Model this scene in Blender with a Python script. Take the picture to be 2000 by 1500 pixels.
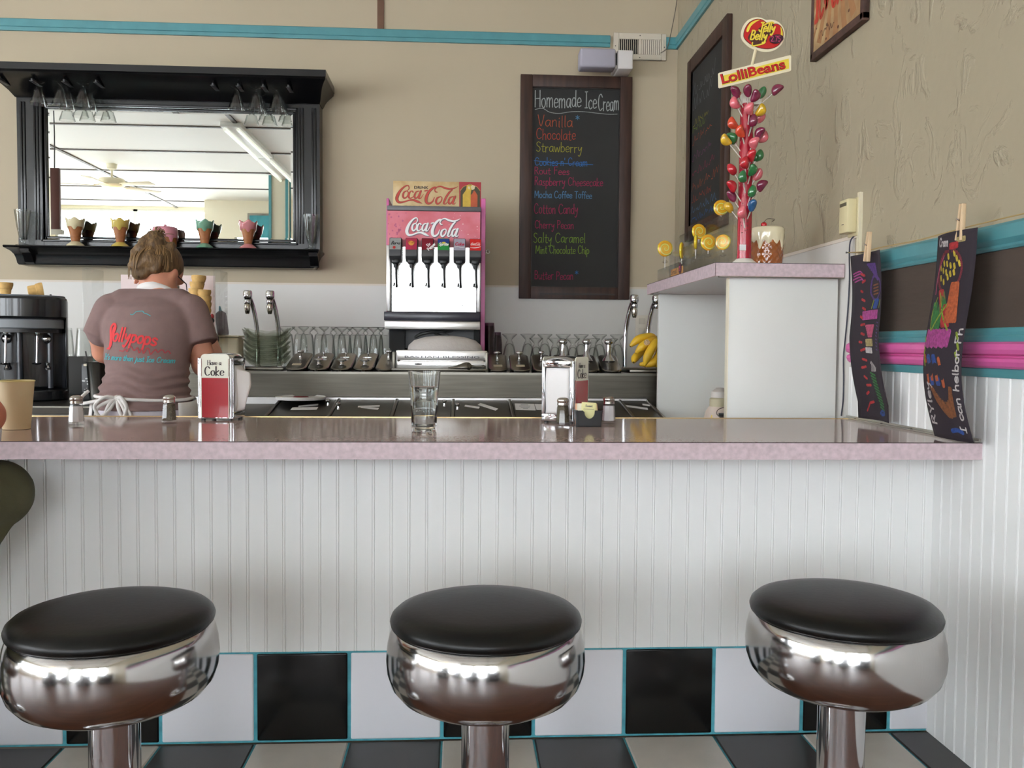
import bpy, bmesh, math, random
from mathutils import Vector, Matrix
from mathutils.bvhtree import BVHTree
for _o in list(bpy.data.objects):
    bpy.data.objects.remove(_o, do_unlink=True)
SC = bpy.context.scene
COL = SC.collection
PI = math.pi
random.seed(11)

# ------------------------------------------------------------------ camera
CAMZ = 0.943
def make_camera():
    yaw, pitch, roll, fpx = 0.0588016, 0.0427288, 0.0079951, 1718.65
    f = Vector((math.sin(yaw)*math.cos(pitch), math.cos(yaw)*math.cos(pitch), -math.sin(pitch)))
    rt = Vector((math.cos(yaw), -math.sin(yaw), 0))
    dn = f.cross(rt)
    c, s = math.cos(roll), math.sin(roll)
    r2 = c*rt - s*dn
    d2 = c*dn + s*rt
    cam = bpy.data.cameras.new('camera')
    cam.sensor_fit = 'HORIZONTAL'; cam.sensor_width = 36.0
    cam.lens = fpx/2000*36.0
    cam.clip_start = 0.02; cam.clip_end = 200
    o = bpy.data.objects.new('camera', cam)
    o.matrix_world = Matrix(((r2.x, -d2.x, -f.x, 0), (r2.y, -d2.y, -f.y, 0), (r2.z, -d2.z, -f.z, CAMZ), (0, 0, 0, 1)))
    COL.objects.link(o)
    SC.camera = o
make_camera()

# ------------------------------------------------------------------ daylight and exposure
SC.view_settings.view_transform = 'Standard'
SC.view_settings.look = 'None'
SC.view_settings.gamma = 1.0
SC.view_settings.use_curve_mapping = False
SC.view_settings.exposure = 0.0
W = bpy.data.worlds.new('sky'); SC.world = W; W.use_nodes = True
_bg = W.node_tree.nodes['Background']
_bg.inputs['Color'].default_value = (0.905, 0.945, 1.0, 1)
_bg.inputs['Strength'].default_value = 15.5
def portal(loc, rot, sx, sy):
    l = bpy.data.lights.new('daylight_portal', 'AREA'); l.shape = 'RECTANGLE'; l.size = sx; l.size_y = sy
    l.cycles.is_portal = True
    o = bpy.data.objects.new('daylight_portal', l); o.location = loc; o.rotation_euler = rot
    COL.objects.link(o)
SC.cycles.max_bounces = 14
SC.cycles.diffuse_bounces = 5
SC.cycles.glossy_bounces = 6
SC.cycles.transmission_bounces = 12
SC.cycles.transparent_max_bounces = 40
SC.cycles.caustics_reflective = False
SC.cycles.caustics_refractive = False
SC.cycles.sample_clamp_indirect = 6.0

# ------------------------------------------------------------------ materials
def lin(c):
    c = c/255.0
    return c/12.92 if c <= 0.04045 else ((c+0.055)/1.055)**2.4
def rgb(c): return (lin(c[0]), lin(c[1]), lin(c[2]), 1)
_MATS = {}
def pm(name, col, rough=.5, metal=0.0, spec=.5, coat=0.0, var=None, bump=None, trans=0.0, emit=None, sss=0.0, stretch=None):
    """Principled material; var=(scale, amount) noise in the colour, bump=(scale, strength, distance)."""
    if name in _MATS: return _MATS[name]
    m = bpy.data.materials.new(name); m.use_nodes = True
    nt = m.node_tree; b = nt.nodes['Principled BSDF']
    b.inputs['Base Color'].default_value = rgb(col)
    b.inputs['Roughness'].default_value = rough
    b.inputs['Metallic'].default_value = metal
    b.inputs['Specular IOR Level'].default_value = spec
    b.inputs['Coat Weight'].default_value = coat
    b.inputs['Coat Roughness'].default_value = 0.06
    b.inputs['Transmission Weight'].default_value = trans
    if sss: b.inputs['Subsurface Weight'].default_value = sss; b.inputs['Subsurface Radius'].default_value = (.01, .004, .002)
    if emit: b.inputs['Emission Color'].default_value = rgb(emit[0]); b.inputs['Emission Strength'].default_value = emit[1]
    tc = None
    if var or bump:
        tc = nt.nodes.new('ShaderNodeTexCoord')
        src = tc.outputs['Object']
        if stretch:
            mp = nt.nodes.new('ShaderNodeMapping'); mp.inputs['Scale'].default_value = stretch
            nt.links.new(src, mp.inputs['Vector']); src = mp.outputs['Vector']
    if var:
        n = nt.nodes.new('ShaderNodeTexNoise'); n.inputs['Scale'].default_value = var[0]; n.inputs['Detail'].default_value = 5
        nt.links.new(src, n.inputs['Vector'])
        r = nt.nodes.new('ShaderNodeValToRGB')
        a = var[1]
        c = rgb(col)
        r.color_ramp.elements[0].position = .3; r.color_ramp.elements[1].position = .7
        c2 = rgb(var[2]) if len(var) > 2 else None
        r.color_ramp.elements[0].color = (c2 if c2 else tuple(x*(1-a) for x in c[:3])+(1,))
        r.color_ramp.elements[1].color = (c if c2 else tuple(min(1, x*(1+a)) for x in c[:3])+(1,))
        nt.links.new(n.outputs['Fac'], r.inputs['Fac']); nt.links.new(r.outputs['Color'], b.inputs['Base Color'])
    if bump:
        n = nt.nodes.new('ShaderNodeTexNoise'); n.inputs['Scale'].default_value = bump[0]; n.inputs['Detail'].default_value = 6
        nt.links.new(src, n.inputs['Vector'])
        bp = nt.nodes.new('ShaderNodeBump'); bp.inputs['Strength'].default_value = bump[1]
        bp.inputs['Distance'].default_value = bump[2] if len(bump) > 2 else .01
        nt.links.new(n.outputs['Fac'], bp.inputs['Height']); nt.links.new(bp.outputs['Normal'], b.inputs['Normal'])
    _MATS[name] = m
    return m

def thin_glass(name, tint=(245, 250, 248), edge=(150, 160, 158), refl=1.0):
    """Clear glassware: see-through face-on, darker and more mirror-like at grazing angles."""
    if name in _MATS: return _MATS[name]
    m = bpy.data.materials.new(name); m.use_nodes = True; nt = m.node_tree; nt.nodes.clear()
    out = nt.nodes.new('ShaderNodeOutputMaterial')
    tr = nt.nodes.new('ShaderNodeBsdfTransparent'); gl = nt.nodes.new('ShaderNodeBsdfGlossy'); gl.inputs['Roughness'].default_value = .03
    lw = nt.nodes.new('ShaderNodeLayerWeight'); lw.inputs['Blend'].default_value = .35
    rp = nt.nodes.new('ShaderNodeValToRGB')
    rp.color_ramp.elements[0].color = rgb(tint); rp.color_ramp.elements[0].position = .25
    rp.color_ramp.elements[1].color = rgb(edge); rp.color_ramp.elements[1].position = .95
    nt.links.new(lw.outputs['Facing'], rp.inputs['Fac']); nt.links.new(rp.outputs['Color'], tr.inputs['Color'])
    fr = nt.nodes.new('ShaderNodeMath'); fr.operation = 'POWER'; fr.inputs[1].default_value = 3.0
    l2 = nt.nodes.new('ShaderNodeLayerWeight'); l2.inputs['Blend'].default_value = .5
    nt.links.new(l2.outputs['Facing'], fr.inputs[0])
    mu = nt.nodes.new('ShaderNodeMath'); mu.operation = 'MULTIPLY_ADD'; mu.inputs[1].default_value = .62*refl; mu.inputs[2].default_value = .045*refl
    mx = nt.nodes.new('ShaderNodeMixShader')
    nt.links.new(fr.outputs[0], mu.inputs[0]); nt.links.new(mu.outputs[0], mx.inputs['Fac'])
    nt.links.new(tr.outputs['BSDF'], mx.inputs[1]); nt.links.new(gl.outputs['BSDF'], mx.inputs[2])
    nt.links.new(mx.outputs['Shader'], out.inputs['Surface'])
    _MATS[name] = m
    return m

def real_glass(name, col=(255, 255, 255), ior=1.5, rough=0.0):
    if name in _MATS: return _MATS[name]
    m = pm(name, col, rough=rough, trans=1.0)
    m.node_tree.nodes['Principled BSDF'].inputs['IOR'].default_value = ior
    return m

CHROME = pm('chrome', (215, 215, 218), rough=.07, metal=1, var=(6, .04))
CHROME_WORN = pm('worn_chrome', (196, 194, 193), rough=.13, metal=1, bump=(500, .02, .001))
STEEL = pm('brushed_steel', (132, 128, 119), rough=.34, metal=1, var=(5, .10), bump=(60, .05, .002), stretch=(1, 30, 30))
STEEL_DARK = pm('dark_brushed_steel', (98, 94, 86), rough=.38, metal=1, var=(4, .14), bump=(60, .05, .002), stretch=(1, 20, 20))
BRIGHT_STEEL = pm('bright_sheet_steel', (228, 226, 224), rough=.30, metal=1, var=(4, .05))
BLACK_LACQUER = pm('black_lacquer', (11, 11, 13), rough=.24, spec=.5, var=(8, .2))
BLACK_PLASTIC = pm('black_plastic', (22, 23, 26), rough=.35)
BLACK_VINYL = pm('black_vinyl', (11, 11, 10), rough=.36, spec=.32, bump=(90, .12, .002), var=(5, .25))
GREY_PLASTIC = pm('grey_plastic', (120, 124, 130), rough=.4)
DARK_GREY = pm('dark_grey_plastic', (62, 62, 64), rough=.45)
WHITE_PAPER = pm('white_paper', (238, 236, 236), rough=.8, bump=(40, .08, .003))
WHITE_PAINT = pm('white_gloss_paint', (226, 226, 222), rough=.38, var=(3, .02))
BEADBOARD = pm('white_beadboard_paint', (242, 243, 242), rough=.42, var=(2.2, .035))
WALL_PAINT = pm('warm_beige_wall_paint', (184, 170, 146), rough=.75, var=(1.3, .03), bump=(60, .05, .003))
PANEL_WHITE = pm('white_wall_panel', (212, 209, 204), rough=.4, var=(1.5, .02))
TEAL = pm('teal_gloss_paint', (80, 142, 149), rough=.35, var=(14, .07))
PINK = pm('magenta_pink_paint', (208, 94, 158), rough=.38, var=(18, .06))
LAMINATE = pm('mauve_laminate', (192, 166, 160), rough=.085, spec=.6, var=(130, .12))
LAMINATE_EDGE = pm('mauve_laminate_edge', (201, 181, 187), rough=.45, var=(85, .13))
SEAM = pm('dark_laminate_seam', (58, 42, 44), rough=.5)
TILE_BLACK = pm('black_glazed_tile', (15, 14, 13), rough=.2, spec=.35)
TILE_WHITE = pm('white_glazed_tile', (228, 228, 234), rough=.2)
FLOOR_BLACK = pm('black_floor_tile', (52, 50, 49), rough=.42, var=(7, .12))
FLOOR_WHITE = pm('off_white_floor_tile', (196, 190, 180), rough=.4, var=(6, .10))
GROUT = pm('teal_grout', (78, 158, 172), rough=.8, var=(40, .2))
DARK_WOOD = pm('dark_stained_wood', (58, 36, 28), rough=.55, var=(7, .4), bump=(30, .15, .002), stretch=(6, 6, .6))
BOARD_BLACK = pm('chalkboard_black', (38, 37, 36), rough=.75, var=(3, .25))
TWINE = pm('jute_twine', (176, 150, 98), rough=.9)
PINE = pm('pale_clothespin_wood', (214, 186, 150), rough=.65, var=(20, .1))
SKIN = pm('skin', (205, 142, 116), rough=.5, sss=.12, var=(14, .05))
INK = pm('dark_ink', (60, 52, 52), rough=.7)
CLEAR = thin_glass('clear_glassware', (251, 252, 251), (166, 169, 166))
CLEAR_GREEN = thin_glass('green_tinged_glass', (250, 251, 249), (222, 227, 217))
ACRYLIC = thin_glass('clear_acrylic', (255, 255, 255), (248, 249, 248), .45)

# ------------------------------------------------------------------ mesh builder
def catmull(pts, n=5, closed=False):
    P = [tuple(p) for p in pts]
    if len(P) < 3: return P
    out = []
    N = len(P); segs = N if closed else N-1
    for i in range(segs):
        if closed: p0, p1, p2, p3 = P[(i-1) % N], P[i], P[(i+1) % N], P[(i+2) % N]
        else: p0, p1, p2, p3 = P[max(i-1, 0)], P[i], P[i+1], P[min(i+2, N-1)]
        for k in range(n):
            t = k/n
            out.append(tuple(.5*((2*b)+(-a+c)*t+(2*a-5*b+4*c-d)*t*t+(-a+3*b-3*c+d)*t**3) for a, b, c, d in zip(p0, p1, p2, p3)))
    if not closed: out.append(P[-1])
    return out

class MB:
    def __init__(s): s.v = []; s.f = []; s.mi = []
    def add(s, vs, fs, mi=0, X=None):
        b = len(s.v)
        for p in vs:
            p = Vector(p)
            s.v.append(tuple(X @ p) if X is not None else tuple(p))
        for f in fs: s.f.append([b+i for i in f]); s.mi.append(mi)
        return s
    def box(s, x0, y0, z0, x1, y1, z1, mi=0, X=None):
        v = [(x0, y0, z0), (x1, y0, z0), (x1, y1, z0), (x0, y1, z0), (x0, y0, z1), (x1, y0, z1), (x1, y1, z1), (x0, y1, z1)]
        return s.add(v, [(0, 3, 2, 1), (4, 5, 6, 7), (0, 1, 5, 4), (1, 2, 6, 5), (2, 3, 7, 6), (3, 0, 4, 7)], mi, X)
    def rbox(s, x0, y0, z0, x1, y1, z1, r=.005, seg=2, mi=0, X=None):
        bm = bmesh.new()
        bmesh.ops.create_cube(bm, size=1)
        for v in bm.verts:
            v.co = Vector((x0+(v.co.x+.5)*(x1-x0), y0+(v.co.y+.5)*(y1-y0), z0+(v.co.z+.5)*(z1-z0)))
        r = min(r, .49*min(abs(x1-x0), abs(y1-y0), abs(z1-z0)))
        bmesh.ops.bevel(bm, geom=list(bm.edges), offset=r, segments=seg, affect='EDGES', profile=.5)
        bm.verts.index_update()
        s.add([v.co for v in bm.verts], [[v.index for v in f.verts] for f in bm.faces], mi, X)
        bm.free(); return s
    def lathe(s, prof, n=28, c=(0, 0, 0), mi=0, X=None, rmod=None, closed=False):
        """prof: (r, z) list; ends with r=0 close the surface."""
        vs = []; rows = []
        for k, (r, z) in enumerate(prof):
            if r < 1e-7: rows.append([len(vs)]); vs.append((c[0], c[1], c[2]+z))
            else:
                row = []
                for i in range(n):
                    a = 2*PI*i/n
                    rr = r*(rmod(a, z) if rmod else 1)
                    row.append(len(vs)); vs.append((c[0]+rr*math.cos(a), c[1]+rr*math.sin(a), c[2]+z))
                rows.append(row)
        fs = []
        pairs = list(zip(rows, rows[1:]))
        if closed: pairs.append((rows[-1], rows[0]))
        for A, B in pairs:
            if len(A) == 1 and len(B) == 1: continue
            for i in range(n):
                j = (i+1) % n
                if len(A) == 1: fs.append((A[0], B[i], B[j]))
                elif len(B) == 1: fs.append((A[i], A[j], B[0]))
                else: fs.append((A[i], A[j], B[j], B[i]))
        return s.add(vs, fs, mi, X)
    def tube(s, pts, r, n=10, mi=0, X=None, closed=False, caps=True):
        P = [Vector(p) for p in pts]; N = len(P)
        R = r if isinstance(r, (list, tuple)) else [r]*N
        vs = []; fs = []
        up = None
        for i, p in enumerate(P):
            if closed: d = P[(i+1) % N]-P[(i-1) % N]
            else: d = P[min(i+1, N-1)]-P[max(i-1, 0)]
            if d.length < 1e-9: d = Vector((0, 0, 1))
            d.normalize()
            if up is None:
                up = Vector((0, 0, 1)) if abs(d.z) < .9 else Vector((1, 0, 0))
            a = (up-d*up.dot(d))
            if a.length < 1e-6: a = d.orthogonal()
            a.normalize(); up = a
            b = d.cross(a)
            for k in range(n):
                t = 2*PI*k/n
                vs.append(p+(a*math.cos(t)+b*math.sin(t))*R[i])
        for i in range(N if closed else N-1):
            i2 = (i+1) % N
            for k in range(n):
                k2 = (k+1) % n
                fs.append((i*n+k, i*n+k2, i2*n+k2, i2*n+k))
        if not closed and caps:
            fs.append(tuple(range(n-1, -1, -1))); fs.append(tuple((N-1)*n+k for k in range(n)))
        return s.add(vs, fs, mi, X)
    def ell(s, c, r, n=20, m=12, mi=0, X=None):
        if not isinstance(r, (tuple, list)): r = (r, r, r)
        prof = [(math.sin(PI*k/m), -math.cos(PI*k/m)) for k in range(m+1)]
        prof[0] = (0, -1); prof[-1] = (0, 1)
        Y = Matrix.Translation(c) @ Matrix.Diagonal((r[0], r[1], r[2], 1))
        return s.lathe(prof, n, mi=mi, X=(X @ Y if X is not None else Y))
    def loft(s, rings, n=28, mi=0, X=None):
        """rings: (cx, cy, cz, rx, ry); closed ends."""
        vs = []; fs = []
        for (cx, cy, cz, rx, ry) in rings:
            for i in range(n):
                a = 2*PI*i/n; vs.append((cx+rx*math.cos(a), cy+ry*math.sin(a), cz))
        for k in range(len(rings)-1):
            for i in range(n):
                j = (i+1) % n; fs.append((k*n+i, k*n+j, (k+1)*n+j, (k+1)*n+i))
        fs.append(tuple(range(n-1, -1, -1))); fs.append(tuple((len(rings)-1)*n+i for i in range(n)))
        return s.add(vs, fs, mi, X)
    def prism(s, poly, d0, d1, axis='y', mi=0, X=None):
        """poly in the plane across axis: 'y' -> (x,z), 'x' -> (y,z), 'z' -> (x,y)."""
        def P(a, b, d): return {'y': (a, d, b), 'x': (d, a, b), 'z': (a, b, d)}[axis]
        n = len(poly)
        vs = [P(a, b, d0) for a, b in poly]+[P(a, b, d1) for a, b in poly]
        fs = [tuple(range(n)), tuple(range(2*n-1, n-1, -1))]+[(i, (i+1) % n, n+(i+1) % n, n+i) for i in range(n)]
        return s.add(vs, fs, mi, X)
    def limb(s, pts, radii, n=14):
        s.tube(pts, radii, n)
        for p, r in zip(pts, radii): s.ell(p, r, n, 10)
        return s
    def build(s, name, mats, parent=None, loc=None, rotz=None, crease=38, bevel=None, solid=None, subsurf=0, flat=False):
        me = bpy.data.meshes.new(name)
        bm = bmesh.new()
        V = [bm.verts.new(p) for p in s.v]
        for f, mi in zip(s.f, s.mi):
            try:
                F = bm.faces.new([V[i] for i in f]); F.material_index = mi; F.smooth = not flat
            except ValueError: pass
        bmesh.ops.remove_doubles(bm, verts=list(bm.verts), dist=2e-6)
        bmesh.ops.recalc_face_normals(bm, faces=list(bm.faces))
        lim = math.radians(crease)
        for e in bm.edges:
            if len(e.link_faces) == 2 and e.calc_face_angle(0) > lim: e.smooth = False
        bm.to_mesh(me); bm.free()
        for m in (mats if isinstance(mats, (list, tuple)) else [mats]): me.materials.append(m)
        o = bpy.data.objects.new(name, me); COL.objects.link(o)
        if parent is not None: o.parent = parent
        if loc is not None: o.location = loc
        if rotz is not None: o.rotation_euler = (0, 0, rotz)
        if bevel:
            md = o.modifiers.new('bevel', 'BEVEL'); md.width = bevel; md.segments = 2; md.limit_method = 'ANGLE'; md.angle_limit = .6
        if solid:
            md = o.modifiers.new('solidify', 'SOLIDIFY'); md.thickness = solid; md.offset = 0
        if subsurf:
            md = o.modifiers.new('subsurf', 'SUBSURF'); md.levels = subsurf; md.render_levels = subsurf
        return o

def fuse(mb, voxel, smooth=6):
    """Fuse overlapping closed volumes of a builder into one continuous skin; returns a new builder."""
    o = mb.build('fuse', []) 
    md = o.modifiers.new('r', 'REMESH'); md.mode = 'VOXEL'; md.voxel_size = voxel
    if smooth:
        ms = o.modifiers.new('s', 'SMOOTH'); ms.iterations = smooth; ms.factor = .5
    dg = bpy.context.evaluated_depsgraph_get()
    me = bpy.data.meshes.new_from_object(o.evaluated_get(dg))
    r = MB(); r.add([v.co.copy() for v in me.vertices], [tuple(p.vertices) for p in me.polygons])
    bpy.data.objects.remove(o, do_unlink=True); bpy.data.meshes.remove(me)
    return r

# ------------------------------------------------------------------ things, parts, structure
def thing(name, label, cat, loc=(0, 0, 0), rotz=0.0, group=None):
    o = bpy.data.objects.new(name, None); o.empty_display_size = .02
    COL.objects.link(o); o.location = loc; o.rotation_euler = (0, 0, rotz)
    o['label'] = label; o['category'] = cat
    if group: o['group'] = group
    return o
def tag(o, label, cat, group=None, kind=None):
    o['label'] = label; o['category'] = cat
    if group: o['group'] = group
    if kind: o['kind'] = kind
    return o
def struct(o, label, cat):
    o['kind'] = 'structure'; o['label'] = label; o['category'] = cat
    return o
def dup(root, loc, rotz=None, label=None, group=None):
    r = root.copy(); COL.objects.link(r); r.location = loc
    if rotz is not None: r.rotation_euler = (0, 0, rotz)
    if label: r['label'] = label
    if group: r['group'] = group
    for ch in list(root.children):
        c = ch.copy(); COL.objects.link(c); c.parent = r
        for g in list(ch.children):
            d = g.copy(); COL.objects.link(d); d.parent = c
    return r
ORD = ['first', 'second', 'third', 'fourth', 'fifth', 'sixth', 'seventh', 'eighth', 'ninth', 'tenth', 'eleventh', 'twelfth', 'thirteenth', 'fourteenth', 'fifteenth', 'sixteenth', 'seventeenth', 'eighteenth']

# ------------------------------------------------------------------ lettering
GL = {
'a': (5, "4.3,4.2 2.8,5 .8,4 .4,1.6 1.5,.1 3.2,.9 4.2,3.6|4.3,4.8 4.2,1 5,0"), 'b': (4.8, ".6,9 .5,0|.5,3.4 2.2,5 4,3.8 4,1.2 2.2,0 .5,.8"),
'c': (4.3, "4,4 2.6,5 .8,4 .4,2 1.4,.2 3,.1 4.2,1"), 'd': (5, "4,4 2.4,5 .7,3.8 .4,1.6 1.6,.1 3.2,.8 4.2,3|4.3,9 4.2,1 4.8,0"),
'e': (4.5, ".5,2.6 4,2.9 3.6,4.6 2,5 .6,3.6 .5,1.4 1.8,.1 4.2,.9"), 'f': (3.4, "3.6,8.2 2.6,9 1.6,7.6 1.5,0|.2,4.8 3.2,5"),
'g': (4.8, "4,4.4 2.4,5 .7,3.8 .4,1.6 1.6,.3 3.2,1 4,3|4.2,5 4,-1 2.6,-3.4 .6,-2.6"), 'h': (4.8, ".6,9 .5,0|.5,3 2,4.9 3.6,4.6 3.9,2.8 4,0"),
'i': (1.9, ".9,5 .8,.8 1.3,0|.9,6.8 1,7.4"), 'j': (2.4, "1.4,5 1.2,-2 0,-3.4|1.4,6.8 1.5,7.4"), 'k': (4.4, ".6,9 .5,0|3.6,5 .6,2.2 3.8,0"), 'l': (1.9, ".9,9 .8,1 1.3,0"),
'm': (7.2, ".5,5 .5,0|.5,3.4 1.8,5 3,4.4 3.2,0|3.2,3.4 4.6,5 6,4.4 6.2,0"), 'n': (4.8, ".5,5 .5,0|.5,3.2 2,5 3.6,4.5 3.9,0"),
'o': (4.8, "2.6,5 .8,4.2 .4,2 1.6,.1 3.4,.3 4.3,2.4 3.6,4.6 2.4,5"), 'p': (4.8, ".6,5 .5,-3.5|.5,3.4 2.2,5 4,3.8 4,1.2 2.2,0 .5,.9"),
'r': (3.8, ".5,5 .5,0|.5,3 1.6,4.7 3.4,4.8"), 's': (4, "3.6,4.3 2,5 .7,4 1.4,2.9 3,2.2 3.5,1 2.2,0 .3,.6"),
't': (3.7, "1.8,7.6 1.6,1 2.6,0 3.6,.4|.2,5 3.4,5.1"), 'u': (4.9, ".5,5 .5,1.6 1.6,.1 3.2,.6 4,2.6|4.1,5 4,1 4.8,0"),
'v': (4.4, ".3,5 2.1,0 4,5"), 'w': (6.4, ".3,5 1.6,0 3.1,4.4 4.6,0 6,5"), 'x': (4.2, ".3,5 3.8,0|3.8,5 .3,0"),
'y': (4.6, ".4,5 .7,2.6 2,2 3.8,4.6|4,5 3.2,0 1.6,-3.4 .2,-2.6"),
'A': (6, ".2,0 2.8,9 5.4,0|1.2,3.4 4.6,3.4"), 'B': (5.6, ".7,9 .6,0|.6,9 3.6,8.8 4.4,7 3.2,5 .8,4.8|.8,4.8 4,4.4 4.9,2.2 3.6,.2 .6,0"), 'C': (6.4, "5.8,7.4 4,9 1.6,8 .5,5 1,1.8 3,0 5.8,1.2"),
'D': (6, ".7,9 .6,0|.6,9 3.6,8.6 5.4,5 4,1 .6,0"), 'F': (5, ".7,9 .6,0|.6,9 4.6,9.1|.7,5 3.8,5.1"), 'H': (6.4, ".7,9 .6,0|5.6,9.2 5.6,0|.6,4.6 5.6,4.8"), 'I': (3.6, ".4,9 3.2,9.1|1.8,9 1.7,0|.2,0 3.2,.1"),
'J': (5, "1,8.8 4.6,9|3.4,9 3.2,1.6 1.8,0 .2,1.4"), 'K': (5.6, ".7,9 .6,0|5,9 .8,4 5.2,0"), 'L': (5, ".8,9 .7,0 4.8,.1"), 'M': (7.6, ".6,0 1,9 3.8,2.4 6.4,9 7,0"), 'N': (6.4, ".7,0 .7,9 5.6,0 5.6,9"),
'P': (5.2, ".7,9 .6,0|.6,9 3.8,8.6 4.6,6.6 3.4,4.6 .7,4.2"), 'R': (5.6, ".7,9 .6,0|.6,9 3.8,8.6 4.4,6.6 3,4.8 .7,4.5|2.4,4.6 5.2,0"), 'S': (5.2, "4.6,8 2.6,9 .8,7.6 1.4,5.6 3.8,4 4.4,1.8 2.6,0 .3,1.2"),
'T': (5.4, ".2,9 5.2,9.1|2.7,9 2.6,0"), 'V': (5.8, ".3,9 2.8,0 5.4,9"), 'W': (8, ".3,9 2,0 4,7 6,0 7.6,9"), 'Y': (5.4, ".3,9 2.7,4.6 5.1,9|2.7,4.6 2.6,0"), 'Z': (5, ".5,9 4.6,9 .4,0 4.8,0"),
'0': (5, "2.5,9 .6,6.6 .6,2.4 2.5,0 4.4,2.4 4.4,6.6 2.5,9"), '2': (5, ".6,7 2.2,9 4.2,7.6 3.4,4.6 .4,0|.4,0 4.8,.1"), '3': (4.6, ".5,8 2.4,9 3.9,7 2,4.8|2,4.8 4.2,3 2.6,0 .4,1"), '5': (4.8, "4.2,9 1,9 .8,5.4|.8,5.4 3,5.8 4.3,3 2.6,0 .4,1"), '7': (4.6, ".4,9 4.4,9|4.4,9 1.6,0"),
'.': (1.6, ".7,0 .8,.5"), "'": (1.6, ".8,9 .7,7"), '-': (4, ".5,4.5 3.4,4.5"), '$': (4.6, "4,7.4 2.2,8.2 .6,6.4 3.8,3 2,.8 .4,1.6|2.2,9.4 2.2,-.6"), '*': (5, "2.5,8 2.5,4|.8,7 4.2,5|4.2,7 .8,5"), '~': (4, ".2,3 1.2,5 2.4,1 3.8,4"), ' ': (3, ""),
}
def write2d(text, h, w, slant=0.0, squeeze=1.0, wob=0.0, thin=1.0, rnd=None, space=.6):
    """Pen strokes for a line of lettering: list of [(x, y, width)...], cap height h; returns strokes and length."""
    k = h/9.0; x = 0.0; out = []
    for ch in text:
        adv, g = GL.get(ch, GL['~'])
        dy = (rnd.uniform(-wob, wob)*h if rnd else 0)
        for st in g.split('|'):
            if not st: continue
            P = [tuple(float(q) for q in p.split(',')) for p in st.split()]
            P = catmull(P, 5)
            Q = []
            for i, (a, b) in enumerate(P):
                p0 = P[max(i-1, 0)]; p1 = P[min(i+1, len(P)-1)]
                d = math.hypot(p1[0]-p0[0], p1[1]-p0[1]) or 1
                ww = w*(thin+(1-thin)*abs(p1[1]-p0[1])/d)
                Q.append((x+(a*squeeze+b*slant)*k, b*k+dy, ww))
            out.append(Q)
        x += (adv+space)*k*squeeze
    return out, x
def ribbon(mb, P, mapf, mi=0, caps=True):
    """Flat pen stroke of varying width laid on a surface by mapf(x, y)."""
    n = len(P)
    if n < 2: return
    L = []; R = []
    for i, (x, y, w) in enumerate(P):
        a = P[max(i-1, 0)]; b = P[min(i+1, n-1)]
        dx, dy = b[0]-a[0], b[1]-a[1]; d = math.hypot(dx, dy) or 1e-9
        nx, ny = -dy/d*w*.5, dx/d*w*.5
        L.append((x+nx, y+ny)); R.append((x-nx, y-ny))
    p0 = Vector(mapf(P[0][0], P[0][1])); nn = (Vector(mapf(P[0][0]+1e-3, P[0][1]))-p0).cross(Vector(mapf(P[0][0], P[0][1]+1e-3))-p0)
    nn = nn.normalized() if nn.length > 1e-12 else Vector((0, 0, 0))
    mb.layer = (getattr(mb, 'layer', 0)+1) % 24      # successive pen strokes lie on top of one another
    lift = nn*(mb.layer*1.6e-5)
    vs = [Vector(mapf(*p))+lift for p in L]+[Vector(mapf(*p))+lift for p in R]
    mb.add(vs, [(i, i+1, n+i+1, n+i) for i in range(n-1)], mi)
    if caps:
        for (x, y, w) in (P[0], P[-1]):
            if w <= 0: continue
            ring = [Vector(mapf(x+.5*w*math.cos(2*PI*k/8), y+.5*w*math.sin(2*PI*k/8)))+lift-nn*6e-6 for k in range(8)]
            mb.add(ring, [tuple(range(8))], mi)
def plane(o, u, v, off=.0008):
    o = Vector(o); u = Vector(u).normalized(); v = Vector(v).normalized(); n = u.cross(v)
    return lambda x, y: o+u*x+v*y+n*off
def poly2d(mb, pts, mapf, mi=0):
    mb.add([mapf(*p) for p in pts], [tuple(range(len(pts)))], mi)
def hand(mb, text, mapf, h, w, width=None, x0=0, y0=0, mi=0, **kw):
    """Write text; squeezed so that it is `width` long if given."""
    st, ln = write2d(text, h, w, **kw)
    k = width/ln if width else 1.0
    for S in st: ribbon(mb, [(x0+a*k, y0+b, c) for a, b, c in S], mapf, mi)
def type_font(mb, text, mapf, size, width=None, x0=0, y0=0, mi=0, bold=0.0, shear=0.0):
    """Printed capitals: outlines of the built-in sans face, filled."""
    cu = bpy.data.curves.new('t', 'FONT'); cu.body = text; cu.size = size; cu.offset = bold; cu.shear = shear; cu.fill_mode = 'FRONT'
    o = bpy.data.objects.new('t', cu); COL.objects.link(o)
    dg = bpy.context.evaluated_depsgraph_get()
    me = bpy.data.meshes.new_from_object(o.evaluated_get(dg))
    xs = [v.co.x for v in me.vertices]
    if xs:
        a, b = min(xs), max(xs); k = width/(b-a) if width else 1.0
        mb.add([mapf(x0+(v.co.x-a)*k, y0+v.co.y) for v in me.vertices], [tuple(p.vertices) for p in me.polygons], mi)
    bpy.data.objects.remove(o, do_unlink=True); bpy.data.curves.remove(cu); bpy.data.meshes.remove(me)
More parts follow.
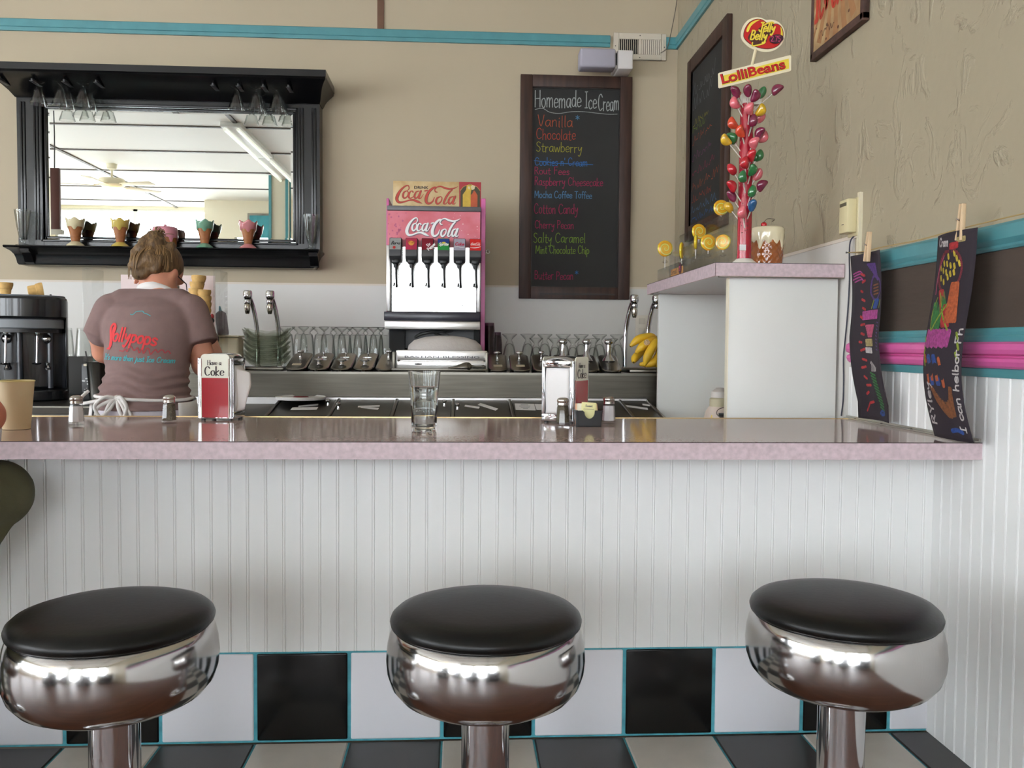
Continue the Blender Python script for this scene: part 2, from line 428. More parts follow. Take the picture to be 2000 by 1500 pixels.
# flowing two-word cola script, drawn in a 955 x 325 box, y down
COLA = [
 [(655,890,8),(682,850,14),(668,802,16),(620,815,20),(555,880,30),(507,970,42),(493,1040,44),(522,1092,34),(590,1090,22),(680,1058,20),(750,1052,28),(820,1080,32),(885,1108,4)],
 [(645,893,12),(603,920,22),(588,985,28),(612,1022,22),(655,985,16),(668,922,14),(645,893,12)],
 [(742,912,20),(728,893,12),(695,915,20),(674,980,28),(692,1022,22),(735,1002,10),(768,955,8)],
 [(835,893,12),(788,915,20),(765,985,28),(786,1022,22),(830,970,14),(852,897,14)],
 [(866,890,24),(838,970,30),(832,1015,26),(862,1015,12),(905,945,6)],
 [(925,890,18),(962,880,18)],
 [(1122,905,8),(1092,902,16),(1078,865,16),(1100,828,18),(1060,832,26),(990,900,36),(948,1000,42),(948,1080,38),(988,1108,28),(1045,1070,20),(1072,1000,10)],
 [(1105,822,14),(1165,806,18),(1235,832,26),(1310,848,24),(1380,832,16),(1437,802,5)],
 [(1170,982,12),(1118,1010,24),(1098,1072,30),(1124,1112,24),(1176,1066,18),(1190,1006,14),(1170,982,12)],
 [(1350,862,14),(1305,905,26),(1254,990,28),(1226,1065,28),(1218,1100,22),(1247,1108,12),(1300,1040,6)],
 [(1365,978,12),(1314,1000,22),(1292,1070,28),(1312,1107,22),(1350,1060,14),(1376,988,14)],
 [(1396,976,24),(1364,1060,30),(1358,1102,24),(1386,1106,12),(1404,1080,6)],
]
def cola(mb, mapf, x0, y0, w, h, mi=0, fat=1.0):
    """x0, y0: lower-left corner."""
    kx, ky = w/955, h/325
    for S in COLA:
        P = catmull(S, 4)
        ribbon(mb, [(x0+(a-480)*kx, y0+(1120-b)*ky, c*.5*(kx+ky)*fat) for a, b, c in P], mapf, mi)
# ================================================================== ROOM
XR, YB, YF, XL, ZC = 1.166, 4.78, -5.4, -7.1, 3.3
def room():
    # floors: brown boards in the dining room, checkered tile strip by the counter, lower floor in the service aisle
    wood = pm('brown_floor_boards', (92, 52, 32), rough=.45, var=(3, .3), bump=(20, .1, .002), stretch=(1, 8, 1))
    struct(MB().box(XL, -6.3, -.25, XR, 1.637, 0).build('floor_1', wood), 'brown floor of the dining room in front of the counter', 'floor')
    mb = MB().box(XL, 1.637, -.25, XR, 2.077, -.004, 2)
    for r in range(2):
        y1 = 2.0725-.22*r; y0 = y1-.2156
        for k in range(-13, 6):
            x0 = -.0395+.22*k+.0022; x1 = min(x0+.2156, XR-.004)
            c = 0 if (k+r) % 2 else 1
            e = .003
            mb.add([(x0, y0, -.003), (x1, y0, -.003), (x1, y1, -.003), (x0, y1, -.003), (x0+e, y0+e, 0), (x1-e, y0+e, 0), (x1-e, y1-e, 0), (x0+e, y1-e, 0)],
                   [(4, 5, 6, 7), (0, 1, 5, 4), (1, 2, 6, 5), (2, 3, 7, 6), (3, 0, 4, 7)], c)
    struct(mb.build('floor_2', [FLOOR_BLACK, FLOOR_WHITE, GROUT]), 'black and off-white checkered floor tiles with teal grout under the stools', 'floor')
    struct(MB().box(XL, 2.077, -.3, XR, YB, -.2).build('floor_3', pm('service_floor', (120, 110, 100), rough=.6)), 'lower floor of the service aisle behind the counter', 'floor')
    # back wall
    w = struct(MB().box(XL, YB, -.3, XR+.1, YB+.1, ZC).build('wall_back', WALL_PAINT), 'beige wall behind the soda fountain', 'wall')
    MB().box(XL, YB-.006, -.2, XR, YB, 1.268).build('lower_panel', PANEL_WHITE, w)
    MB().box(XL, YB-.0075, 1.262, XR, YB, 1.272).build('panel_cap', pm('cream_cap_strip', (214, 203, 190), rough=.5), w)
    # wall on the stool side: trowelled plaster, smooth lower panel beyond the counter
    pl = pm('trowelled_plaster', (165, 154, 131), rough=.5, var=(1.6, .04))
    nt = pl.node_tree; b = nt.nodes['Principled BSDF']
    tc = nt.nodes.new('ShaderNodeTexCoord'); mp = nt.nodes.new('ShaderNodeMapping'); mp.inputs['Scale'].default_value = (1, 1, .62)
    mp.inputs['Rotation'].default_value = (.35, 0, 0)
    n1 = nt.nodes.new('ShaderNodeTexNoise'); n1.inputs['Scale'].default_value = 9; n1.inputs['Detail'].default_value = 7; n1.inputs['Distortion'].default_value = 1.6
    cr = nt.nodes.new('ShaderNodeValToRGB'); cr.color_ramp.elements[0].position = .54; cr.color_ramp.elements[1].position = .70
    n2 = nt.nodes.new('ShaderNodeTexNoise'); n2.inputs['Scale'].default_value = 42; n2.inputs['Detail'].default_value = 4
    mx = nt.nodes.new('ShaderNodeMath'); mx.operation = 'MULTIPLY_ADD'; mx.inputs[1].default_value = .18
    bp = nt.nodes.new('ShaderNodeBump'); bp.inputs['Strength'].default_value = .85; bp.inputs['Distance'].default_value = .006
    nt.links.new(tc.outputs['Object'], mp.inputs['Vector']); nt.links.new(mp.outputs['Vector'], n1.inputs['Vector']); nt.links.new(mp.outputs['Vector'], n2.inputs['Vector'])
    nt.links.new(n1.outputs['Fac'], cr.inputs['Fac']); nt.links.new(n2.outputs['Fac'], mx.inputs[0]); nt.links.new(cr.outputs['Color'], mx.inputs[2])
    nt.links.new(mx.outputs[0], bp.inputs['Height']); nt.links.new(bp.outputs['Normal'], b.inputs['Normal'])
    w = struct(MB().box(XR, -6.3, -.3, XR+.1, YB, ZC).build('wall_right', pl), 'trowelled beige plaster wall on the right', 'wall')
    MB().box(XR-.005, 2.56, -.2, XR, YB, 1.275).build('lower_panel', PANEL_WHITE, w)
    MB().box(XR-.0075, 2.53, 1.270, XR, YB, 1.280).build('panel_cap', pm('cream_cap_strip', (214, 203, 190)), w)
    MB().box(XR-.010, 2.515, 1.215, XR, 2.530, 1.40).build('plaster_edge', pm('cream_edge_bead', (214, 206, 180), rough=.6, bump=(60, .3, .004)), w)
    # beadboard wainscot on that wall
    mb = MB(); prof = [(-1.2, .0)]
    u = -1.18
    while u < 2.55:
        prof += [(u-.0042, .0), (u-.0030, .0018), (u-.0017, .0), (u, -.0008), (u+.0017, .0), (u+.0030, .0018), (u+.0042, .0)]; u += .0418
    prof.append((2.56, 0))
    prof = [(min(a, 2.56), d) for a, d in prof]
    vs = []; fs = []
    for (y, d) in prof: vs += [(XR-.009+d, y, 0), (XR-.009+d, y, .890)]
    for i in range(len(prof)-1): fs.append((2*i, 2*i+2, 2*i+3, 2*i+1))
    mb.add(vs, fs); mb.add([(XR, 2.56, 0), (XR-.009, 2.56, 0), (XR-.009, 2.56, .89), (XR, 2.56, .89)], [(0, 1, 2, 3)])
    struct(mb.build('trim_1', BEADBOARD, crease=20), 'white beadboard wainscot on the right wall', 'wainscot')
    # painted rails on that wall
    def rail(name, prof, y0, y1, m, label):
        struct(MB().prism([(XR-d, z) for d, z in prof], y0, y1, 'y').build(name, m, crease=25), label, 'trim')
    rail('trim_2', [(0, .884), (.016, .884), (.018, .890), (.018, .902), (.013, .907), (0, .907)], -1.2, 2.522, TEAL, 'narrow teal strip below the pink chair rail')
    rail('trim_3', [(0, .904), (.020, .904), (.026, .909), (.030, .918), (.028, .925), (.021, .928), (.021, .931), (.030, .935), (.033, .944), (.031, .956), (.024, .961), (0, .961)], -1.2, 2.534, PINK, 'pink moulded chair rail on the right wall')
    rail('trim_4', [(0, .961), (.016, .961), (.018, .966), (.018, .972), (.014, .976), (.016, .982), (.013, .991), (0, .993)], -1.2, 2.512, TEAL, 'teal moulding under the dark wall strip')
    rail('trim_5', [(0, 1.157), (.012, 1.158), (.016, 1.163), (.013, 1.169), (.018, 1.174), (.021, 1.18), (.021, 1.208), (.017, 1.214), (0, 1.215)], -1.2, 2.524, TEAL, 'teal moulding above the dark wall strip')
    dk = pm('dark_brown_fibreboard', (74, 62, 54), rough=.8, var=(2.5, .22), bump=(12, .35, .01), stretch=(1, .5, 2))
    struct(MB().box(XR-.006, -1.2, .985, XR, 2.518, 1.165).build('trim_6', dk), 'dark brown board strip between the teal mouldings', 'trim')
    # high teal rail along both walls and the brown cover strip above it
    P = [(0, 2.556), (.012, 2.556), (.013, 2.574), (.017, 2.577), (.018, 2.612), (.014, 2.617), (0, 2.617)]
    mb = MB()
    for a, b in ((XL, .795), (1.10, XR)):
        mb.prism([(YB-d, z) for d, z in P], a, b, 'x')
    struct(mb.build('trim_7', TEAL, crease=25), 'teal picture rail high on the back wall', 'trim')
    struct(MB().prism([(XR-d, z) for d, z in P], -5.4, YB, 'y').build('trim_8', TEAL, crease=25), 'teal picture rail high on the right wall', 'trim')
    struct(MB().box(-.449, YB-.008, 2.617, -.414, YB, ZC).build('trim_9', pm('brown_batten', (104, 72, 52), rough=.6, var=(12, .15))), 'brown vertical batten above the picture rail', 'trim')
    # ceiling with dark battens
    cl = struct(MB().box(XL-.1, -6.35, ZC, XR+.1, YB, ZC+.1).build('ceiling', pm('white_ceiling', (232, 230, 222), rough=.6)), 'white panelled ceiling with dark battens', 'ceiling')
    mb = MB()
    for k in range(8): mb.box(XL, 3.4-1.28*k-.022, ZC-.012, XR, 3.4-1.28*k+.022, ZC)
    for x in (-4.9, -2.4, .1): mb.box(x-.022, -6.3, ZC-.014, x+.022, YB, ZC)
    mb.build('batten', pm('dark_ceiling_batten', (70, 60, 52), rough=.6), cl)
    # front (street side) wall with tall windows, bay on the far side, window wall on the left
    cream = pm('cream_wall', (226, 218, 196), rough=.7)
    fr = pm('window_frame_white', (225, 225, 220), rough=.5)
    pane = thin_glass('window_pane', (252, 253, 253), (235, 240, 240), .8)
    def wall_with(axis, c0, c1, a0, a1, opens, name, label):
        """axis 'x': wall spans x; opens: (a, b, z0, z1)."""
        mb = MB()
        def bx(a, b, z0, z1):
            if b-a < .001 or z1-z0 < .001: return
            if axis == 'x': mb.box(a, c0, z0, b, c1, z1)
            else: mb.box(c0, a, z0, c1, b, z1)
        cur = a0
        for (a, b, z0, z1) in opens:
            bx(cur, a, 0, ZC); bx(a, b, 0, z0); bx(a, b, z1, ZC); cur = b
        bx(cur, a1, 0, ZC)
        return struct(mb.build(name, cream), label, 'wall')
    WF = [(-3.7, -2.25, .3, 2.5), (-1.55, -.15, .3, 2.5), (.3, 1.06, .3, 2.5)]; WBAY = [(-6.9, -4.3, .6, 3.25)]; WL = [(-4.6, -2.4, .6, 2.5), (-2.0, .2, .6, 2.5), (.6, 2.6, .6, 2.5)]
    wall_with('x', YF-.1, YF, -4.1, XR, WF, 'wall_front', 'cream front wall behind the camera with a tall window')
    wall_with('x', -6.3, -6.2, XL, -4.1, WBAY, 'wall_bay', 'cream wall of the window bay')
    struct(MB().box(-4.2, -6.2, 0, -4.1, YF, ZC).build('wall_bay_side', cream), 'cream side wall of the window bay', 'wall')
    wall_with('y', XL-.1, XL, -6.3, YB, WL, 'wall_left', 'cream window wall on the far left')
    n = 1
    for axis, c, lst, sgn in (('x', YF-.05, WF, 1), ('x', -6.25, WBAY, 1), ('y', XL-.05, WL, 1)):
        for (a, b, z0, z1) in lst:
            mb = MB(); t = .035
            nb = max(1, round((b-a)/1.1))
            def bx(p, q, r, s_):
                if axis == 'x': mb.box(p, c-.03, r, q, c+.03, s_)
                else: mb.box(c-.03, p, r, c+.03, q, s_)
            for k in range(nb+1):
                x = a+(b-a)*k/nb; bx(max(a, x-t), min(b, x+t), z0, z1)
            bx(a, b, z0, z0+t); bx(a, b, z1-t, z1); bx(a, b, z1-.62, z1-.62+t)
            wdw = struct(mb.build('window_%d' % n, fr), ['tall shop window behind the camera, far side', 'tall shop window straight behind the camera', 'narrow shop window behind the camera near the plaster wall', 'bay window seen bright in the mirror', 'side window nearest the bay', 'middle side window', 'side window nearest the counter'][n-1], 'window')
            g = MB()
            if axis == 'x': g.box(a, c-.003, z0, b, c+.003, z1)
            else: g.box(c-.003, a, z0, c+.003, b, z1)
            g.build('pane', pane, wdw)
            if axis == 'x': portal(((a+b)/2, c-.06, (z0+z1)/2), (PI/2, 0, PI), b-a, z1-z0)
            else: portal((c-.06, (a+b)/2, (z0+z1)/2), (PI/2, 0, PI/2), b-a, z1-z0)
            n += 1
    # pillar with teal corners
    p = struct(MB().box(-2.66, -3.4, 0, -2.44, -3.18, ZC).build('pillar', cream), 'cream pillar with teal corner strips seen in the mirror', 'pillar')
    mb = MB()
    for x in (-2.665, -2.435):
        for y in (-3.405, -3.175): mb.box(x-.018, y-.018, 0, x+.018, y+.018, ZC)
    mb.build('corner_strip', TEAL, p)
room()

# ================================================================== LUNCH COUNTER
def counter():
    base = thing('lunch_counter', 'white beadboard lunch counter front with a checkered tile skirting', 'counter', (0, 0, 0))
    mb = MB(); prof = [(-2.6, 0)]; u = -2.585
    while u < 1.15:
        prof += [(u-.0040, 0), (u-.0028, .0014), (u-.0016, 0), (u, -.0005), (u+.0016, 0), (u+.0028, .0014), (u+.0040, 0)]; u += .0418
    prof += [(1.158, 0)]
    vs = []; fs = []
    for (x, d) in prof: vs += [(x, 2.077+d, .218), (x, 2.077+d, .70)]
    for i in range(len(prof)-1): fs.append((2*i, 2*i+2, 2*i+3, 2*i+1))
    mb.add(vs, fs); mb.box(-2.6, 2.085, .0, 1.158, 2.47, .70); mb.box(1.1575, 2.077, .218, 1.1585, 2.087, .70)
    mb.build('front_panel', BEADBOARD, base, crease=20)
    mb = MB().box(-2.6, 2.0790, 0, XR, 2.087, .2195, 2)
    for k in range(-12, 6):
        x0 = -.0395+.22*k+.0036; x1 = min(x0+.2128, XR-.001)
        mb.rbox(x0, 2.0765, .004, x1, 2.085, .2135, .0045, 3, 0 if k % 2 == 0 else 1)
    mb.build('tile_skirting', [TILE_BLACK, TILE_WHITE, GROUT], base)
    top = thing('countertop', 'long glossy mauve laminate countertop with a speckled pink edge', 'countertop', (0, 0, 0))
    MB().box(-2.6, 1.8815, .701, XR-.001, 2.53, .7375).build('slab', LAMINATE, top)
    MB().box(-2.6, 1.880, .7, XR-.001, 1.8825, .7362).build('edge_band', LAMINATE_EDGE, top)
    MB().box(-2.6, 1.8798, .7362, XR-.001, 1.8826, .7378).build('seam_line', SEAM, top)
    MB().box(-2.6, 2.527, .700, XR-.001, 2.532, .739).build('rear_edge_strip', pm('brass_tone_strip', (196, 170, 120), rough=.3, metal=1), top)
    st = MB()
    st.box(1.143, 1.885, .738, XR-.009, 2.56, .7405); st.box(1.151, 1.885, .7405, XR-.009, 2.56, .7455)
    st = st.build('wall_strip', pm('dull_aluminium', (190, 188, 180), rough=.4, metal=.8, var=(20, .1)), top)
    mb = MB()
    for y in (2.49, 2.33, 2.17, 2.03): mb.ell((1.147, y, .7405), (.0035, .0035, .0015), 10, 6)
    mb.build('screw', pm('old_screw', (70, 66, 60), rough=.5, metal=1), st)
counter()

# ================================================================== STOOLS
def stools():
    s = thing('bar_stool', 'black vinyl counter stool with a bulging chrome band, between the other two', 'stool', (.047, 1.503, 0), 0, 'chrome counter stools')
    MB().lathe([(0, .4985), (.06, .498), (.11, .4965), (.138, .4935), (.154, .4885), (.1625, .481), (.165, .474), (.1635, .467), (.158, .4625), (.10, .462), (0, .462)], 64).build('seat_cushion', BLACK_VINYL, s, crease=60)
    MB().lathe([(.10, .463), (.157, .4635), (.160, .462), (.1655, .449), (.1695, .431), (.1715, .409), (.170, .388), (.1635, .367), (.150, .350), (.130, .339), (.105, .333), (.075, .331), (0, .331)], 72).build('chrome_band', CHROME_WORN, s, crease=60)
    MB().lathe([(.052, .3312), (.052, .322), (.0425, .320), (.0415, .30), (.0415, .03), (.0425, .02), (0, .02)], 40).build('column', CHROME, s, crease=50)
    MB().lathe([(.0416, .032), (.075, .026), (.105, .014), (.112, .006), (.112, .0005), (0, .0005)], 40).build('base_flange', CHROME, s, crease=50)
    dup(s, (-.586, 1.513, 0), .5, 'black vinyl counter stool with chrome band, below the paper cup and left salt shaker')
    dup(s, (.694, 1.533, 0), 1.1, 'black vinyl counter stool with chrome band, nearest the right beadboard wall')
    dup(s, (-1.24, 1.49, 0), 2.0, 'black vinyl counter stool under the seated customer')
stools()
# ================================================================== BACK WALL FITTINGS
def bar_mirror():
    t = thing('bar_mirror', 'wide bar mirror in a black moulded frame with a cornice and shelf', 'mirror', (0, 0, 0))
    mb = MB()
    for a, b in ((-2.265, -2.139), (-.861, -.737)):
        mb.box(a, 4.68, 1.43, b, 4.772, 2.21)
        w = b-a
        for k in (.18, .30, .70, .82): mb.rbox(a+w*k-.005, 4.674, 1.47, a+w*k+.005, 4.684, 2.17, .002)
    mb.box(-2.139, 4.682, 1.43, -.861, 4.772, 1.474); mb.box(-2.139, 4.682, 2.158, -.861, 4.772, 2.21)
    for i, (d, y) in enumerate(((.0, 4.676), (.016, 4.688))):      # stepped inner moulding
        x0, x1, z0, z1 = -2.152+d, -.848-d, 1.462+d, 2.170-d; w = .013
        mb.rbox(x0, y, z0, x0+w, 4.70, z1, .003); mb.rbox(x1-w, y, z0, x1, 4.70, z1, .003)
        mb.rbox(x0, y, z0, x1, 4.70, z0+w, .003); mb.rbox(x0, y, z1-w, x1, 4.70, z1, .003)
    mb.build('frame', BLACK_LACQUER, t)
    def mitred(rings, xl, xr, name):
        vs = []; fs = []
        for z, yf, s in rings: vs += [(xl-s, yf, z), (xr+s, yf, z), (xr+s, 4.774, z), (xl-s, 4.774, z)]
        for k in range(len(rings)-1):
            for i in range(4): fs.append((4*k+i, 4*k+(i+1) % 4, 4*k+4+(i+1) % 4, 4*k+4+i))
        fs.append((3, 2, 1, 0)); n = 4*len(rings)-4; fs.append((n, n+1, n+2, n+3))
        return MB().add(vs, fs).build(name, BLACK_LACQUER, t, crease=24)
    mitred([(2.19, 4.668, .002), (2.20, 4.655, .008), (2.213, 4.63, .014), (2.228, 4.585, .024), (2.240, 4.535, .036), (2.252, 4.495, .05), (2.262, 4.478, .060), (2.268, 4.474, .058), (2.272, 4.47, .063), (2.305, 4.47, .063)], -2.265, -.737, 'cornice')
    mitred([(1.342, 4.668, -.002), (1.350, 4.664, .004), (1.372, 4.662, .008), (1.392, 4.655, .014), (1.408, 4.635, .022), (1.418, 4.605, .032), (1.422, 4.592, .036), (1.428, 4.588, .038), (1.4335, 4.591, .036)], -2.262, -.765, 'shelf')
    mb = MB()
    for xc in (-2.20, -.760):
        pf = [(4.662, 1.345), (4.655, 1.352), (4.645, 1.375), (4.625, 1.395), (4.60, 1.405), (4.597, 1.417), (4.662, 1.417)]
        mb.prism([(y, z) for y, z in pf], xc-.022, xc+.022, 'x')
    for k, nm in enumerate((0, 1)):
        xc = (-2.20, -.760)[k]
        MB().prism([(4.664, 1.345), (4.652, 1.352), (4.640, 1.375), (4.620, 1.398), (4.600, 1.406), (4.598, 1.4165), (4.664, 1.4165)], xc-.022, xc+.022, 'x').build('corbel', BLACK_LACQUER, t, crease=24)
    g = MB(); x0, x1, z0, z1, e = -2.139, -.861, 1.472, 2.160, .028
    o = [(x0, 4.7005, z0), (x1, 4.7005, z0), (x1, 4.7005, z1), (x0, 4.7005, z1)]
    i = [(x0+e, 4.6985, z0+e), (x1-e, 4.6985, z0+e), (x1-e, 4.6985, z1-e), (x0+e, 4.6985, z1-e)]
    g.add(o+i, [(4, 5, 6, 7), (0, 1, 5, 4), (1, 2, 6, 5), (2, 3, 7, 6), (3, 0, 4, 7)])
    g.build('mirror_glass', pm('silvered_mirror', (236, 240, 236), rough=.004, metal=1), t, crease=.05, flat=True)
    for xa, xb in ((-2.26, -1.80), (-1.235, -.865)):
        mb = MB()
        n = 4
        for k in range(n):
            x = xa+(xb-xa)*k/(n-1)
            mb.rbox(x-.010, 4.50, 2.2235, x+.010, 4.66, 2.2265, .001); mb.rbox(x-.004, 4.505, 2.2265, x+.004, 4.655, 2.238, .001)
        mb.build('glass_rack', DARK_GREY, t)
    return t
bar_mirror()

def hanging_glasses():
    pr = [(.0, .0), (.030, .0), (.031, .002), (.027, .005), (.008, .009), (.0055, .013), (.0075, .017), (.015, .030), (.024, .055), (.032, .082), (.038, .100), (.0405, .109), (.039, .1095), (.036, .1), (.030, .082), (.022, .055), (.013, .031), (.004, .021), (0, .0205)]
    pr = [(r, -z) for r, z in pr]
    fl = lambda a, z: 1+.05*max(0, math.cos(6*a))*(1 if -.1 < z < -.03 else .3)
    spots = [(-2.09, 4.54, 'left rack, front, nearest the frame corner'), (-1.985, 4.54, 'left rack, front, in the middle'), (-1.877, 4.54, 'left rack, front, over the bright mirror'), (-1.985, 4.625, 'left rack, behind the middle one'), (-1.877, 4.625, 'left rack, behind the third one'),
             (-1.127, 4.54, 'right rack, front, farthest from the frame'), (-1.031, 4.54, 'right rack, front, in the middle'), (-.927, 4.54, 'right rack, front, nearest the frame'), (-1.031, 4.625, 'right rack, behind the middle one'), (-.927, 4.625, 'right rack, nearest the frame, behind')]
    src = None
    for x, y, l in spots:
        lab = 'sundae glass hanging upside down: '+l
        if src is None:
            src = MB().lathe(pr, 36, rmod=fl).build('hanging_sundae_glass', CLEAR, loc=(x, y, 2.2295), crease=60)
            tag(src, lab, 'glass', 'glasses hanging from the mirror cornice')
        else:
            o = src.copy(); COL.objects.link(o); o.location = (x, y, 2.2295); o['label'] = lab
hanging_glasses()

def shelf_dishes():
    cone = pm('waffle_glaze', (164, 106, 66), rough=.22, coat=.4, var=(30, .2))
    nt = cone.node_tree
    wf = cone
    cols = {'cream': (216, 204, 166), 'yellow': (204, 180, 90), 'green': (112, 158, 132), 'pink': (200, 128, 130), 'rose': (212, 140, 154)}
    def dish(name, colour, x, label):
        gz = pm('glaze_'+colour, cols[colour], rough=.18, coat=.5)
        t = thing(name, label, 'dish', (x, 4.625, 1.4337), 0, 'ceramic cone dishes on the mirror shelf')
        MB().lathe([(0, 0), (.043, 0), (.0445, .003), (.040, .009), (.028, .018), (.020, .024), (.0, .025)], 32).build('foot', gz, t)
        wav = lambda a, z: 1+.025*math.cos(16*a+260*z)*math.cos(16*a-260*z)
        MB().lathe([(0, .024), (.019, .024), (.021, .030), (.027, .062), (.034, .095), (.0375, .106), (.033, .106), (.03, .095), (.022, .06), (.012, .035), (0, .033)], 64, rmod=wav).build('waffle_cone', wf, t)
        drip = lambda a, z: 1+.06*math.cos(5*a)*(z-.09)/.05
        mb = MB(); n = 60; rows = []
        vs = []; fs = []
        prof = [(.0365, .098), (.040, .103), (.0425, .114), (.0455, .128), (.047, .134), (.0445, .137), (.041, .130), (.037, .112), (.034, .1)]
        for k, (r, z) in enumerate(prof):
            for i in range(n):
                a = 2*PI*i/n
                dz = -.016*max(0, math.sin(4*a+.6))*(1 if k == 0 else .55 if k == 1 else 0)+.007*math.cos(5*a)*(1 if k in (3, 4, 5, 6) else 0)
                rr = r-(.004*max(0, math.sin(4*a+.6)) if k == 0 else 0)
                vs.append((rr*math.cos(a), rr*math.sin(a), z+dz))
        for k in range(len(prof)-1):
            for i in range(n): fs.append((k*n+i, k*n+(i+1) % n, (k+1)*n+(i+1) % n, (k+1)*n+i))
        mb.add(vs, fs).build('icing_rim', gz, t, crease=70)
        return t
    dish('cone_dish', 'cream', -1.957, 'ceramic ice cream cone dish with cream icing rim on mirror shelf')
    dish('cone_dish', 'yellow', -1.735, 'ceramic ice cream cone dish with yellow icing rim and foot')
    dish('cone_dish', 'green', -1.312, 'ceramic ice cream cone dish with green icing rim and foot')
    dish('cone_dish', 'pink', -1.093, 'ceramic ice cream cone dish with pink icing rim and foot')
    gz = pm('glaze_rose', cols['rose'], rough=.18, coat=.5)
    t = thing('cookie_jar', 'pink iced ceramic jar behind the waitress on the mirror shelf', 'jar', (-1.515, 4.64, 1.4337))
    wav = lambda a, z: 1+.012*math.cos(20*a+200*z)*math.cos(20*a-200*z)
    MB().lathe([(0, 0), (.053, 0), (.055, .006), (.058, .07), (.058, .078), (0, .078)], 64, rmod=wav).build('waffle_body', cone, t)
    drip = lambda a, z: 1
    mb = MB(); vs = []; fs = []; n = 64
    prof = [(.0605, .05), (.063, .06), (.063, .09), (.058, .104), (.04, .108), (.012, .110)]
    for k, (r, z) in enumerate(prof):
        for i in range(n):
            a = 2*PI*i/n; vs.append((r*math.cos(a), r*math.sin(a), z-(.03*max(0, math.sin(6*a))**2 if k < 1 else 0)))
    for k in range(len(prof)-1):
        for i in range(n): fs.append((k*n+i, k*n+(i+1) % n, (k+1)*n+(i+1) % n, (k+1)*n+i))
    fs.append(tuple((len(prof)-1)*n+i for i in range(n)))
    mb.add(vs, fs).build('icing_lid', gz, t, crease=70)
    MB().ell((0, 0, .114), .008, 14, 8).build('lid_knob', gz, t)
    pr = [(0, 0), (.034, 0), (.035, .003), (.012, .012), (.010, .020), (.016, .034), (.022, .06), (.030, .11), (.037, .168), (.0385, .180), (.037, .180), (.029, .11), (.020, .06), (.012, .036), (0, .03)]
    fl = lambda a, z: 1+.03*math.cos(10*a)*(1 if z > .04 else 0)
    g = MB().lathe(pr, 60, rmod=fl).build('soda_glass', CLEAR, loc=(-2.219, 4.63, 1.4337), crease=60)
    tag(g, 'tall fluted soda glass on the mirror shelf by the far frame post', 'glass', 'tall glasses at the shelf ends')
    o = g.copy(); COL.objects.link(o); o.location = (-.777, 4.634, 1.4337); o['label'] = 'tall fluted soda glass on the mirror shelf end nearest the soda machine'
shelf_dishes()

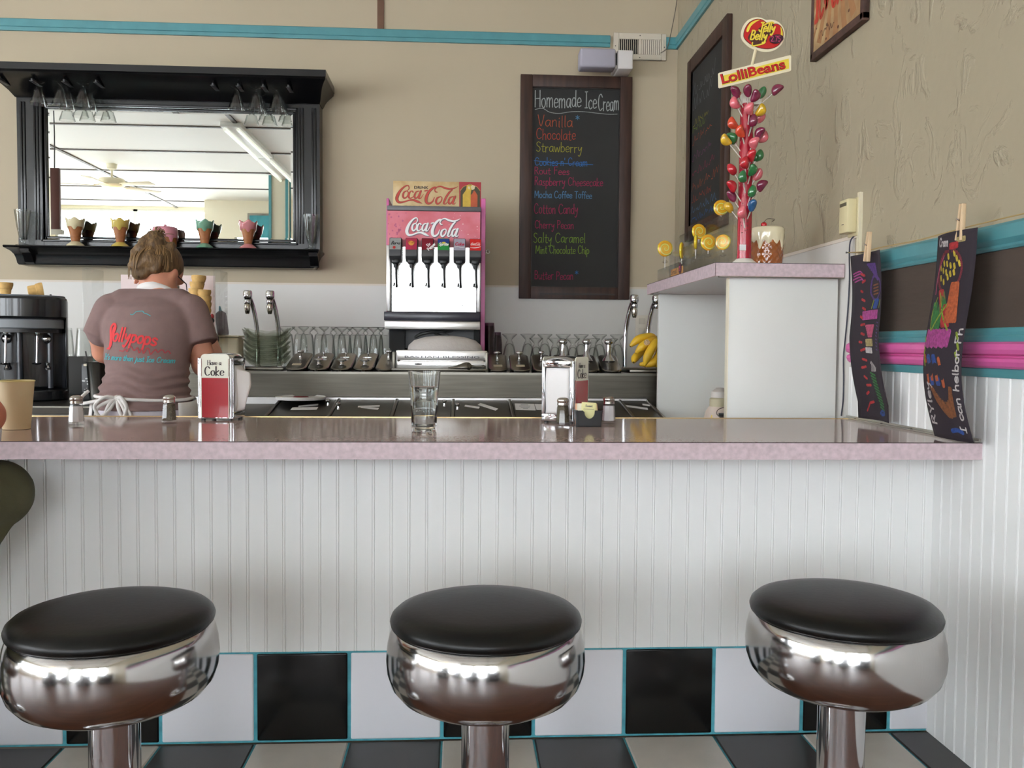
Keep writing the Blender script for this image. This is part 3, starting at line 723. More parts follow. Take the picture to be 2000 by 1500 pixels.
# ------------------------------------------------------------------ chalkboards
CH = {k: pm('chalk_'+k, tuple(.84*q for q in c), rough=.95, var=(260, .22)) for k, c in dict(white=(186, 190, 188), orange=(196, 92, 58), red=(192, 76, 54), lime=(172, 164, 56), blue=(58, 116, 186), pink=(176, 46, 92), green=(134, 166, 58), sky=(92, 140, 184), violet=(150, 70, 130), dim=(130, 136, 138)).items()}
def chalkboards():
    t = thing('menu_chalkboard', 'tall chalkboard listing homemade ice cream flavours in a dark wood frame', 'chalkboard', (.6145, 4.78, 1.202))
    w, h = .602, 1.194; f = .064
    mb = MB(); 
    for a, b, c, d in ((-w/2, 0, -w/2+f, h), (w/2-f, 0, w/2, h), (-w/2+f, 0, w/2-f, f), (-w/2+f, h-f, w/2-f, h)):
        mb.rbox(a, -.03, b, c, -.001, d, .003)
    mb.build('frame', DARK_WOOD, t)
    mb = MB(); e = .0045
    for a, b, c, d in ((-w/2+f, f, -w/2+f+e, h-f), (w/2-f-e, f, w/2-f, h-f), (-w/2+f, f, w/2-f, f+e), (-w/2+f, h-f-e, w/2-f, h-f)):
        mb.box(a, -.022, b, c, -.010, d)
    mb.box(-.19, -.034, .022, .22, -.026, .030)
    mb.build('inner_lip', pm('black_brown_lip', (34, 24, 20), rough=.5), t)
    bd = MB().box(-w/2+f, -.014, f, w/2-f, -.004, h-f).build('slate', BOARD_BLACK, t)
    M = plane((-.300, -.014, 1.194), (1, 0, 0), (0, 0, 1), .0007)
    K = .001034
    rows = [('Homemade', 'white', 168, 420, 447, 84), ('Ice', 'white', 430, 497, 450, 82), ('Cream', 'white', 500, 615, 458, 84), ('Vanilla', 'orange', 185, 376, 550, 58), ('*', 'sky', 380, 410, 536, 52), ('Chocolate', 'red', 178, 392, 616, 55), ('Strawberry', 'lime', 178, 427, 682, 50),
            ("Cookies n' Cream", 'blue', 172, 456, 752, 40), ('Rout Fees', 'pink', 170, 360, 798, 37), ('Raspberry Cheesecake', 'pink', 172, 540, 856, 42), ('Mocha Coffee Toffee', 'sky', 172, 481, 921, 36), ('Cotton Candy', 'pink', 170, 408, 1003, 52), ('Cherry Pecan', 'pink', 175, 386, 1081, 40),
            ('Salty Caramel', 'green', 168, 450, 1156, 50), ('Mint Chocolate Chip', 'green', 180, 470, 1214, 42), ('Butter Pecan', 'pink', 176, 386, 1350, 42), ('*', 'blue', 386, 412, 1342, 42)]
    R = random.Random(4); packs = {}
    for txt, c, x0, x1, yb, hh in rows:
        mb = packs.setdefault(c, MB())
        hand(mb, txt, M, hh*K, .0048 if hh > 60 else .0034, (x1-x0)*K*.98, (x0-99)*K+.004, -(yb-284)*K*.988, wob=.05, rnd=R)
    P = catmull([(175, 462), (215, 456), (250, 474), (300, 480), (360, 470), (430, 468), (500, 474), (560, 478), (606, 476)], 5)
    ribbon(packs['white'], [((a-99)*K, -(b-284)*K*.988, .0028) for a, b in P], M)
    ribbon(packs['blue'], [((a-99)*K, -(b-284)*K*.988, .004) for a, b in ((172, 728), (300, 740), (480, 743))], M)
    for c, mb in packs.items():
        o = mb.build('chalk_lettering', CH[c], bd)
    # the second board hangs on the side wall
    t = thing('specials_chalkboard', 'tall dark-framed chalkboard with rows of faint coloured chalk on the side wall', 'chalkboard', (1.166, 4.135, 1.482))
    w, h = .67, .905; f = .07
    mb = MB()
    for a, b, c, d in ((-w/2, 0, -w/2+f, h), (w/2-f, 0, w/2, h), (-w/2+f, 0, w/2-f, f), (-w/2+f, h-f, w/2-f, h)):
        mb.rbox(-.026, a, b, -.001, c, d, .003)
    mb.build('frame', DARK_WOOD, t)
    bd = MB().box(-.014, -w/2+f, f, -.004, w/2-f, h-f).build('slate', BOARD_BLACK, t)
    M = plane((-.014, w/2-f-.012, 0), (0, -1, 0), (0, 0, 1), .0007)
    R = random.Random(9); packs = {}
    lines = [('dim', .715, .34, .07), ('dim', .645, .30, .07), ('lime', .560, .24, .035), ('green', .530, .20, .035), ('orange', .470, .34, .04), ('violet', .390, .30, .035), ('pink', .315, .34, .035), ('orange', .240, .38, .042), ('red', .185, .30, .038), ('sky', .135, .36, .034), ('blue', .090, .34, .034)]
    for c, z, ln, hh in lines:
        mb = packs.setdefault(c, MB()); x = .01
        while x < ln:
            S = [(x, z, .003)]; wl = R.uniform(.05, .11); e = x+wl
            while x < e:
                x += R.uniform(.009, .016); S.append((x, z+R.choice((0, .5, 1, .45))*hh*R.uniform(.6, 1), .003))
            ribbon(mb, catmull(S, 4), M); x += .022
    for c, mb in packs.items(): mb.build('chalk_scribble', CH[c], bd)
chalkboards()

def wall_bits():
    t = thing('wall_speaker', 'pale grey and white speaker box standing on top of the menu chalkboard', 'speaker', (.612, 4.66, 2.3975))
    MB().rbox(0, -.055, 0, .188, .045, .098, .012, 3).build('grille', pm('lavender_grey_grille', (170, 166, 178), rough=.8, bump=(700, .3, .001)), t)
    MB().rbox(.186, -.020, .004, .200, .10, .094, .003).rbox(.200, -.035, 0, .282, .115, .098, .008, 3).build('housing', pm('white_housing', (222, 216, 214), rough=.45), t)
    MB().box(.188, -.0215, .022, .1985, -.0195, .084).build('port_slot', pm('slot_black', (26, 24, 26), rough=.6), t)
    t = thing('air_vent', 'cream metal air vent with dark louvres high in the wall corner', 'vent', (.957, 4.78, 2.563))
    cm = pm('cream_metal', (206, 196, 180), rough=.45)
    mb = MB()
    x0, x1, z0, z1 = -.1435, .1435, -.071, .071
    for a, b, c, d in ((x0, z0, -.115, z1), (.117, z0, x1, z1), (-.115, z0, .117, -.041), (-.115, .039, .117, z1), (-.008, -.041, .009, .039)):
        mb.box(a, -.012, b, c, -.001, d)
    mb.build('vent_frame', cm, t, bevel=.002)
    MB().box(-.115, -.0035, -.041, .117, -.001, .039).build('vent_duct', pm('duct_dark', (28, 26, 24), rough=.9), t)
    for g, (a, b, ang) in enumerate(((-.115, -.008, -.5), (.009, .117, .85))):
        mb = MB()
        for k in range(10):
            x = a+(b-a)*(k+.5)/10
            X = Matrix.Translation((x, -.008, 0)) @ Matrix.Rotation(ang, 4, 'Z')
            mb.box(-.0009, -.005, -.041, .0009, .005, .039, 0, X)
        mb.build('louvre', cm, t)
    mb = MB()
    for x, z in ((0, .058), (0, -.058), (-.133, 0), (.133, 0)): mb.ell((x, -.012, z), (.003, .0015, .003), 10, 6)
    for (x, z) in ((0, .058), (0, -.058), (-.133, 0), (.133, 0)):
        MB().ell((x, -.012, z), (.003, .0015, .003), 10, 6).build('screw', DARK_GREY, t)
    MB().tube([(.112, -.02, -.03), (.126, -.022, -.03), (.126, -.022, .035), (.128, -.02, .035)], .0018, 8).build('lever', cm, t)
    c = MB().tube(catmull([(1.162, 4.772, 2.95), (1.152, 4.765, 2.80), (1.128, 4.762, 2.66), (1.108, 4.752, 2.575), (1.095, 4.746, 2.545), (1.075, 4.744, 2.530), (1.068, 4.757, 2.528)], 6), .0022, 8).build('thin_cable', pm('grey_cable', (96, 88, 80), rough=.6))
    tag(c, 'thin grey cable dropping down the corner into the air vent', 'cable')
    # tin sign high on the side wall
    t = thing('tin_sign', 'rusty cream tin ice cream sign with sunburst rays, high on the plaster wall', 'sign', (1.166, 2.69, 1.89))
    fr = pm('rusty_sign_frame', (74, 50, 42), rough=.7, var=(30, .35))
    fc = pm('aged_cream_tin', (198, 170, 124), rough=.6, var=(9, .3, (134, 92, 58)))
    s = MB().box(-.018, -.185, .0, -.010, .185, .46).build('panel', fc, t)
    mb = MB()
    for a, b, c, d in ((-.19, 0, -.172, .46), (.172, 0, .19, .46), (-.19, -.004, .19, .02), (-.19, .45, .19, .47)): mb.rbox(-.022, a, b, -.001, c, d, .002)
    mb.build('rim', fr, t)
    M = plane((-.018, .172, .02), (0, -1, 0), (0, 0, 1), .0006)
    mb = MB()
    for k in range(15):
        a = PI*(k+.5)/15; a0, a1 = a-.06, a+.06
        c = (.17, .30)
        for sg in (-1,):
            pts = [(c[0]+.02*math.cos(a), c[1]+.02*math.sin(a)*sg), (c[0]+.31*math.cos(a0), max(.0, c[1]+.31*math.sin(a0)*sg)), (c[0]+.31*math.cos(a1), max(.0, c[1]+.31*math.sin(a1)*sg))]
            pts = [(min(.343, max(.0, x)), y) for x, y in pts]
            poly2d(mb, pts, M)
    mb.build('sunburst', pm('faded_brown_ray', (164, 118, 78), rough=.7, var=(20, .2)), s)
    M2 = plane((-.018, .172, .02), (0, -1, 0), (0, 0, 1), .0013)
    mb = MB(); hand(mb, 'ICE CREAM', M2, .115, .017, .33, .012, .095, slant=.12)
    mb.build('red_lettering', pm('faded_red_paint', (178, 56, 38), rough=.6, var=(30, .2)), s)
    mb = MB(); R = random.Random(3)
    S = [(.05+.0085*k, .030+R.choice((0, .6, 1))*.018, .003) for k in range(14)]
    ribbon(mb, catmull(S, 4), M2)
    for k in range(6):
        x, y = R.uniform(.02, .33), R.uniform(.0, .09); r = R.uniform(.003, .008)
        poly2d(mb, [(x+r*math.cos(q*.785), y+r*R.uniform(.6, 1)*math.sin(q*.785)) for q in range(8)], M2)
    mb.build('small_script', pm('rust_brown', (96, 62, 44), rough=.8), s)
    # thermostat and its wire
    t = thing('thermostat', 'beige plastic thermostat box on the plaster wall above the partition', 'thermostat', (1.166, 2.555, 1.275))
    bg = pm('aged_beige_plastic', (212, 200, 158), rough=.5); bgd = pm('beige_plate', (196, 184, 146), rough=.55)
    MB().rbox(-.012, -.032, .0, -.001, .032, .112, .002).build('wall_plate', bgd, t)
    MB().rbox(-.040, -.028, .010, -.012, .030, .108, .003).build('cover', bg, t)
    MB().box(-.0408, -.020, .088, -.0398, .024, .098).build('badge', pm('brown_badge', (92, 84, 66), rough=.5), t)
    MB().box(-.0405, -.004, .034, -.0398, .010, .036).build('slot', INK, t)
    zs = [(1.158, 2.548, 1.277), (1.150, 2.556, 1.262), (1.152, 2.566, 1.225), (1.157, 2.572, 1.15), (1.157, 2.578, 1.06), (1.157, 2.590, .98), (1.157, 2.600, .92), (1.158, 2.598, .85), (1.158, 2.598, .79), (1.157, 2.606, .74)]
    c = MB().tube(catmull(zs, 5), .0022, 8).build('thermostat_wire', pm('dark_wire', (44, 46, 60), rough=.5))
    tag(c, 'thin dark wire hanging down beside the white partition', 'wire')
wall_bits()

# ------------------------------------------------------------------ children's drawings on the twine
def drawings():
    tw = MB().tube(catmull([(1.120, 2.50, 1.222), (1.115, 2.40, 1.214), (1.112, 2.28, 1.213), (1.113, 2.1, 1.210), (1.113, 1.93, 1.213), (1.112, 1.75, 1.214), (1.115, 1.4, 1.213), (1.12, .9, 1.222)], 8), .0014, 6).build('twine_line', TWINE)
    tag(tw, 'jute twine stretched along the teal moulding', 'string')
    for y, z in ((2.50, 1.222), (.9, 1.222)):
        n = MB().tube([(1.165, y, z), (1.114, y, z)], .0016, 8).ell((1.113, y, z), (.0012, .0035, .0035), 10, 6).build('nail', DARK_GREY)
        n.parent = tw
    black = pm('black_construction_paper', (42, 34, 42), rough=.9, var=(6, .15), bump=(160, .15, .001))
    wax = {k: pm('crayon_'+k, tuple(.82*q for q in c), rough=.8, var=(150, .35)) for k, c in dict(red=(188, 48, 52), orange=(196, 96, 52), yellow=(216, 190, 60), green=(52, 124, 62), lime=(150, 170, 54), purple=(92, 56, 132), magenta=(184, 74, 150), pink=(196, 84, 120), blue=(44, 82, 160), brown=(138, 84, 48), maroon=(124, 42, 56), white=(214, 206, 206), tan=(184, 164, 110)).items()}
    def sheet(y0, y1, z1, z0, curve, name, label, draw, twist):
        w = y0-y1; h = z1-z0; nz = 40; nu = 10
        def surf(u, v, off=0.0):
            """u 0..1 across (towards the camera), v 0..1 downwards."""
            x, ys = curve(v)
            b = twist(u, v)
            return Vector((x+b-off, y0-u*w+ys, z1-v*h))
        vs = []; fs = []
        for k in range(nz+1):
            for i in range(nu+1): vs.append(surf(i/nu, k/nz))
        for k in range(nz):
            for i in range(nu): a = k*(nu+1)+i; fs.append((a, a+1, a+nu+2, a+nu+1))
        o = MB().add(vs, fs).build(name, black, solid=.0006, crease=80)
        tag(o, label, 'drawing', 'crayon drawings pinned on the twine')
        packs = {}
        def st(c, pts, wd=.006, n=4):
            mb = packs.setdefault(c, MB())
            P = catmull([(a, b, wd) for a, b in pts], n)
            ribbon(mb, [(a*w, b*h, ww) for a, b, ww in P], lambda x, y: surf(x/w, y/h, .0012))
        def txt(c, s, x, y, hh, ln, ang, wd=.004):
            mb = packs.setdefault(c, MB())
            S, L = write2d(s, hh, wd)
            k = ln/L; ca, sa = math.cos(ang), math.sin(ang)
            for Q in S: ribbon(mb, [(x*w+(a*k*ca-b*sa), y*h-(a*k*sa+b*ca), c2) for a, b, c2 in Q], lambda p, q: surf(p/w, q/h, .0012))
        draw(st, txt)
        for c, mb in packs.items(): mb.build('crayon_mark', wax[c], o)
        return o
    R = random.Random(6)
    def draw1(st, txt):
        for k in range(9): st('purple', [(.52+.04*k, .07+.012*k), (.80+.01*k, .075+.012*k)], .006)
        for a in (0, .03): st('purple', [(.62-a, .20), (.72, .15-a*.3), (.92+a*.5, .17), (.95, .24), (.78, .285+a*.3), (.62-a, .25), (.62-a, .20)], .004)
        for k in range(4): st('brown', [(.70, .20+.018*k), (.88, .195+.018*k)], .004)
        for k in range(3): st('blue', [(.70+.05*k, .33), (.78+.05*k, .29)], .010)
        st('lime', [(.62, .335), (.70, .29)], .004); st('lime', [(.92, .335), (.95, .29)], .003)
        for k in range(8): st('magenta', [(.34, .355+.006*k), (.86, .352+.006*k)], .006)
        for k in range(6): st('pink', [(.46+.02*k, .44+.012*k), (.74-.01*k, .44+.012*k)], .008)
        for k in range(4): st('tan', [(.48, .525+.010*k), (.70, .525+.010*k)], .007)
        for k in range(3): st('white', [(.46, .575+.010*k), (.66, .578+.010*k)], .007)
        for k in range(16):
            v = .12+.052*k; u = .30+.03*math.sin(k*2.1)
            st('red', [(u, v), (u+R.uniform(.05, .13), v+R.uniform(-.02, .02))], .007)
        for k, (a, b) in enumerate(((.06, .115), (.08, .13), (.05, .15), (.1, .165))): st('magenta', [(a, b), (a+.2, b-.012), (a+.28, b+.004)], .004)
        for k in range(6): st('white', [(.55+.03*k, .665+.008*k), (.60+.03*k, .655+.006*k), (.56+.03*k, .71)], .0028)
        for k in range(12): st('green', [(.50+.01*k, .72+.018*k), (.66+.01*k, .735+.018*k)], .005)
        for k in range(9): st('purple', [(.86, .42+.02*k), (.92, .425+.02*k)], .003)
        st('blue', [(.60, .955), (.70, .935), (.78, .955), (.64, .962)], .008)
        st('red', [(.22, .95), (.30, .90)], .005)
    def draw2(st, txt):
        txt('white', 'Crem', .12, .055, .018, .052, -.08, .0042)
        for k in range(4): st('tan', [(.66, .036+.005*k), (.80, .034+.005*k)], .005)
        for k in range(3): st('red', [(.50, .060+.008*k), (.66, .058+.008*k)], .008)
        for k in range(19):
            v = .09+.010*k; s = math.sqrt(max(0, 1-((v-.185)/.105)**2)); st('maroon', [(.50-.32*s, v), (.50+.28*s, v)], .007)
        st('pink', [(.34, .11), (.20, .17), (.15, .23), (.16, .29)], .004)
        for (a, b) in ((.46, .115), (.60, .105), (.35, .145), (.44, .15), (.66, .13), (.25, .165), (.34, .18), (.53, .16), (.62, .165), (.72, .155), (.43, .19), (.54, .20), (.28, .215), (.62, .195), (.38, .235), (.48, .215)): st('yellow', [(a, b-.009), (a+.02, b+.009)], .007)
        for k in range(8): st('red', [(.30+.015*k, .28), (.52+.02*k, .45)], .009)
        for k in range(7): st('orange', [(.62+.02*k, .25), (.58+.035*k, .43)], .009)
        for k in range(10): st('green', [(.16+.004*k, .34+.013*k), (.46-.004*k, .335+.014*k)], .009)
        for k in range(6): st('green', [(.34+.02*k, .285), (.42+.02*k, .34)], .006)
        st('lime', [(.20, .47), (.40, .40), (.72, .30)], .005); st('lime', [(.66, .47), (.50, .40), (.34, .29)], .005); st('lime', [(.16, .47), (.14, .38), (.26, .31)], .004)
        for k in range(14): st('magenta', [(.06+.048*k, .54+.004*(k % 3)), (.10+.047*k, .475+.004*(k % 2))], .012)
        for k, u in enumerate((.13, .27, .41)): st('orange', [(u-.06, .60), (u+.08, .72)], .012)
        for k, u in enumerate((.20, .37)):
            for d in (0, .04): st('blue', [(u-.02+d, .60), (u+.12+d, .73)], .012)
        st('orange', [(.52, .61), (.64, .74)], .010)
        for k in range(17): st('brown', [(.28+.023*k, .755+.008*k), (.78, .75+.008*k)], .008)
        st('brown', [(.26, .74), (.42, .82), (.70, .89), (.76, .75)], .006)
        for (a, b) in ((-.0, .52), (-.05, .56), (.02, .59), (.86, .50), (.90, .55), (.88, .595), (.06, .63)): st('lime', [(max(.02, a), b-.014), (max(.05, a+.03), b+.014)], .006)
        txt('white', 'RYley', .24, .935, .025, .10, PI/2, .0046)
        txt('white', 'I can helbor Fh', 1.0-.075, .955, .017, .23, PI/2-.03, .0036)
        st('blue', [(.62, .955), (.74, .948), (.84, .957)], .010)
    sheet(2.46, 2.285, 1.207, .752, lambda v: (1.108+.006*math.sin(2*PI*v), -.075*max(0, min(1, (v-.5)/.4))**1.2-.006*math.sin(PI*v)), 'crayon_drawing', 'narrow black paper with purple and red crayon marks, nearer the partition', draw1, lambda u, v: .012*math.sin(PI*u)*(.3+v)-.0)
    sheet(1.995, 1.838, 1.206, .742, lambda v: (1.106-.014*math.sin(PI*v)+.010*math.sin(2*PI*v), .020*math.sin(PI*v)-.01*v), 'crayon_drawing', 'black paper with a big crayon ice cream cone and white handwriting', draw2, lambda u, v: -.014*math.sin(PI*u)*(1-v*.5))
    def peg(y, z, label, tilt):
        t = thing('clothespin', label, 'clothespin', (1.098, y, z), 0, 'clothespins on the twine')
        X = Matrix.Rotation(tilt, 4, 'X')
        for s, o in ((-1, 0), (1, 1)):
            Y = X @ Matrix.Rotation(.07*s, 4, 'X')
            MB().rbox(-.005, -.0045+.0062*s-.0028, -.042, .005, .0045+.0062*s-.0028-.002, .038, .0015, 2, 0, Y).build('wood_leg', PINE, t)
        MB().tube([(-.006, -.006, .002), (-.008, 0, .006), (-.006, .006, .002), (.006, .006, -.002), (.008, 0, -.004), (.006, -.006, .0)], .0013, 8, 0, X).build('spring', CHROME, t)
    peg(2.335, 1.222, 'wooden clothespin holding the purple crayon drawing', .16)
    peg(1.892, 1.226, 'wooden clothespin holding the ice cream cone drawing', .10)
drawings()
# ================================================================== ON THE COUNTER
ZT = .7378
def on_counter():
    # shakers
    shell = thin_glass('shaker_glass', (253, 253, 253), (228, 228, 228), .5)
    salt = pm('table_salt', (240, 238, 240), rough=.9, bump=(400, .2, .001))
    pepper = pm('ground_pepper', (96, 88, 72), rough=.95, var=(420, .75), bump=(500, .6, .002))
    cap = pm('shaker_cap', (196, 190, 184), rough=.22, metal=1, var=(30, .1))
    oct_ = lambda a, z: 1/math.cos(((a+PI/8) % (PI/4))-PI/8)*.955
    def shaker(x, y, fill, label, lvl, s=1.0):
        t = thing('salt_shaker' if fill is salt else 'pepper_shaker', label, 'shaker', (x, y, ZT), random.uniform(0, .6))
        MB().lathe([(0, .0005), (.0178, .0005), (.0195, .003), (.0192, .008), (.0165, .044), (.0140, .052), (.0132, .056), (.0125, .056), (.0155, .044), (.0178, .008), (.0, .005)], 48, rmod=oct_).build('glass_body', shell, t, crease=18)
        MB().lathe([(0, .0054), (.0172, .0085), (.0172-.0027*(lvl-.008)/.036, lvl), (0, lvl+.001)], 32, rmod=oct_).build('contents', fill, t, crease=18)
        MB().lathe([(.0142, .0530), (.0150, .0533), (.0152, .056), (.0146, .057), (.0146, .061), (.0156, .0625), (.0158, .066), (.0150, .0685), (.0120, .0715), (.006, .0735), (0, .074)], 32).build('metal_cap', cap, t, crease=50)
        return t
    shaker(-.963, 2.268, salt, 'glass salt shaker between the paper cup and the left napkin dispenser', .046)
    shaker(-.751, 2.319, pepper, 'glass pepper shaker in front of the waitress', .050)
    shaker(.268, 2.283, pepper, 'glass pepper shaker in front of the open napkin side', .052)
    shaker(.399, 2.341, salt, 'glass salt shaker beside the black sweetener caddy', .048)
    # water glass
    t = thing('water_glass', 'clear pint glass half full of water standing alone on the counter', 'glass', (-.086, 2.113, ZT))
    outer = [(.0285, .0), (.0295, .002), (.0298, .010), (.0335, .09), (.0385, .140), (.0390, .1445)]
    inner = [(.0370, .1445), (.0365, .140), (.0317, .09), (.0275, .016), (.024, .0125), (0, .012)]
    MB().lathe([(0, 0)]+outer+inner, 64).build('tumbler', real_glass('clear_glass', (250, 252, 252), 1.46), t, crease=50)
    MB().lathe([(0, .0123), (.0236, .0128), (.0272, .0162), (.0330, .1075), (.0322, .1066), (0, .1064)], 64).build('water', real_glass('water', (247, 251, 252), 1.33), t, crease=50)
    # napkin dispensers
    red = pm('red_enamel', (170, 28, 40), rough=.25, coat=.3, var=(8, .06)); cream = pm('cream_enamel', (232, 232, 216), rough=.28, coat=.3)
    def dispenser(x, y, rz, label, napk, flap=False):
        t = thing('napkin_dispenser', label, 'napkin dispenser', (x, y, ZT), rz, 'chrome napkin dispensers on the counter')
        w, d, h = .094, .100, .178
        def arch(w_, z0, z1, r, n=8):
            P = [(-w_/2, z0), (w_/2, z0)]
            P += [(w_/2-r+r*math.cos(PI/2*k/n), z1-r+r*math.sin(PI/2*k/n)) for k in range(n+1)]
            P += [(-w_/2+r-r*math.sin(PI/2*k/n), z1-r+r*math.cos(PI/2*k/n)) for k in range(n+1)]
            return P
        # chrome shell: top, four rounded posts and the two open faces (left and right), printed panels front and back
        mb = MB()
        for sx in (-1, 1):
            prof = [(sx*(w/2), -d/2+.010), (sx*(w/2), d/2-.010)]
            mb.rbox(sx*w/2-.0015, -d/2+.004, .006, sx*w/2+.0015, -d/2+.012, h-.010, .001)
            mb.rbox(sx*w/2-.0015, d/2-.012, .006, sx*w/2+.0015, d/2-.004, h-.010, .001)
            mb.rbox(sx*w/2-.0015, -d/2+.004, h-.028, sx*w/2+.0015, d/2-.004, h-.010, .001)
            mb.rbox(sx*w/2-.0015, -d/2+.004, .006, sx*w/2+.0015, d/2-.004, .024, .001)
            for sy in (-1, 1): mb.tube([(sx*(w/2-.006), sy*(d/2-.006), .006), (sx*(w/2-.006), sy*(d/2-.006), h-.012)], .0055, 16)
        mb.build('chrome_shell', CHROME, t)
        n = 9; vs = []; fs = []
        # domed top
        for i in range(n):
            u = i/(n-1); yy = -d/2+.001+u*(d-.002)
            zz = h-.014+.016*math.sin(PI*(.10+.80*u))
            for j in range(n):
                v = j/(n-1); xx = -w/2-.001+v*(w+.002)
                vs.append((xx, yy, zz-.008*abs(2*v-1)**6))
        for i in range(n-1):
            for j in range(n-1): fs.append((i*n+j, i*n+j+1, (i+1)*n+j+1, (i+1)*n+j))
        MB().add(vs, fs).build('top_cover', CHROME, t, solid=.0018)
        MB().rbox(-w/2, -d/2+.002, .004, w/2, d/2-.002, .010, .002).build('base_plate', CHROME, t)
        for sy in (-1, 1):
            f = sy*(d/2+.0002)
            p = MB().box(-w/2+.010, min(f, f-sy*.002), .008, w/2-.010, max(f, f-sy*.002), .116).build('red_panel', red, t)
            q = MB().prism(arch(w-.016, .116, h+.0005, .012), min(f, f-sy*.0024), max(f, f-sy*.0024), 'y').build('cream_panel', cream, t)
            M = plane((-w/2*(-sy)*(-1) if False else (-w/2 if sy < 0 else w/2), f, 0), (-sy, 0, 0), (0, 0, 1), .0006)
            mb = MB()
            for xx in (.0095, w-.0095): mb.add([M(xx-.0012, .008), M(xx+.0012, .008), M(xx+.0012, .117), M(xx-.0012, .117)], [(0, 1, 2, 3)])
            mb.add([M(.009, .1145), M(w-.009, .1145), M(w-.009, .117), M(.009, .117)], [(0, 1, 2, 3)])
            mb.build('cream_pinstripe', cream, p)
            mb = MB()
            for xx in (.0105, w-.0105): mb.add([M(xx-.0006, .119), M(xx+.0006, .119), M(xx+.0006, h-.012), M(xx-.0006, h-.012)], [(0, 1, 2, 3)])
            mb.build('maroon_pinstripe', pm('maroon_print', (110, 40, 40), rough=.5), q)
            mb = MB()
            hand(mb, 'Have a', M, .0125, .0022, .038, .027, .149, thin=.30)
            hand(mb, 'Coke', M, .0235, .0040, .054, .019, .121, thin=.28)
            mb.build('lettering', INK, q)
        mb = MB()
        for sx in (-1, 1):
            for sy in (-1, 1): MB().lathe([(0, 0), (.006, 0), (.006, .005), (0, .005)], 14, c=(sx*(w/2-.010), sy*(d/2-.012), 0)).build('rubber_foot', BLACK_PLASTIC, t)
        # napkin stack, pushed out through the open faces
        n2 = MB(); 
        for k in range(9):
            yy = 0
        stack = MB().rbox(-w/2+.002, -d/2+.014, .0245, w/2-.0025, d/2-.014, h-.030, .001).build('napkin_stack', WHITE_PAPER, t)
        R = random.Random(5)
        for sx, amt in napk:
            for q in range(2):
                vs = []; fs = []; nz = 16; ny = 8
                for k in range(nz+1):
                    v = k/nz
                    for i in range(ny+1):
                        u = i/ny
                        out = amt*(.35+.65*q)*(math.sin(PI*min(1, v*1.02))**.7)*(.35+.65*u)+.0015*math.sin(7*v+3*u+q)+.0008*math.sin(19*u+q)
                        vs.append((sx*(w/2-.0005+out), -d/2+.015+u*(d-.030), .026+v*(h-.058)+.006*q*u*(1-v)))
                for k in range(nz):
                    for i in range(ny): a = k*(ny+1)+i; fs.append((a, a+1, a+ny+2, a+ny+1))
                MB().add(vs, fs).build('pulled_napkin', WHITE_PAPER, stack, solid=.0004)
        if flap:
            vs = []; fs = []; nu, nv = 8, 14
            for k in range(nv+1):
                v = k/nv
                for i in range(nu+1):
                    u = i/nu
                    x = w/2-.004+u*(.044-.010*abs(v-.62)*2-(.018 if v > .93 else 0)-.010*(1-v))
                    z = .022+v*.122-.020*u*v*(u*.6+.2)+.006*u
                    y = -d/2+.022+.022*u+.004*math.sin(5*v+3*u)
                    vs.append((x, y, z))
            for k in range(nv):
                for i in range(nu): q = k*(nu+1)+i; fs.append((q, q+1, q+nu+2, q+nu+1))
            MB().add(vs, fs).build('pulled_napkin', WHITE_PAPER, stack, solid=.0005)
        return t
    dispenser(-.650, 2.445, -.10, 'chrome napkin dispenser, red panel facing front, behind the pepper shaker', [(1, .014), (-1, .012)], True)
    dispenser(.2865, 2.3885, .98, 'chrome napkin dispenser turned so its white napkins face front', [(-1, .0015), (1, .008)])
    # sweetener caddy and packets
    t = thing('sweetener_caddy', 'black plastic sweetener caddy with a scooped front', 'caddy', (.331, 2.262, ZT), .06)
    w, d, h = .066, .044, .042
    n = 16; P = [(-w/2*.93, 0), (w/2*.93, 0), (w/2, h)]
    P += [(.014+.004*math.cos(a), h-.004+.004*math.sin(a)) for a in (PI/2,)]
    P += [(.0135*math.cos(PI*k/n), h-.004-.017*math.sin(PI*k/n)) for k in range(n+1)]
    P += [(-.018, h), (-w/2, h)]
    mb = MB().prism(P, -d/2, -d/2+.0025, 'y').prism(P, d/2-.0025, d/2, 'y')
    mb.add([(-w/2*.93, -d/2, 0), (w/2*.93, -d/2, 0), (w/2*.93, d/2, 0), (-w/2*.93, d/2, 0), (-w/2*.93, -d/2, .003), (w/2*.93, -d/2, .003), (w/2*.93, d/2, .003), (-w/2*.93, d/2, .003)], [(0, 3, 2, 1), (4, 5, 6, 7), (0, 1, 5, 4), (1, 2, 6, 5), (2, 3, 7, 6), (3, 0, 4, 7)])
    for s in (-1, 1):
        a = [(s*w/2*.93, -d/2, 0), (s*w/2*.93, d/2, 0), (s*w/2, d/2, h), (s*w/2, -d/2, h)]
        b = [(p[0]-s*.0025, p[1], p[2]) for p in a]
        mb.add(a+b, [(0, 1, 2, 3), (7, 6, 5, 4), (0, 4, 5, 1), (1, 5, 6, 2), (2, 6, 7, 3), (3, 7, 4, 0)])
        mb.tube([(s*w/2, -d/2-.0005, h-.001), (s*w/2, d/2+.0005, h-.001)], .0022, 10)
    mb.build('tray', BLACK_PLASTIC, t)
    pk = {'yellow': pm('pale_yellow_packet', (232, 226, 166), rough=.6, bump=(120, .1, .002)), 'peach': pm('peach_packet', (222, 176, 140), rough=.6, bump=(120, .1, .002)), 'white': pm('cream_packet', (236, 228, 206), rough=.6, bump=(120, .1, .002))}
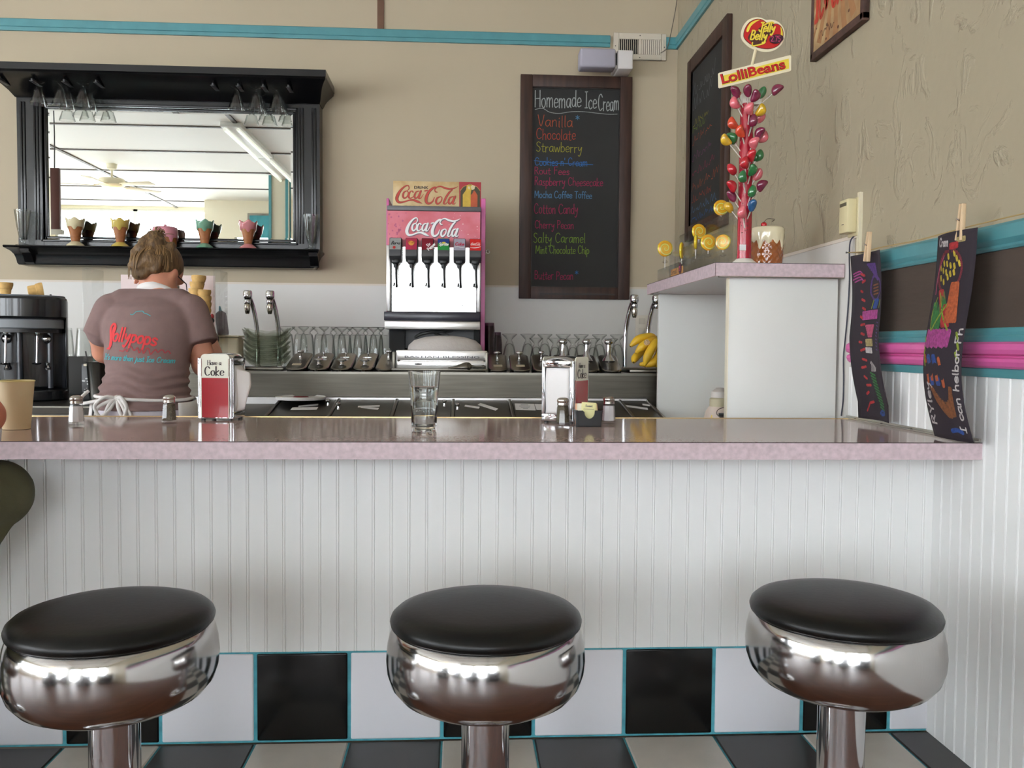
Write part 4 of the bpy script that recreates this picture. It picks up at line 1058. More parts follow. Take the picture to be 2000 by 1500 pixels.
    spec = [('yellow', .329, 2.2535, .0650, .06, 'pale yellow sweetener packet at the front of the caddy', True), ('yellow', .3385, 2.2570, .0605, -.10, 'pale yellow sweetener packet tucked behind the front one', False), ('white', .320, 2.2610, .0615, .03, 'cream sweetener packet in the middle of the caddy', False),
            ('peach', .318, 2.2660, .0620, -.02, 'peach sweetener packet sticking out on the left of the caddy', False), ('peach', .3435, 2.2700, .0590, -.12, 'peach sweetener packet leaning right at the back of the caddy', False)]
    for c, x, y, top, tl, lab, wr in spec:
        X = Matrix.Rotation(tl, 4, 'Y')
        m = MB().rbox(-.019, -.0010, 0, .019, .0010, top-.0075, .0009, 2, 0, X)
        for z in (.0008, top-.0105): m.box(-.019, -.0004, z, .019, .0004, z+.002, 0, X)
        o = m.build('sweetener_packet', pk[c], loc=(x, y, ZT+.0048))
        tag(o, lab, 'packet', 'sweetener packets in the caddy')
        if wr:
            M = lambda a, b: X @ Vector((a-.019, -.0016, b))
            mb = MB(); hand(mb, 'Sweet', M, .0052, .0009, .019, .010, .046)
            S = catmull([(.006+.0022*k, .039+(.0018 if k % 2 else 0), .0006) for k in range(13)], 3); ribbon(mb, S, M)
            mb.build('printed_name', pm('grey_print', (70, 74, 90), rough=.7), o)
    # paper cup
    t = thing('paper_cup', 'plain cream paper cup beside the customer elbow', 'cup', (-1.052, 2.150, ZT))
    MB().lathe([(0, .004), (.0285, .004), (.0285, .0005), (.0300, .0005), (.0395, .1135), (.0388, .1135), (.029, .006), (0, .005)], 48).build('cup_wall', pm('cream_cup_paper', (226, 206, 166), rough=.6), t, crease=50)
    ring = [(.0395*math.cos(2*PI*k/40), .0395*math.sin(2*PI*k/40), .1140) for k in range(40)]
    MB().tube(ring, .0017, 8, closed=True).build('rolled_rim', pm('cream_cup_rim', (228, 212, 150), rough=.5), t)
on_counter()
# ================================================================== SODA FOUNTAIN AND BACK COUNTER
def fountain():
    t = thing('soda_fountain', 'long stainless steel soda fountain with a backsplash behind the counter', 'soda fountain', (0, 0, 0))
    x0, x1 = -1.22, 1.158
    MB().box(x0, 3.26, -.2, .79, 4.60, .60).box(.79, 3.56, -.2, x1, 4.60, .60).build('cabinet', STEEL_DARK, t)
    MB().box(x0, 3.700, .60, x1, 3.706, .826).build('backsplash', STEEL_DARK, t)
    MB().box(x0, 3.698, .8255, -.785, 4.60, .8305).box(-.262, 3.698, .8255, .118, 4.60, .8305).box(.715, 3.698, .8255, x1, 4.60, .8305).box(x0, 4.12, .8255, x1, 4.60, .8305).box(x0, 3.692, .8225, x1, 3.702, .8325).build('ledge', STEEL, t)
    MB().box(-.785, 3.704, .760, -.262, 4.12, .764).box(.118, 3.704, .760, .715, 4.12, .764).build('syrup_wells', pm('well_black', (14, 14, 14), rough=.5), t)
    MB().box(x0, 3.255, .60, .79, 3.30, .655).build('front_rim', STEEL, t)
    # sloping lid deck
    sl = .155
    def zd(y): return .721-(3.70-y)*sl
    mb = MB(); mb.add([(x0, 3.27, zd(3.27)-.02), (.79, 3.27, zd(3.27)-.02), (.79, 3.70, zd(3.70)-.02), (x0, 3.70, zd(3.70)-.02)], [(0, 1, 2, 3)])
    mb.build('lid_deck', STEEL_DARK, t)
    # rails between the lids
    edges = [-.735, -.500, -.262, -.028, .206, .440, .672, .790]
    def tiltbox(mb, xa, xb, ya, yb, h0, h1):
        mb.add([(xa, ya, zd(ya)+h0), (xb, ya, zd(ya)+h0), (xb, yb, zd(yb)+h0), (xa, yb, zd(yb)+h0), (xa, ya, zd(ya)+h1), (xb, ya, zd(ya)+h1), (xb, yb, zd(yb)+h1), (xa, yb, zd(yb)+h1)],
               [(0, 3, 2, 1), (4, 5, 6, 7), (0, 1, 5, 4), (1, 2, 6, 5), (2, 3, 7, 6), (3, 0, 4, 7)])
    for xe in edges:
        mb = MB(); tiltbox(mb, xe-.006, xe+.006, 3.30, 3.675, -.0195, .006); mb.build('lid_divider', STEEL, t, bevel=.003)
    mb = MB(); tiltbox(mb, x0, .79, 3.677, 3.699, -.0195, .008); mb.build('rear_strip', BRIGHT_STEEL, t)
    lidm = pm('freezer_lid_steel', (104, 101, 95), rough=.34, metal=1, var=(5, .15))
    wheres = ['behind the left napkin dispenser', 'left of the water glass', 'behind the water glass', 'right of the water glass', 'behind the turned napkin dispenser', 'behind the sweetener caddy', 'beside the partition cabinet', 'hidden corner of the fountain']
    kn = [(-.527, 3.55), (-.478, 3.49), (-.063, 3.55), (-.010, 3.49), None, None, None]
    for i in range(7):
        xa, xb = edges[i]+.008, edges[i+1]-.008
        lt = thing('freezer_lid', 'steel dipping freezer lid '+wheres[i], 'lid', ((xa+xb)/2, 3.49, zd(3.49)), 0, 'steel freezer lids')
        mb = MB(); w = (xb-xa)/2
        def tb(m, a, b, c, d, h0, h1):
            z = lambda y: y*sl
            m.add([(a, c, z(c)+h0), (b, c, z(c)+h0), (b, d, z(d)+h0), (a, d, z(d)+h0), (a, c, z(c)+h1), (b, c, z(c)+h1), (b, d, z(d)+h1), (a, d, z(d)+h1)], [(0, 3, 2, 1), (4, 5, 6, 7), (0, 1, 5, 4), (1, 2, 6, 5), (2, 3, 7, 6), (3, 0, 4, 7)])
        tb(mb, -w, w, -.185, .184, -.012, .001); mb.build('lid_plate', lidm, lt, bevel=.002)
        k = kn[i]
        if k:
            kx, ky = k[0]-(xa+xb)/2, k[1]-3.49
            MB().lathe([(.006, 0), (.005, .004), (.0045, .013), (.0075, .017), (.0105, .021), (.0105, .024), (.007, .027), (0, .028)], 20, c=(kx, ky, ky*sl+.001)).build('knob', CHROME, lt)
    slips = [(-.612, 3.50, .10, .021, .03, 'long white paper slip on the first freezer lid'), (-.606, 3.555, .074, .013, .22, 'narrow white paper slip behind the long one'),
             (-.365, 3.545, .085, .012, .08, 'narrow white paper slip on the second freezer lid'), (-.358, 3.515, .072, .014, -.22, 'white paper slip angled on the second freezer lid'), (-.128, 3.50, .05, .03, .3, 'white paper slip half hidden behind the water glass'),
             (.048, 3.545, .060, .014, -.30, 'small white paper slip right of the water glass'), (.112, 3.545, .085, .020, -.62, 'white paper slip turned diagonally'),
             (.262, 3.545, .080, .055, -.05, 'square white paper note with grey print'), (.325, 3.545, .040, .05, 0, 'white paper note partly behind the napkin dispenser'),
             (.718, 3.545, .085, .016, -.30, 'white paper slip near the partition cabinet'), (.768, 3.590, .03, .014, -.28, 'white paper slip touching the partition edge')]
    for x, y, w, h, a, lab in slips:
        vs = []
        for dx, dy in ((-w/2, -h/2), (w/2, -h/2), (w/2, h/2), (-w/2, h/2)):
            xx, yy = dx*math.cos(a)-dy*math.sin(a), dx*math.sin(a)+dy*math.cos(a)
            vs.append((xx, yy*2.1, yy*2.1*sl))
        o = MB().add(vs+[(p[0], p[1], p[2]+.0006) for p in vs], [(0, 3, 2, 1), (4, 5, 6, 7), (0, 1, 5, 4), (1, 2, 6, 5), (2, 3, 7, 6), (3, 0, 4, 7)]).build('paper_slip', WHITE_PAPER, loc=(x, y, zd(y)+.0016))
        tag(o, lab, 'paper slip', 'paper slips on the freezer lids')
        if 'square' in lab:
            mb = MB()
            for r in range(4):
                ln = (.03, .045, .036, .02)[r]
                mb.add([(-ln/2, .03-.022*r, (.03-.022*r)*sl+.0009), (ln/2, .03-.022*r, (.03-.022*r)*sl+.0009), (ln/2, .036-.022*r, (.036-.022*r)*sl+.0009), (-ln/2, .036-.022*r, (.036-.022*r)*sl+.0009)], [(0, 1, 2, 3)])
            mb.build('grey_print_lines', pm('grey_print', (110, 112, 120), rough=.8), o)
    p = thing('tub_lid', 'round white plastic tub lid resting on the freezer lids', 'lid', (-.646, 3.615, zd(3.63)+.010))
    MB().lathe([(0, 0), (.096, 0), (.100, .002), (.1015, .012), (.099, .014), (.094, .010), (0, .009)], 48).build('lid_disc', pm('white_plastic_lid', (228, 226, 222), rough=.4), p)
    MB().lathe([(0, .0135), (.028, .0135), (.032, .0105), (0, .0095)], 24).build('red_centre', pm('dark_red_plastic', (120, 24, 34), rough=.5), p)

    # topping jars: oval tilted lids with knobs or pump heads
    def jar(x, y0, lab, kind, dx):
        t = thing('topping_jar', lab, 'jar', (x, 3.90, .838), 0, 'topping jars in the syrup rail')
        tilt = math.radians(13.5)
        X = Matrix.Rotation(tilt, 4, 'X') @ Matrix.Translation((0, 0, .035))
        def oval(w, l, n=10):
            P = []; r = w
            for k in range(n+1): a = -PI*k/n; P.append((r*math.cos(a), -l/2+r+r*math.sin(a)*1.0))
            for k in range(n+1): a = PI-PI*k/n; P.append((r*math.cos(a), l/2-r+r*math.sin(a)))
            return P
        mb = MB(); layers = [(.041, .292, -.008), (.0435, .297, -.006), (.0435, .297, .0), (.0405, .291, .0025), (.0365, .283, .0035)]
        n = 22; vs = []; fs = []
        for w, l, z in layers: vs += [(a+dx*(b/.29), b, z) for a, b in oval(w, l)]
        m = len(oval(.04, .29))
        for k in range(len(layers)-1):
            for i in range(m): fs.append((k*m+i, k*m+(i+1) % m, (k+1)*m+(i+1) % m, (k+1)*m+i))
        fs.append(tuple(range(m-1, -1, -1))); fs.append(tuple((len(layers)-1)*m+i for i in range(m)))
        mb.add(vs, fs, 0, X).build('lid', pm('jar_lid_steel', (150, 146, 138), rough=.25, metal=1, var=(6, .12)), t, crease=30)
        mb = MB(); vs = []; fs = []
        for w, l, z in ((.040, .290, -.009), (.037, .27, -.085)): vs += [(a+dx*(b/.29), b, z) for a, b in oval(w, l)]
        for i in range(m): fs.append((i, (i+1) % m, m+(i+1) % m, m+i))
        fs.append(tuple(m+i for i in range(m)))
        mb.add(vs, fs, 0, X).build('jar_body', BLACK_PLASTIC, t, crease=30)
        def knob(kx, ky, s, tall):
            MB().lathe([(.009*s, 0), (.006*s, .004), (.0052*s, tall), (.009*s, tall+.003), (.0145*s, tall+.006), (.016*s, tall+.010), (.013*s, tall+.015), (.006*s, tall+.017), (0, tall+.0172)], 24, c=(0, 0, 0), X=X @ Matrix.Translation((kx, ky, .003)) @ Matrix.Rotation(-tilt, 4, 'X')).build('knob', CHROME, t, crease=60)
        if kind == 'knob':
            knob(0, .015, 1.0, .026)
            q = MB().rbox(-.019, -.085, .0034, .019, -.060, .0058, .001, 2, 0, X).build('name_tag', pm('pale_tag', (190, 176, 150), rough=.5), t)
        elif kind == 'plain': knob(0, .02, .9, .028)
        elif kind == 'dome':
            knob(0, -.075, 1.35, .012)
            MB().rbox(-.020, .030, .0034, .020, .036, .012, .002, 2, 0, X).build('hinge_bar', CHROME, t)
            MB().rbox(-.003, .068, .0034, .003, .075, .022, .002, 2, 0, X).build('thumb_tab', CHROME, t)
            MB().tube([(0, -.148, -.002), (0, -.156, -.006)], .006, 10, 0, X).build('spoon_handle', STEEL_DARK, t)
        elif kind == 'pump':
            MB().lathe([(.030, .002), (.022, .014), (.013, .028), (.0095, .045), (.009, .075)], 24, X=X @ Matrix.Translation((0, .03, 0)) @ Matrix.Rotation(-tilt, 4, 'X')).build('pump_stem', CHROME, t, crease=60)
            MB().lathe([(.009, .074), (.016, .078), (.020, .084), (.0205, .090), (.016, .097), (.008, .100), (0, .1005)], 24, X=X @ Matrix.Translation((0, .03, 0)) @ Matrix.Rotation(-tilt, 4, 'X')).build('pump_button', CHROME, t, crease=60)
        return t
    L = [(-.700, 'knob', -.006, 'steel topping jar with tall knob beside the stacked glass dishes'), (-.6065, 'dome', -.006, 'steel topping jar with round knob, second from the glass dishes'), (-.5085, 'dome', -.002, 'steel topping jar with round knob, third from the glass dishes'), (-.4105, 'dome', .004, 'steel topping jar with round knob, fourth from the glass dishes'), (-.3165, 'plain', .004, 'steel topping jar beside the ice bin, left side')]
    for x, k, dx, lab in L: jar(x, 0, lab, k, dx)
    Rr = [(.163, 'knob', .008, 'steel topping jar beside the ice bin, right side'), (.261, 'knob', .007, 'steel topping jar with name tag, second right of the ice bin'), (.360, 'plain', .007, 'steel topping jar behind the turned napkin dispenser'), (.458, 'pump', .01, 'pump topping jar peeking above the turned napkin dispenser'), (.5645, 'pump', .013, 'pump topping jar beside the last one, second from bananas'), (.664, 'pump', .017, 'pump topping jar next to the bananas')]
    for x, k, dx, lab in Rr: jar(x, 0, lab, k, dx)

    # soda draft taps
    def tap(x, y, lab, nozzle, lean):
        t = thing('draft_tap', lab, 'tap', (x, y, .8307), 0, 'chrome draft taps')
        pts = catmull([(lean*.30, .06, 0), (lean*.30, .06, .10), (lean*.26, .055, .20), (lean*.14, .035, .29), (0, 0, .345)], 8)
        MB().tube(pts, .0105, 16).lathe([(.024, 0), (.024, .004), (.014, .012), (.0105, .02)], 24, c=(lean*.30, .06, 0)).build('gooseneck', CHROME, t, crease=50)
        MB().ell((0, -.004, .337), (.021, .023, .024), 24, 14).lathe([(0, .362), (.014, .361), (.019, .357), (.021, .347), (.020, .330)], 24, c=(0, -.004, 0)).build('valve_head', CHROME, t)
        MB().lathe([(.014, .318), (.0155, .312), (.0145, .300), (.012, .296)], 24, c=(0, -.012, 0)).build('collar', CHROME, t)
        if nozzle: MB().lathe([(.0125, .297), (.0145, .288), (.0135, .272), (.009, .254), (.007, .252), (0, .252)], 20, c=(0, -.012, 0)).build('nozzle', pm('nickel_nozzle', (190, 184, 170), rough=.2, metal=1), t)
        return t
    tap(-.983, 4.15, 'chrome draft tap nearest the waitress', True, .10)
    tap(-.881, 4.15, 'chrome draft tap above the glass dish stack', True, .09)
    tap(.822, 4.15, 'chrome draft tap under the menu chalkboard corner', True, -.10)
    tap(.928, 4.15, 'chrome draft tap partly under the partition top', False, -.09)

    # stack of glass banana boats
    def boat():
        n = 40; vs = []; fs = []; prof = [(.0, .0), (.55, .0), (.80, .008), (.96, .022), (1.0, .030), (.985, .031), (.93, .024), (.78, .012), (.5, .004), (0, .004)]
        rows = []
        for r, z in prof:
            row = []
            if r == 0: row = [len(vs)]; vs.append((0, 0, z))
            else:
                for i in range(n):
                    a = 2*PI*i/n; c, s = math.cos(a), math.sin(a)
                    f = 1+(.06*math.sin(10*a) if r > .9 else 0)
                    row.append(len(vs)); vs.append((.098*r*c*f, .052*r*s*f, z+.014*c*c*(r**3)+(.003*math.sin(10*a) if r > .9 else 0)))
            rows.append(row)
        for A, B in zip(rows, rows[1:]):
            for i in range(n):
                j = (i+1) % n
                if len(A) == 1: fs.append((A[0], B[i], B[j]))
                elif len(B) == 1: fs.append((A[i], A[j], B[0]))
                else: fs.append((A[i], A[j], B[j], B[i]))
        return MB().add(vs, fs)
    src = None; R = random.Random(2); N = 15
    tray = thing('wire_rack', 'low steel stand under the stacked glass dishes', 'stand', (-.862, 3.97, .8307))
    MB().rbox(-.085, -.05, .0, .085, .05, .012, .003).build('stand_plate', STEEL, tray)
    for k in range(N):
        loc = (-.862+R.uniform(-.007, .007), 3.97+R.uniform(-.004, .004), .8430+.0092*k)
        lab = 'greenish glass banana split dish, %s from the bottom of the stack' % ORD[k]
        if src is None:
            src = boat().build('banana_split_dish', CLEAR_GREEN, loc=loc); tag(src, lab, 'dish', 'stacked glass banana split dishes'); o = src
        else:
            o = src.copy(); COL.objects.link(o); o.location = loc; o['label'] = lab
        o.rotation_euler = (R.uniform(-.03, .03), R.uniform(-.03, .03), R.uniform(-.10, .10))

    # upturned fluted soda glasses in two rows
    prof = [(.040, .0), (.0405, .002), (.039, .02), (.0345, .09), (.0305, .140), (.027, .160), (.020, .166), (.016, .170), (.019, .176), (.036, .190), (.041, .1955), (.0415, .199), (.0395, .200), (.0, .198)]
    inn = [(0, .164), (.024, .160), (.0285, .14), (.0325, .09), (.037, .02), (.0385, .0)]
    fl = lambda a, z: 1+.028*math.cos(14*a)*(1 if .01 < z < .165 else 0)
    src = None
    front = [-.838, -.741, -.642, -.561, -.484, -.408]; back = [-.79, -.692, -.60, -.522, -.446, -.372]
    for row, xs, y in (('front', front, 4.31), ('rear', back, 4.41)):
        for i, x in enumerate(xs):
            lab = '%s upturned fluted soda glass of the %s row left of the soda machine' % (ORD[i], row)
            if src is None:
                src = MB().lathe(inn[::-1][:0]+prof[::-1][:0]+prof, 56, rmod=fl).lathe(inn, 56, rmod=fl).build('soda_glass', CLEAR, loc=(x, y, .8308), crease=60); tag(src, lab, 'glass', 'upturned fluted soda glasses'); o = src
            else:
                o = src.copy(); COL.objects.link(o); o.location = (x, y, .8308); o['label'] = lab
    # upturned goblets to the right of the machine
    prof = [(.0345, .0), (.0355, .004), (.0365, .030), (.0335, .070), (.025, .112), (.017, .133), (.0125, .140), (.0125, .146), (.018, .152), (.034, .168), (.0375, .1715), (.0375, .1745), (.0355, .1755), (0, .1735)]
    inn = [(0, .128), (.014, .124), (.0225, .108), (.031, .068), (.034, .030), (.033, .0)]
    src = None
    for row, xs, y, s in (('rear', [.246, .338, .424, .517, .608, .701, .793], 4.42, 1.0), ('front', [.363, .454, .541, .639, .727], 4.22, .875)):
        for i, x in enumerate(xs):
            lab = '%s upturned goblet of the %s row right of the soda machine' % (ORD[i], row)
            if src is None:
                src = MB().lathe(prof, 40).lathe(inn, 40).build('goblet', CLEAR, loc=(x, y, .8308), crease=60); tag(src, lab, 'glass', 'upturned goblets'); o = src
            else:
                o = src.copy(); COL.objects.link(o); o.location = (x, y, .8308); o['label'] = lab
            o.scale = (s, s, s)
    # nested violet tumblers
    vio = thin_glass('violet_plastic', (214, 196, 210), (120, 92, 122))
    src = None
    for (x, y, n, z0) in ((.140, 4.30, 12, .8308), (.176, 4.34, 9, .8308)):
        for k in range(n):
            lab = 'violet tumbler, %s from the bottom of the %s nested stack' % (ORD[k], 'taller' if n == 12 else 'shorter')
            if src is None:
                src = MB().lathe([(.028, 0), (.029, .0006), (.0285, .004), (.0235, .0615), (.022, .0635), (0, .0635), (0, .0615), (.0215, .0605), (.0270, .002)], 28).build('violet_tumbler', vio, loc=(x, y, z0), crease=50); tag(src, lab, 'tumbler', 'nested violet tumblers'); o = src
            else:
                o = src.copy(); COL.objects.link(o); o.location = (x, y, z0+.0148*k); o['label'] = lab

    # bananas
    ban = pm('ripe_banana', (222, 178, 44), rough=.45, var=(16, .10), sss=.05)
    brn = pm('banana_tip', (74, 52, 28), rough=.7)
    sid = MB().rbox(-.085, -.09, .0, .125, .16, .012, .003)
    rk = thing('drain_tray', 'ribbed steel drain tray under the bananas', 'tray', (.83, 3.93, .8325))
    sid.build('tray_plate', STEEL, rk)
    mb = MB()
    for k in range(8): mb.tube([(-.082, -.08+.03*k, .0135), (.122, -.08+.03*k, .0135)], .003, 8)
    mb.build('tray_ribs', STEEL, rk)
    bt = thing('banana_bunch', 'bunch of ripe yellow bananas with brown tips on the steel drain tray', 'bananas', (.83, 3.92, .848))
    def banana(pts, r=.0185):
        P = catmull(pts, 7); n = len(P); rr = []
        for i in range(n):
            u = i/(n-1); rr.append(r*(min(1, .32+2.6*u) if u < .26 else min(1, .34+2.4*(1-u)) if u > .74 else 1))
        b = MB(); pent = 14
        b.tube(P, rr, pent); o = b.build('banana', ban, bt, crease=50)
        MB().tube([P[0], tuple(a+(a-b_)*1.2 for a, b_ in zip(P[0], P[1]))], [rr[0]*.9, rr[0]*.55], 10).build('stem', brn, o)
        MB().tube([P[-1], tuple(a+(a-b_)*.5 for a, b_ in zip(P[-1], P[-2]))], [rr[-1]*.85, rr[-1]*.5], 10).build('blossom_end', brn, o)
    banana([(.055, .02, .130), (.02, -.01, .142), (-.035, -.03, .132), (-.075, -.035, .100)])
    banana([(.056, .00, .126), (.015, -.045, .122), (-.025, -.065, .100), (-.055, -.062, .070)])
    banana([(.062, -.01, .118), (.030, -.072, .112), (-.005, -.095, .065), (-.022, -.090, .015)], .0195)
    banana([(.066, .02, .112), (.060, -.05, .085), (.020, -.085, .030), (-.040, -.075, .020)], .019)
    banana([(.072, .03, .110), (.085, -.03, .080), (.060, -.075, .030), (.005, -.08, .018)], .0185)
    banana([(.060, .04, .120), (.00, .03, .085), (-.045, -.01, .050), (-.060, -.04, .028)], .018)
    banana([(.070, .03, .120), (.085, -.01, .112), (.092, -.055, .085), (.085, -.085, .050)], .018)
    MB().tube(catmull([(.062, .02, .122), (.068, .015, .142), (.085, .01, .165)], 4), [.011, .011, .009, .009, .009, .008, .008, .007, .006][:9], 10).build('crown', brn, bt)
    MB().lathe([(0, .0), (.013, .0), (.0135, .003), (.010, .004), (0, .002)], 18, X=Matrix.Translation((-.012, -.084, .118)) @ Matrix.Rotation(PI/2+.3, 4, 'X')).build('cut_end', pm('cut_banana_end', (206, 178, 140), rough=.8, var=(160, .5)), bt)
    pl = thing('wall_outlet', 'cream outlet cover plate on the back wall behind the bananas', 'outlet', (.99, YB-.006, 1.06))
    MB().rbox(-.037, -.006, -.058, .037, 0, .058, .003).build('cover_plate', pm('outlet_cream', (212, 204, 190), rough=.4), pl)
    for z in (-.026, .026): MB().rbox(-.017, -.0085, z-.016, .017, -.005, z+.016, .003).build('socket', pm('socket_cream', (196, 188, 174), rough=.5), pl)

    # glass pitcher by the outlet
    g = MB().lathe([(0, 0), (.040, 0), (.042, .004), (.046, .10), (.050, .17), (.049, .171), (.044, .10), (.039, .006), (0, .005)], 40).build('glass_pitcher', CLEAR, loc=(1.02, 4.36, .8308), crease=60)
    tag(g, 'clear glass pitcher behind the bananas', 'pitcher')
fountain()
# ================================================================== SODA MACHINE
def soda_machine():
    t = thing('soda_machine', 'six-valve soda dispenser with a red pink front and steel face', 'soda dispenser', (-.127, 4.2, 0))
    # everything below is relative to the middle of the machine face
    w0, w1 = -.219, .222
    red = pm('mottled_red_front', (206, 84, 92), rough=.42, var=(7, .10, (222, 128, 146)))  # red mixed with paler pink by noise
    pink = PINK
    MB().box(w0+.006, .02, .93, w1-.004, .40, 1.585).build('cabinet', DARK_GREY, t)
    MB().box(-.228, .045, 1.10, -.216, .30, 1.642).box(.222, .02, .90, .243, .40, 1.645).build('pink_side_frame', pink, t, bevel=.002)
    fr = MB().box(w0, -.004, 1.408, w1-.004, .02, 1.582).build('front_panel', red, t)
    MB().rbox(w0-.002, -.010, 1.578, w1-.002, .06, 1.600, .003).build('top_trim', pm('grey_trim', (94, 92, 96), rough=.4, var=(18, .12)), t)
    MB().rbox(w0, .06, 1.590, w1-.004, .38, 1.598, .002).build('top_cover', DARK_GREY, t)
    MB().box(w0, -.0065, 1.576, w1-.004, -.002, 1.580).build('trim_shadow_gap', pm('maroon_gap', (96, 26, 40), rough=.5), t)
    M = plane((w0, -.004, 1.408), (1, 0, 0), (0, 0, 1), .001)
    sh = MB(); cola(sh, lambda x, y: M(x+.002, y-.002), .088, .047, .254, .089, fat=1.25)
    sh.build('logo_shadow', pm('grey_logo_shadow', (120, 96, 108), rough=.6), fr)
    M2 = plane((w0, -.004, 1.408), (1, 0, 0), (0, 0, 1), .0022)
    lg = MB(); cola(lg, M2, .087, .049, .254, .089, fat=1.22); lg.build('white_logo', pm('white_logo_paint', (240, 240, 240), rough=.4), fr)
    R = random.Random(8); sp = MB()
    for k in range(16):
        x, y = R.uniform(.28, .43), R.uniform(.01, .165); r = R.uniform(.0012, .0032)
        poly2d(sp, [(x+r*math.cos(q*.785), y+r*math.sin(q*.785)) for q in range(8)], M)
    sp.build('fizz_dot', pm('pale_fizz', (236, 190, 190), rough=.5), fr)
    sp = MB()
    for k in range(26):
        x, y = abs(R.gauss(.03, .03))+.004, R.uniform(.03, .16); r = R.uniform(.002, .006)
        poly2d(sp, [(x+r*math.cos(q*.785)*R.uniform(.6, 1), y+r*math.sin(q*.785)*R.uniform(.6, 1.2)) for q in range(8)], M)
    sp.build('peeling_patch', pm('deep_pink_patch', (190, 90, 122), rough=.5), fr)
    # lower steel face
    face = MB().box(w0+.022, -.006, 1.104, w1-.022, .02, 1.408).build('steel_face', pm('polished_face_steel', (232, 230, 228), rough=.22, metal=1, var=(3, .04)), t)
    for a, b in ((w0-.004, w0+.016), (w1-.018, w1-.001)):
        MB().rbox(a, -.014, 1.104, b, .02, 1.414, .003).build('steel_post', BRIGHT_STEEL, t)
    for a in (w0+.016, w1-.024): MB().box(a, -.004, 1.104, a+.006, .018, 1.404).build('dark_reveal', BLACK_PLASTIC, t)
    mb = MB(); type_font(mb, 'LANCER', plane((w1-.100, -.006, 1.130), (1, 0, 0), (0, 0, 1), .0008), .020, .058, bold=.0004, shear=.35)
    mb.build('maker_lettering', pm('grey_badge', (120, 118, 118), rough=.4), face)
    # drip tray
    MB().rbox(-.224, -.13, 1.058, .218, .03, 1.098, .003).build('splash_ledge', pm('dark_violet_plastic', (42, 40, 52), rough=.25), t)
    dt = MB().rbox(-.222, -.120, 1.018, .218, .03, 1.057, .004).build('drip_tray', BRIGHT_STEEL, t)
    # open space underneath: black side cheeks, ice bag, hoses
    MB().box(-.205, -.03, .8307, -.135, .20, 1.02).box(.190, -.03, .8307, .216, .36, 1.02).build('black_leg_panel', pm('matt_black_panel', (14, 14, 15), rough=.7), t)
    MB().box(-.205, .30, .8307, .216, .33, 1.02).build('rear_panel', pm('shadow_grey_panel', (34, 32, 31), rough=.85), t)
    for p in ([(-.10, .10, .93), (-.085, .02, .985), (-.01, .0, 1.008), (.10, .03, 1.012)], [(.0, .03, 1.005), (.05, -.02, .985), (.12, -.02, .975), (.17, .05, .945)], [(.04, .02, 1.01), (.07, .0, .99), (.10, .02, .98)]):
        MB().tube(catmull(p, 6), .007, 10).build('hose', pm('grey_hose', (74, 74, 72), rough=.5), t)
    # valves
    flav = [('root beer', (150, 152, 150)), ('fruit', (176, 44, 76)), ('cherry', (124, 20, 40)), ('lime', (34, 138, 62)), ('diet', (158, 154, 168)), ('cola', (208, 36, 34))]
    for i, (nm, c) in enumerate(flav):
        x = -.176+.0740*i; vx = x
        v = MB().prism([(-.10, 1.355), (-.10, 1.384), (-.078, 1.440), (-.066, 1.443), (-.006, 1.443), (-.006, 1.340), (-.05, 1.332), (-.09, 1.345)], vx-.0275, vx+.0275, 'x').build('valve_body', BLACK_PLASTIC if False else DARK_GREY, t, bevel=.003)
        # flavour label on the sloping front
        o = Vector((vx-.0265, -.1003, 1.384)); d = Vector((0, .022, .056))
        LM = plane(o, (1, 0, 0), d, .0009); LH = d.length-.001; LW = .053
        mb = MB(); poly2d(mb, [(.001, .001), (LW-.001, .001), (LW-.001, LH-.002), (LW-.004, LH), (.004, LH), (.001, LH-.002)], LM)
        lb = mb.build('flavour_label', pm('label_%d' % i, c, rough=.35, var=(60, .08)), v)
        LM2 = plane(o, (1, 0, 0), d, .0016)
        mb = MB(); wht = pm('label_white', (232, 228, 226), rough=.5); blk = pm('label_black', (30, 28, 30), rough=.5)
        if i == 0:
            hand(mb, 'Barqs', LM2, .016, .0026, .042, .006, .026, slant=.5); mb.build('label_script', blk, lb)
            mb = MB(); poly2d(mb, [(.022+.007*math.cos(q*.5), .011+.0075*math.sin(q*.5)) for q in range(13)], LM2); mb.build('label_mark', pm('label_red', (176, 40, 36), rough=.5), lb)
        elif i == 1:
            for q in range(5): poly2d(mb, [(.026+.013*math.cos(a*.63+q)*(1-.12*q), .034+.012*math.sin(a*.63+q)*(1-.12*q)) for a in range(10)], LM2) if q == 0 else None
            mb.build('label_mark', pm('label_mango', (214, 150, 60), rough=.5), lb)
            mb = MB(); hand(mb, 'Fruit', plane(o, (1, 0, 0), d, .002), .011, .0022, .034, .010, .034); mb.build('label_script', pm('label_gold', (150, 96, 30), rough=.5), lb)
        elif i == 2:
            D = lambda a, b: LM2(.012+a*.70-b*.72, .004+a*.72+b*.70)
            hand(mb, 'Dr', D, .013, .0034, .020, .022, -.004); hand(mb, 'Pepper', D, .013, .0034, .046, .010, -.020); mb.build('label_script', wht, lb)
        elif i == 3:
            poly2d(mb, [(.001, .036), (LW-.001, .036), (LW-.001, LH-.002), (.001, LH-.002)], LM2); mb.build('label_blue_field', pm('label_blue', (36, 58, 130), rough=.4), lb)
            LM3 = plane(o, (1, 0, 0), d, .0024)
            mb = MB(); poly2d(mb, [(.028+.009*math.cos(q*.5), .038+.005*math.sin(q*.5)) for q in range(13)], LM3); mb.build('label_mark', pm('label_yellow', (206, 186, 60), rough=.5), lb)
            mb = MB(); hand(mb, 'Sprite', plane(o, (1, 0, 0), d, .0030), .013, .0034, .044, .005, .024, slant=.25); mb.build('label_script', wht, lb)
        elif i == 4:
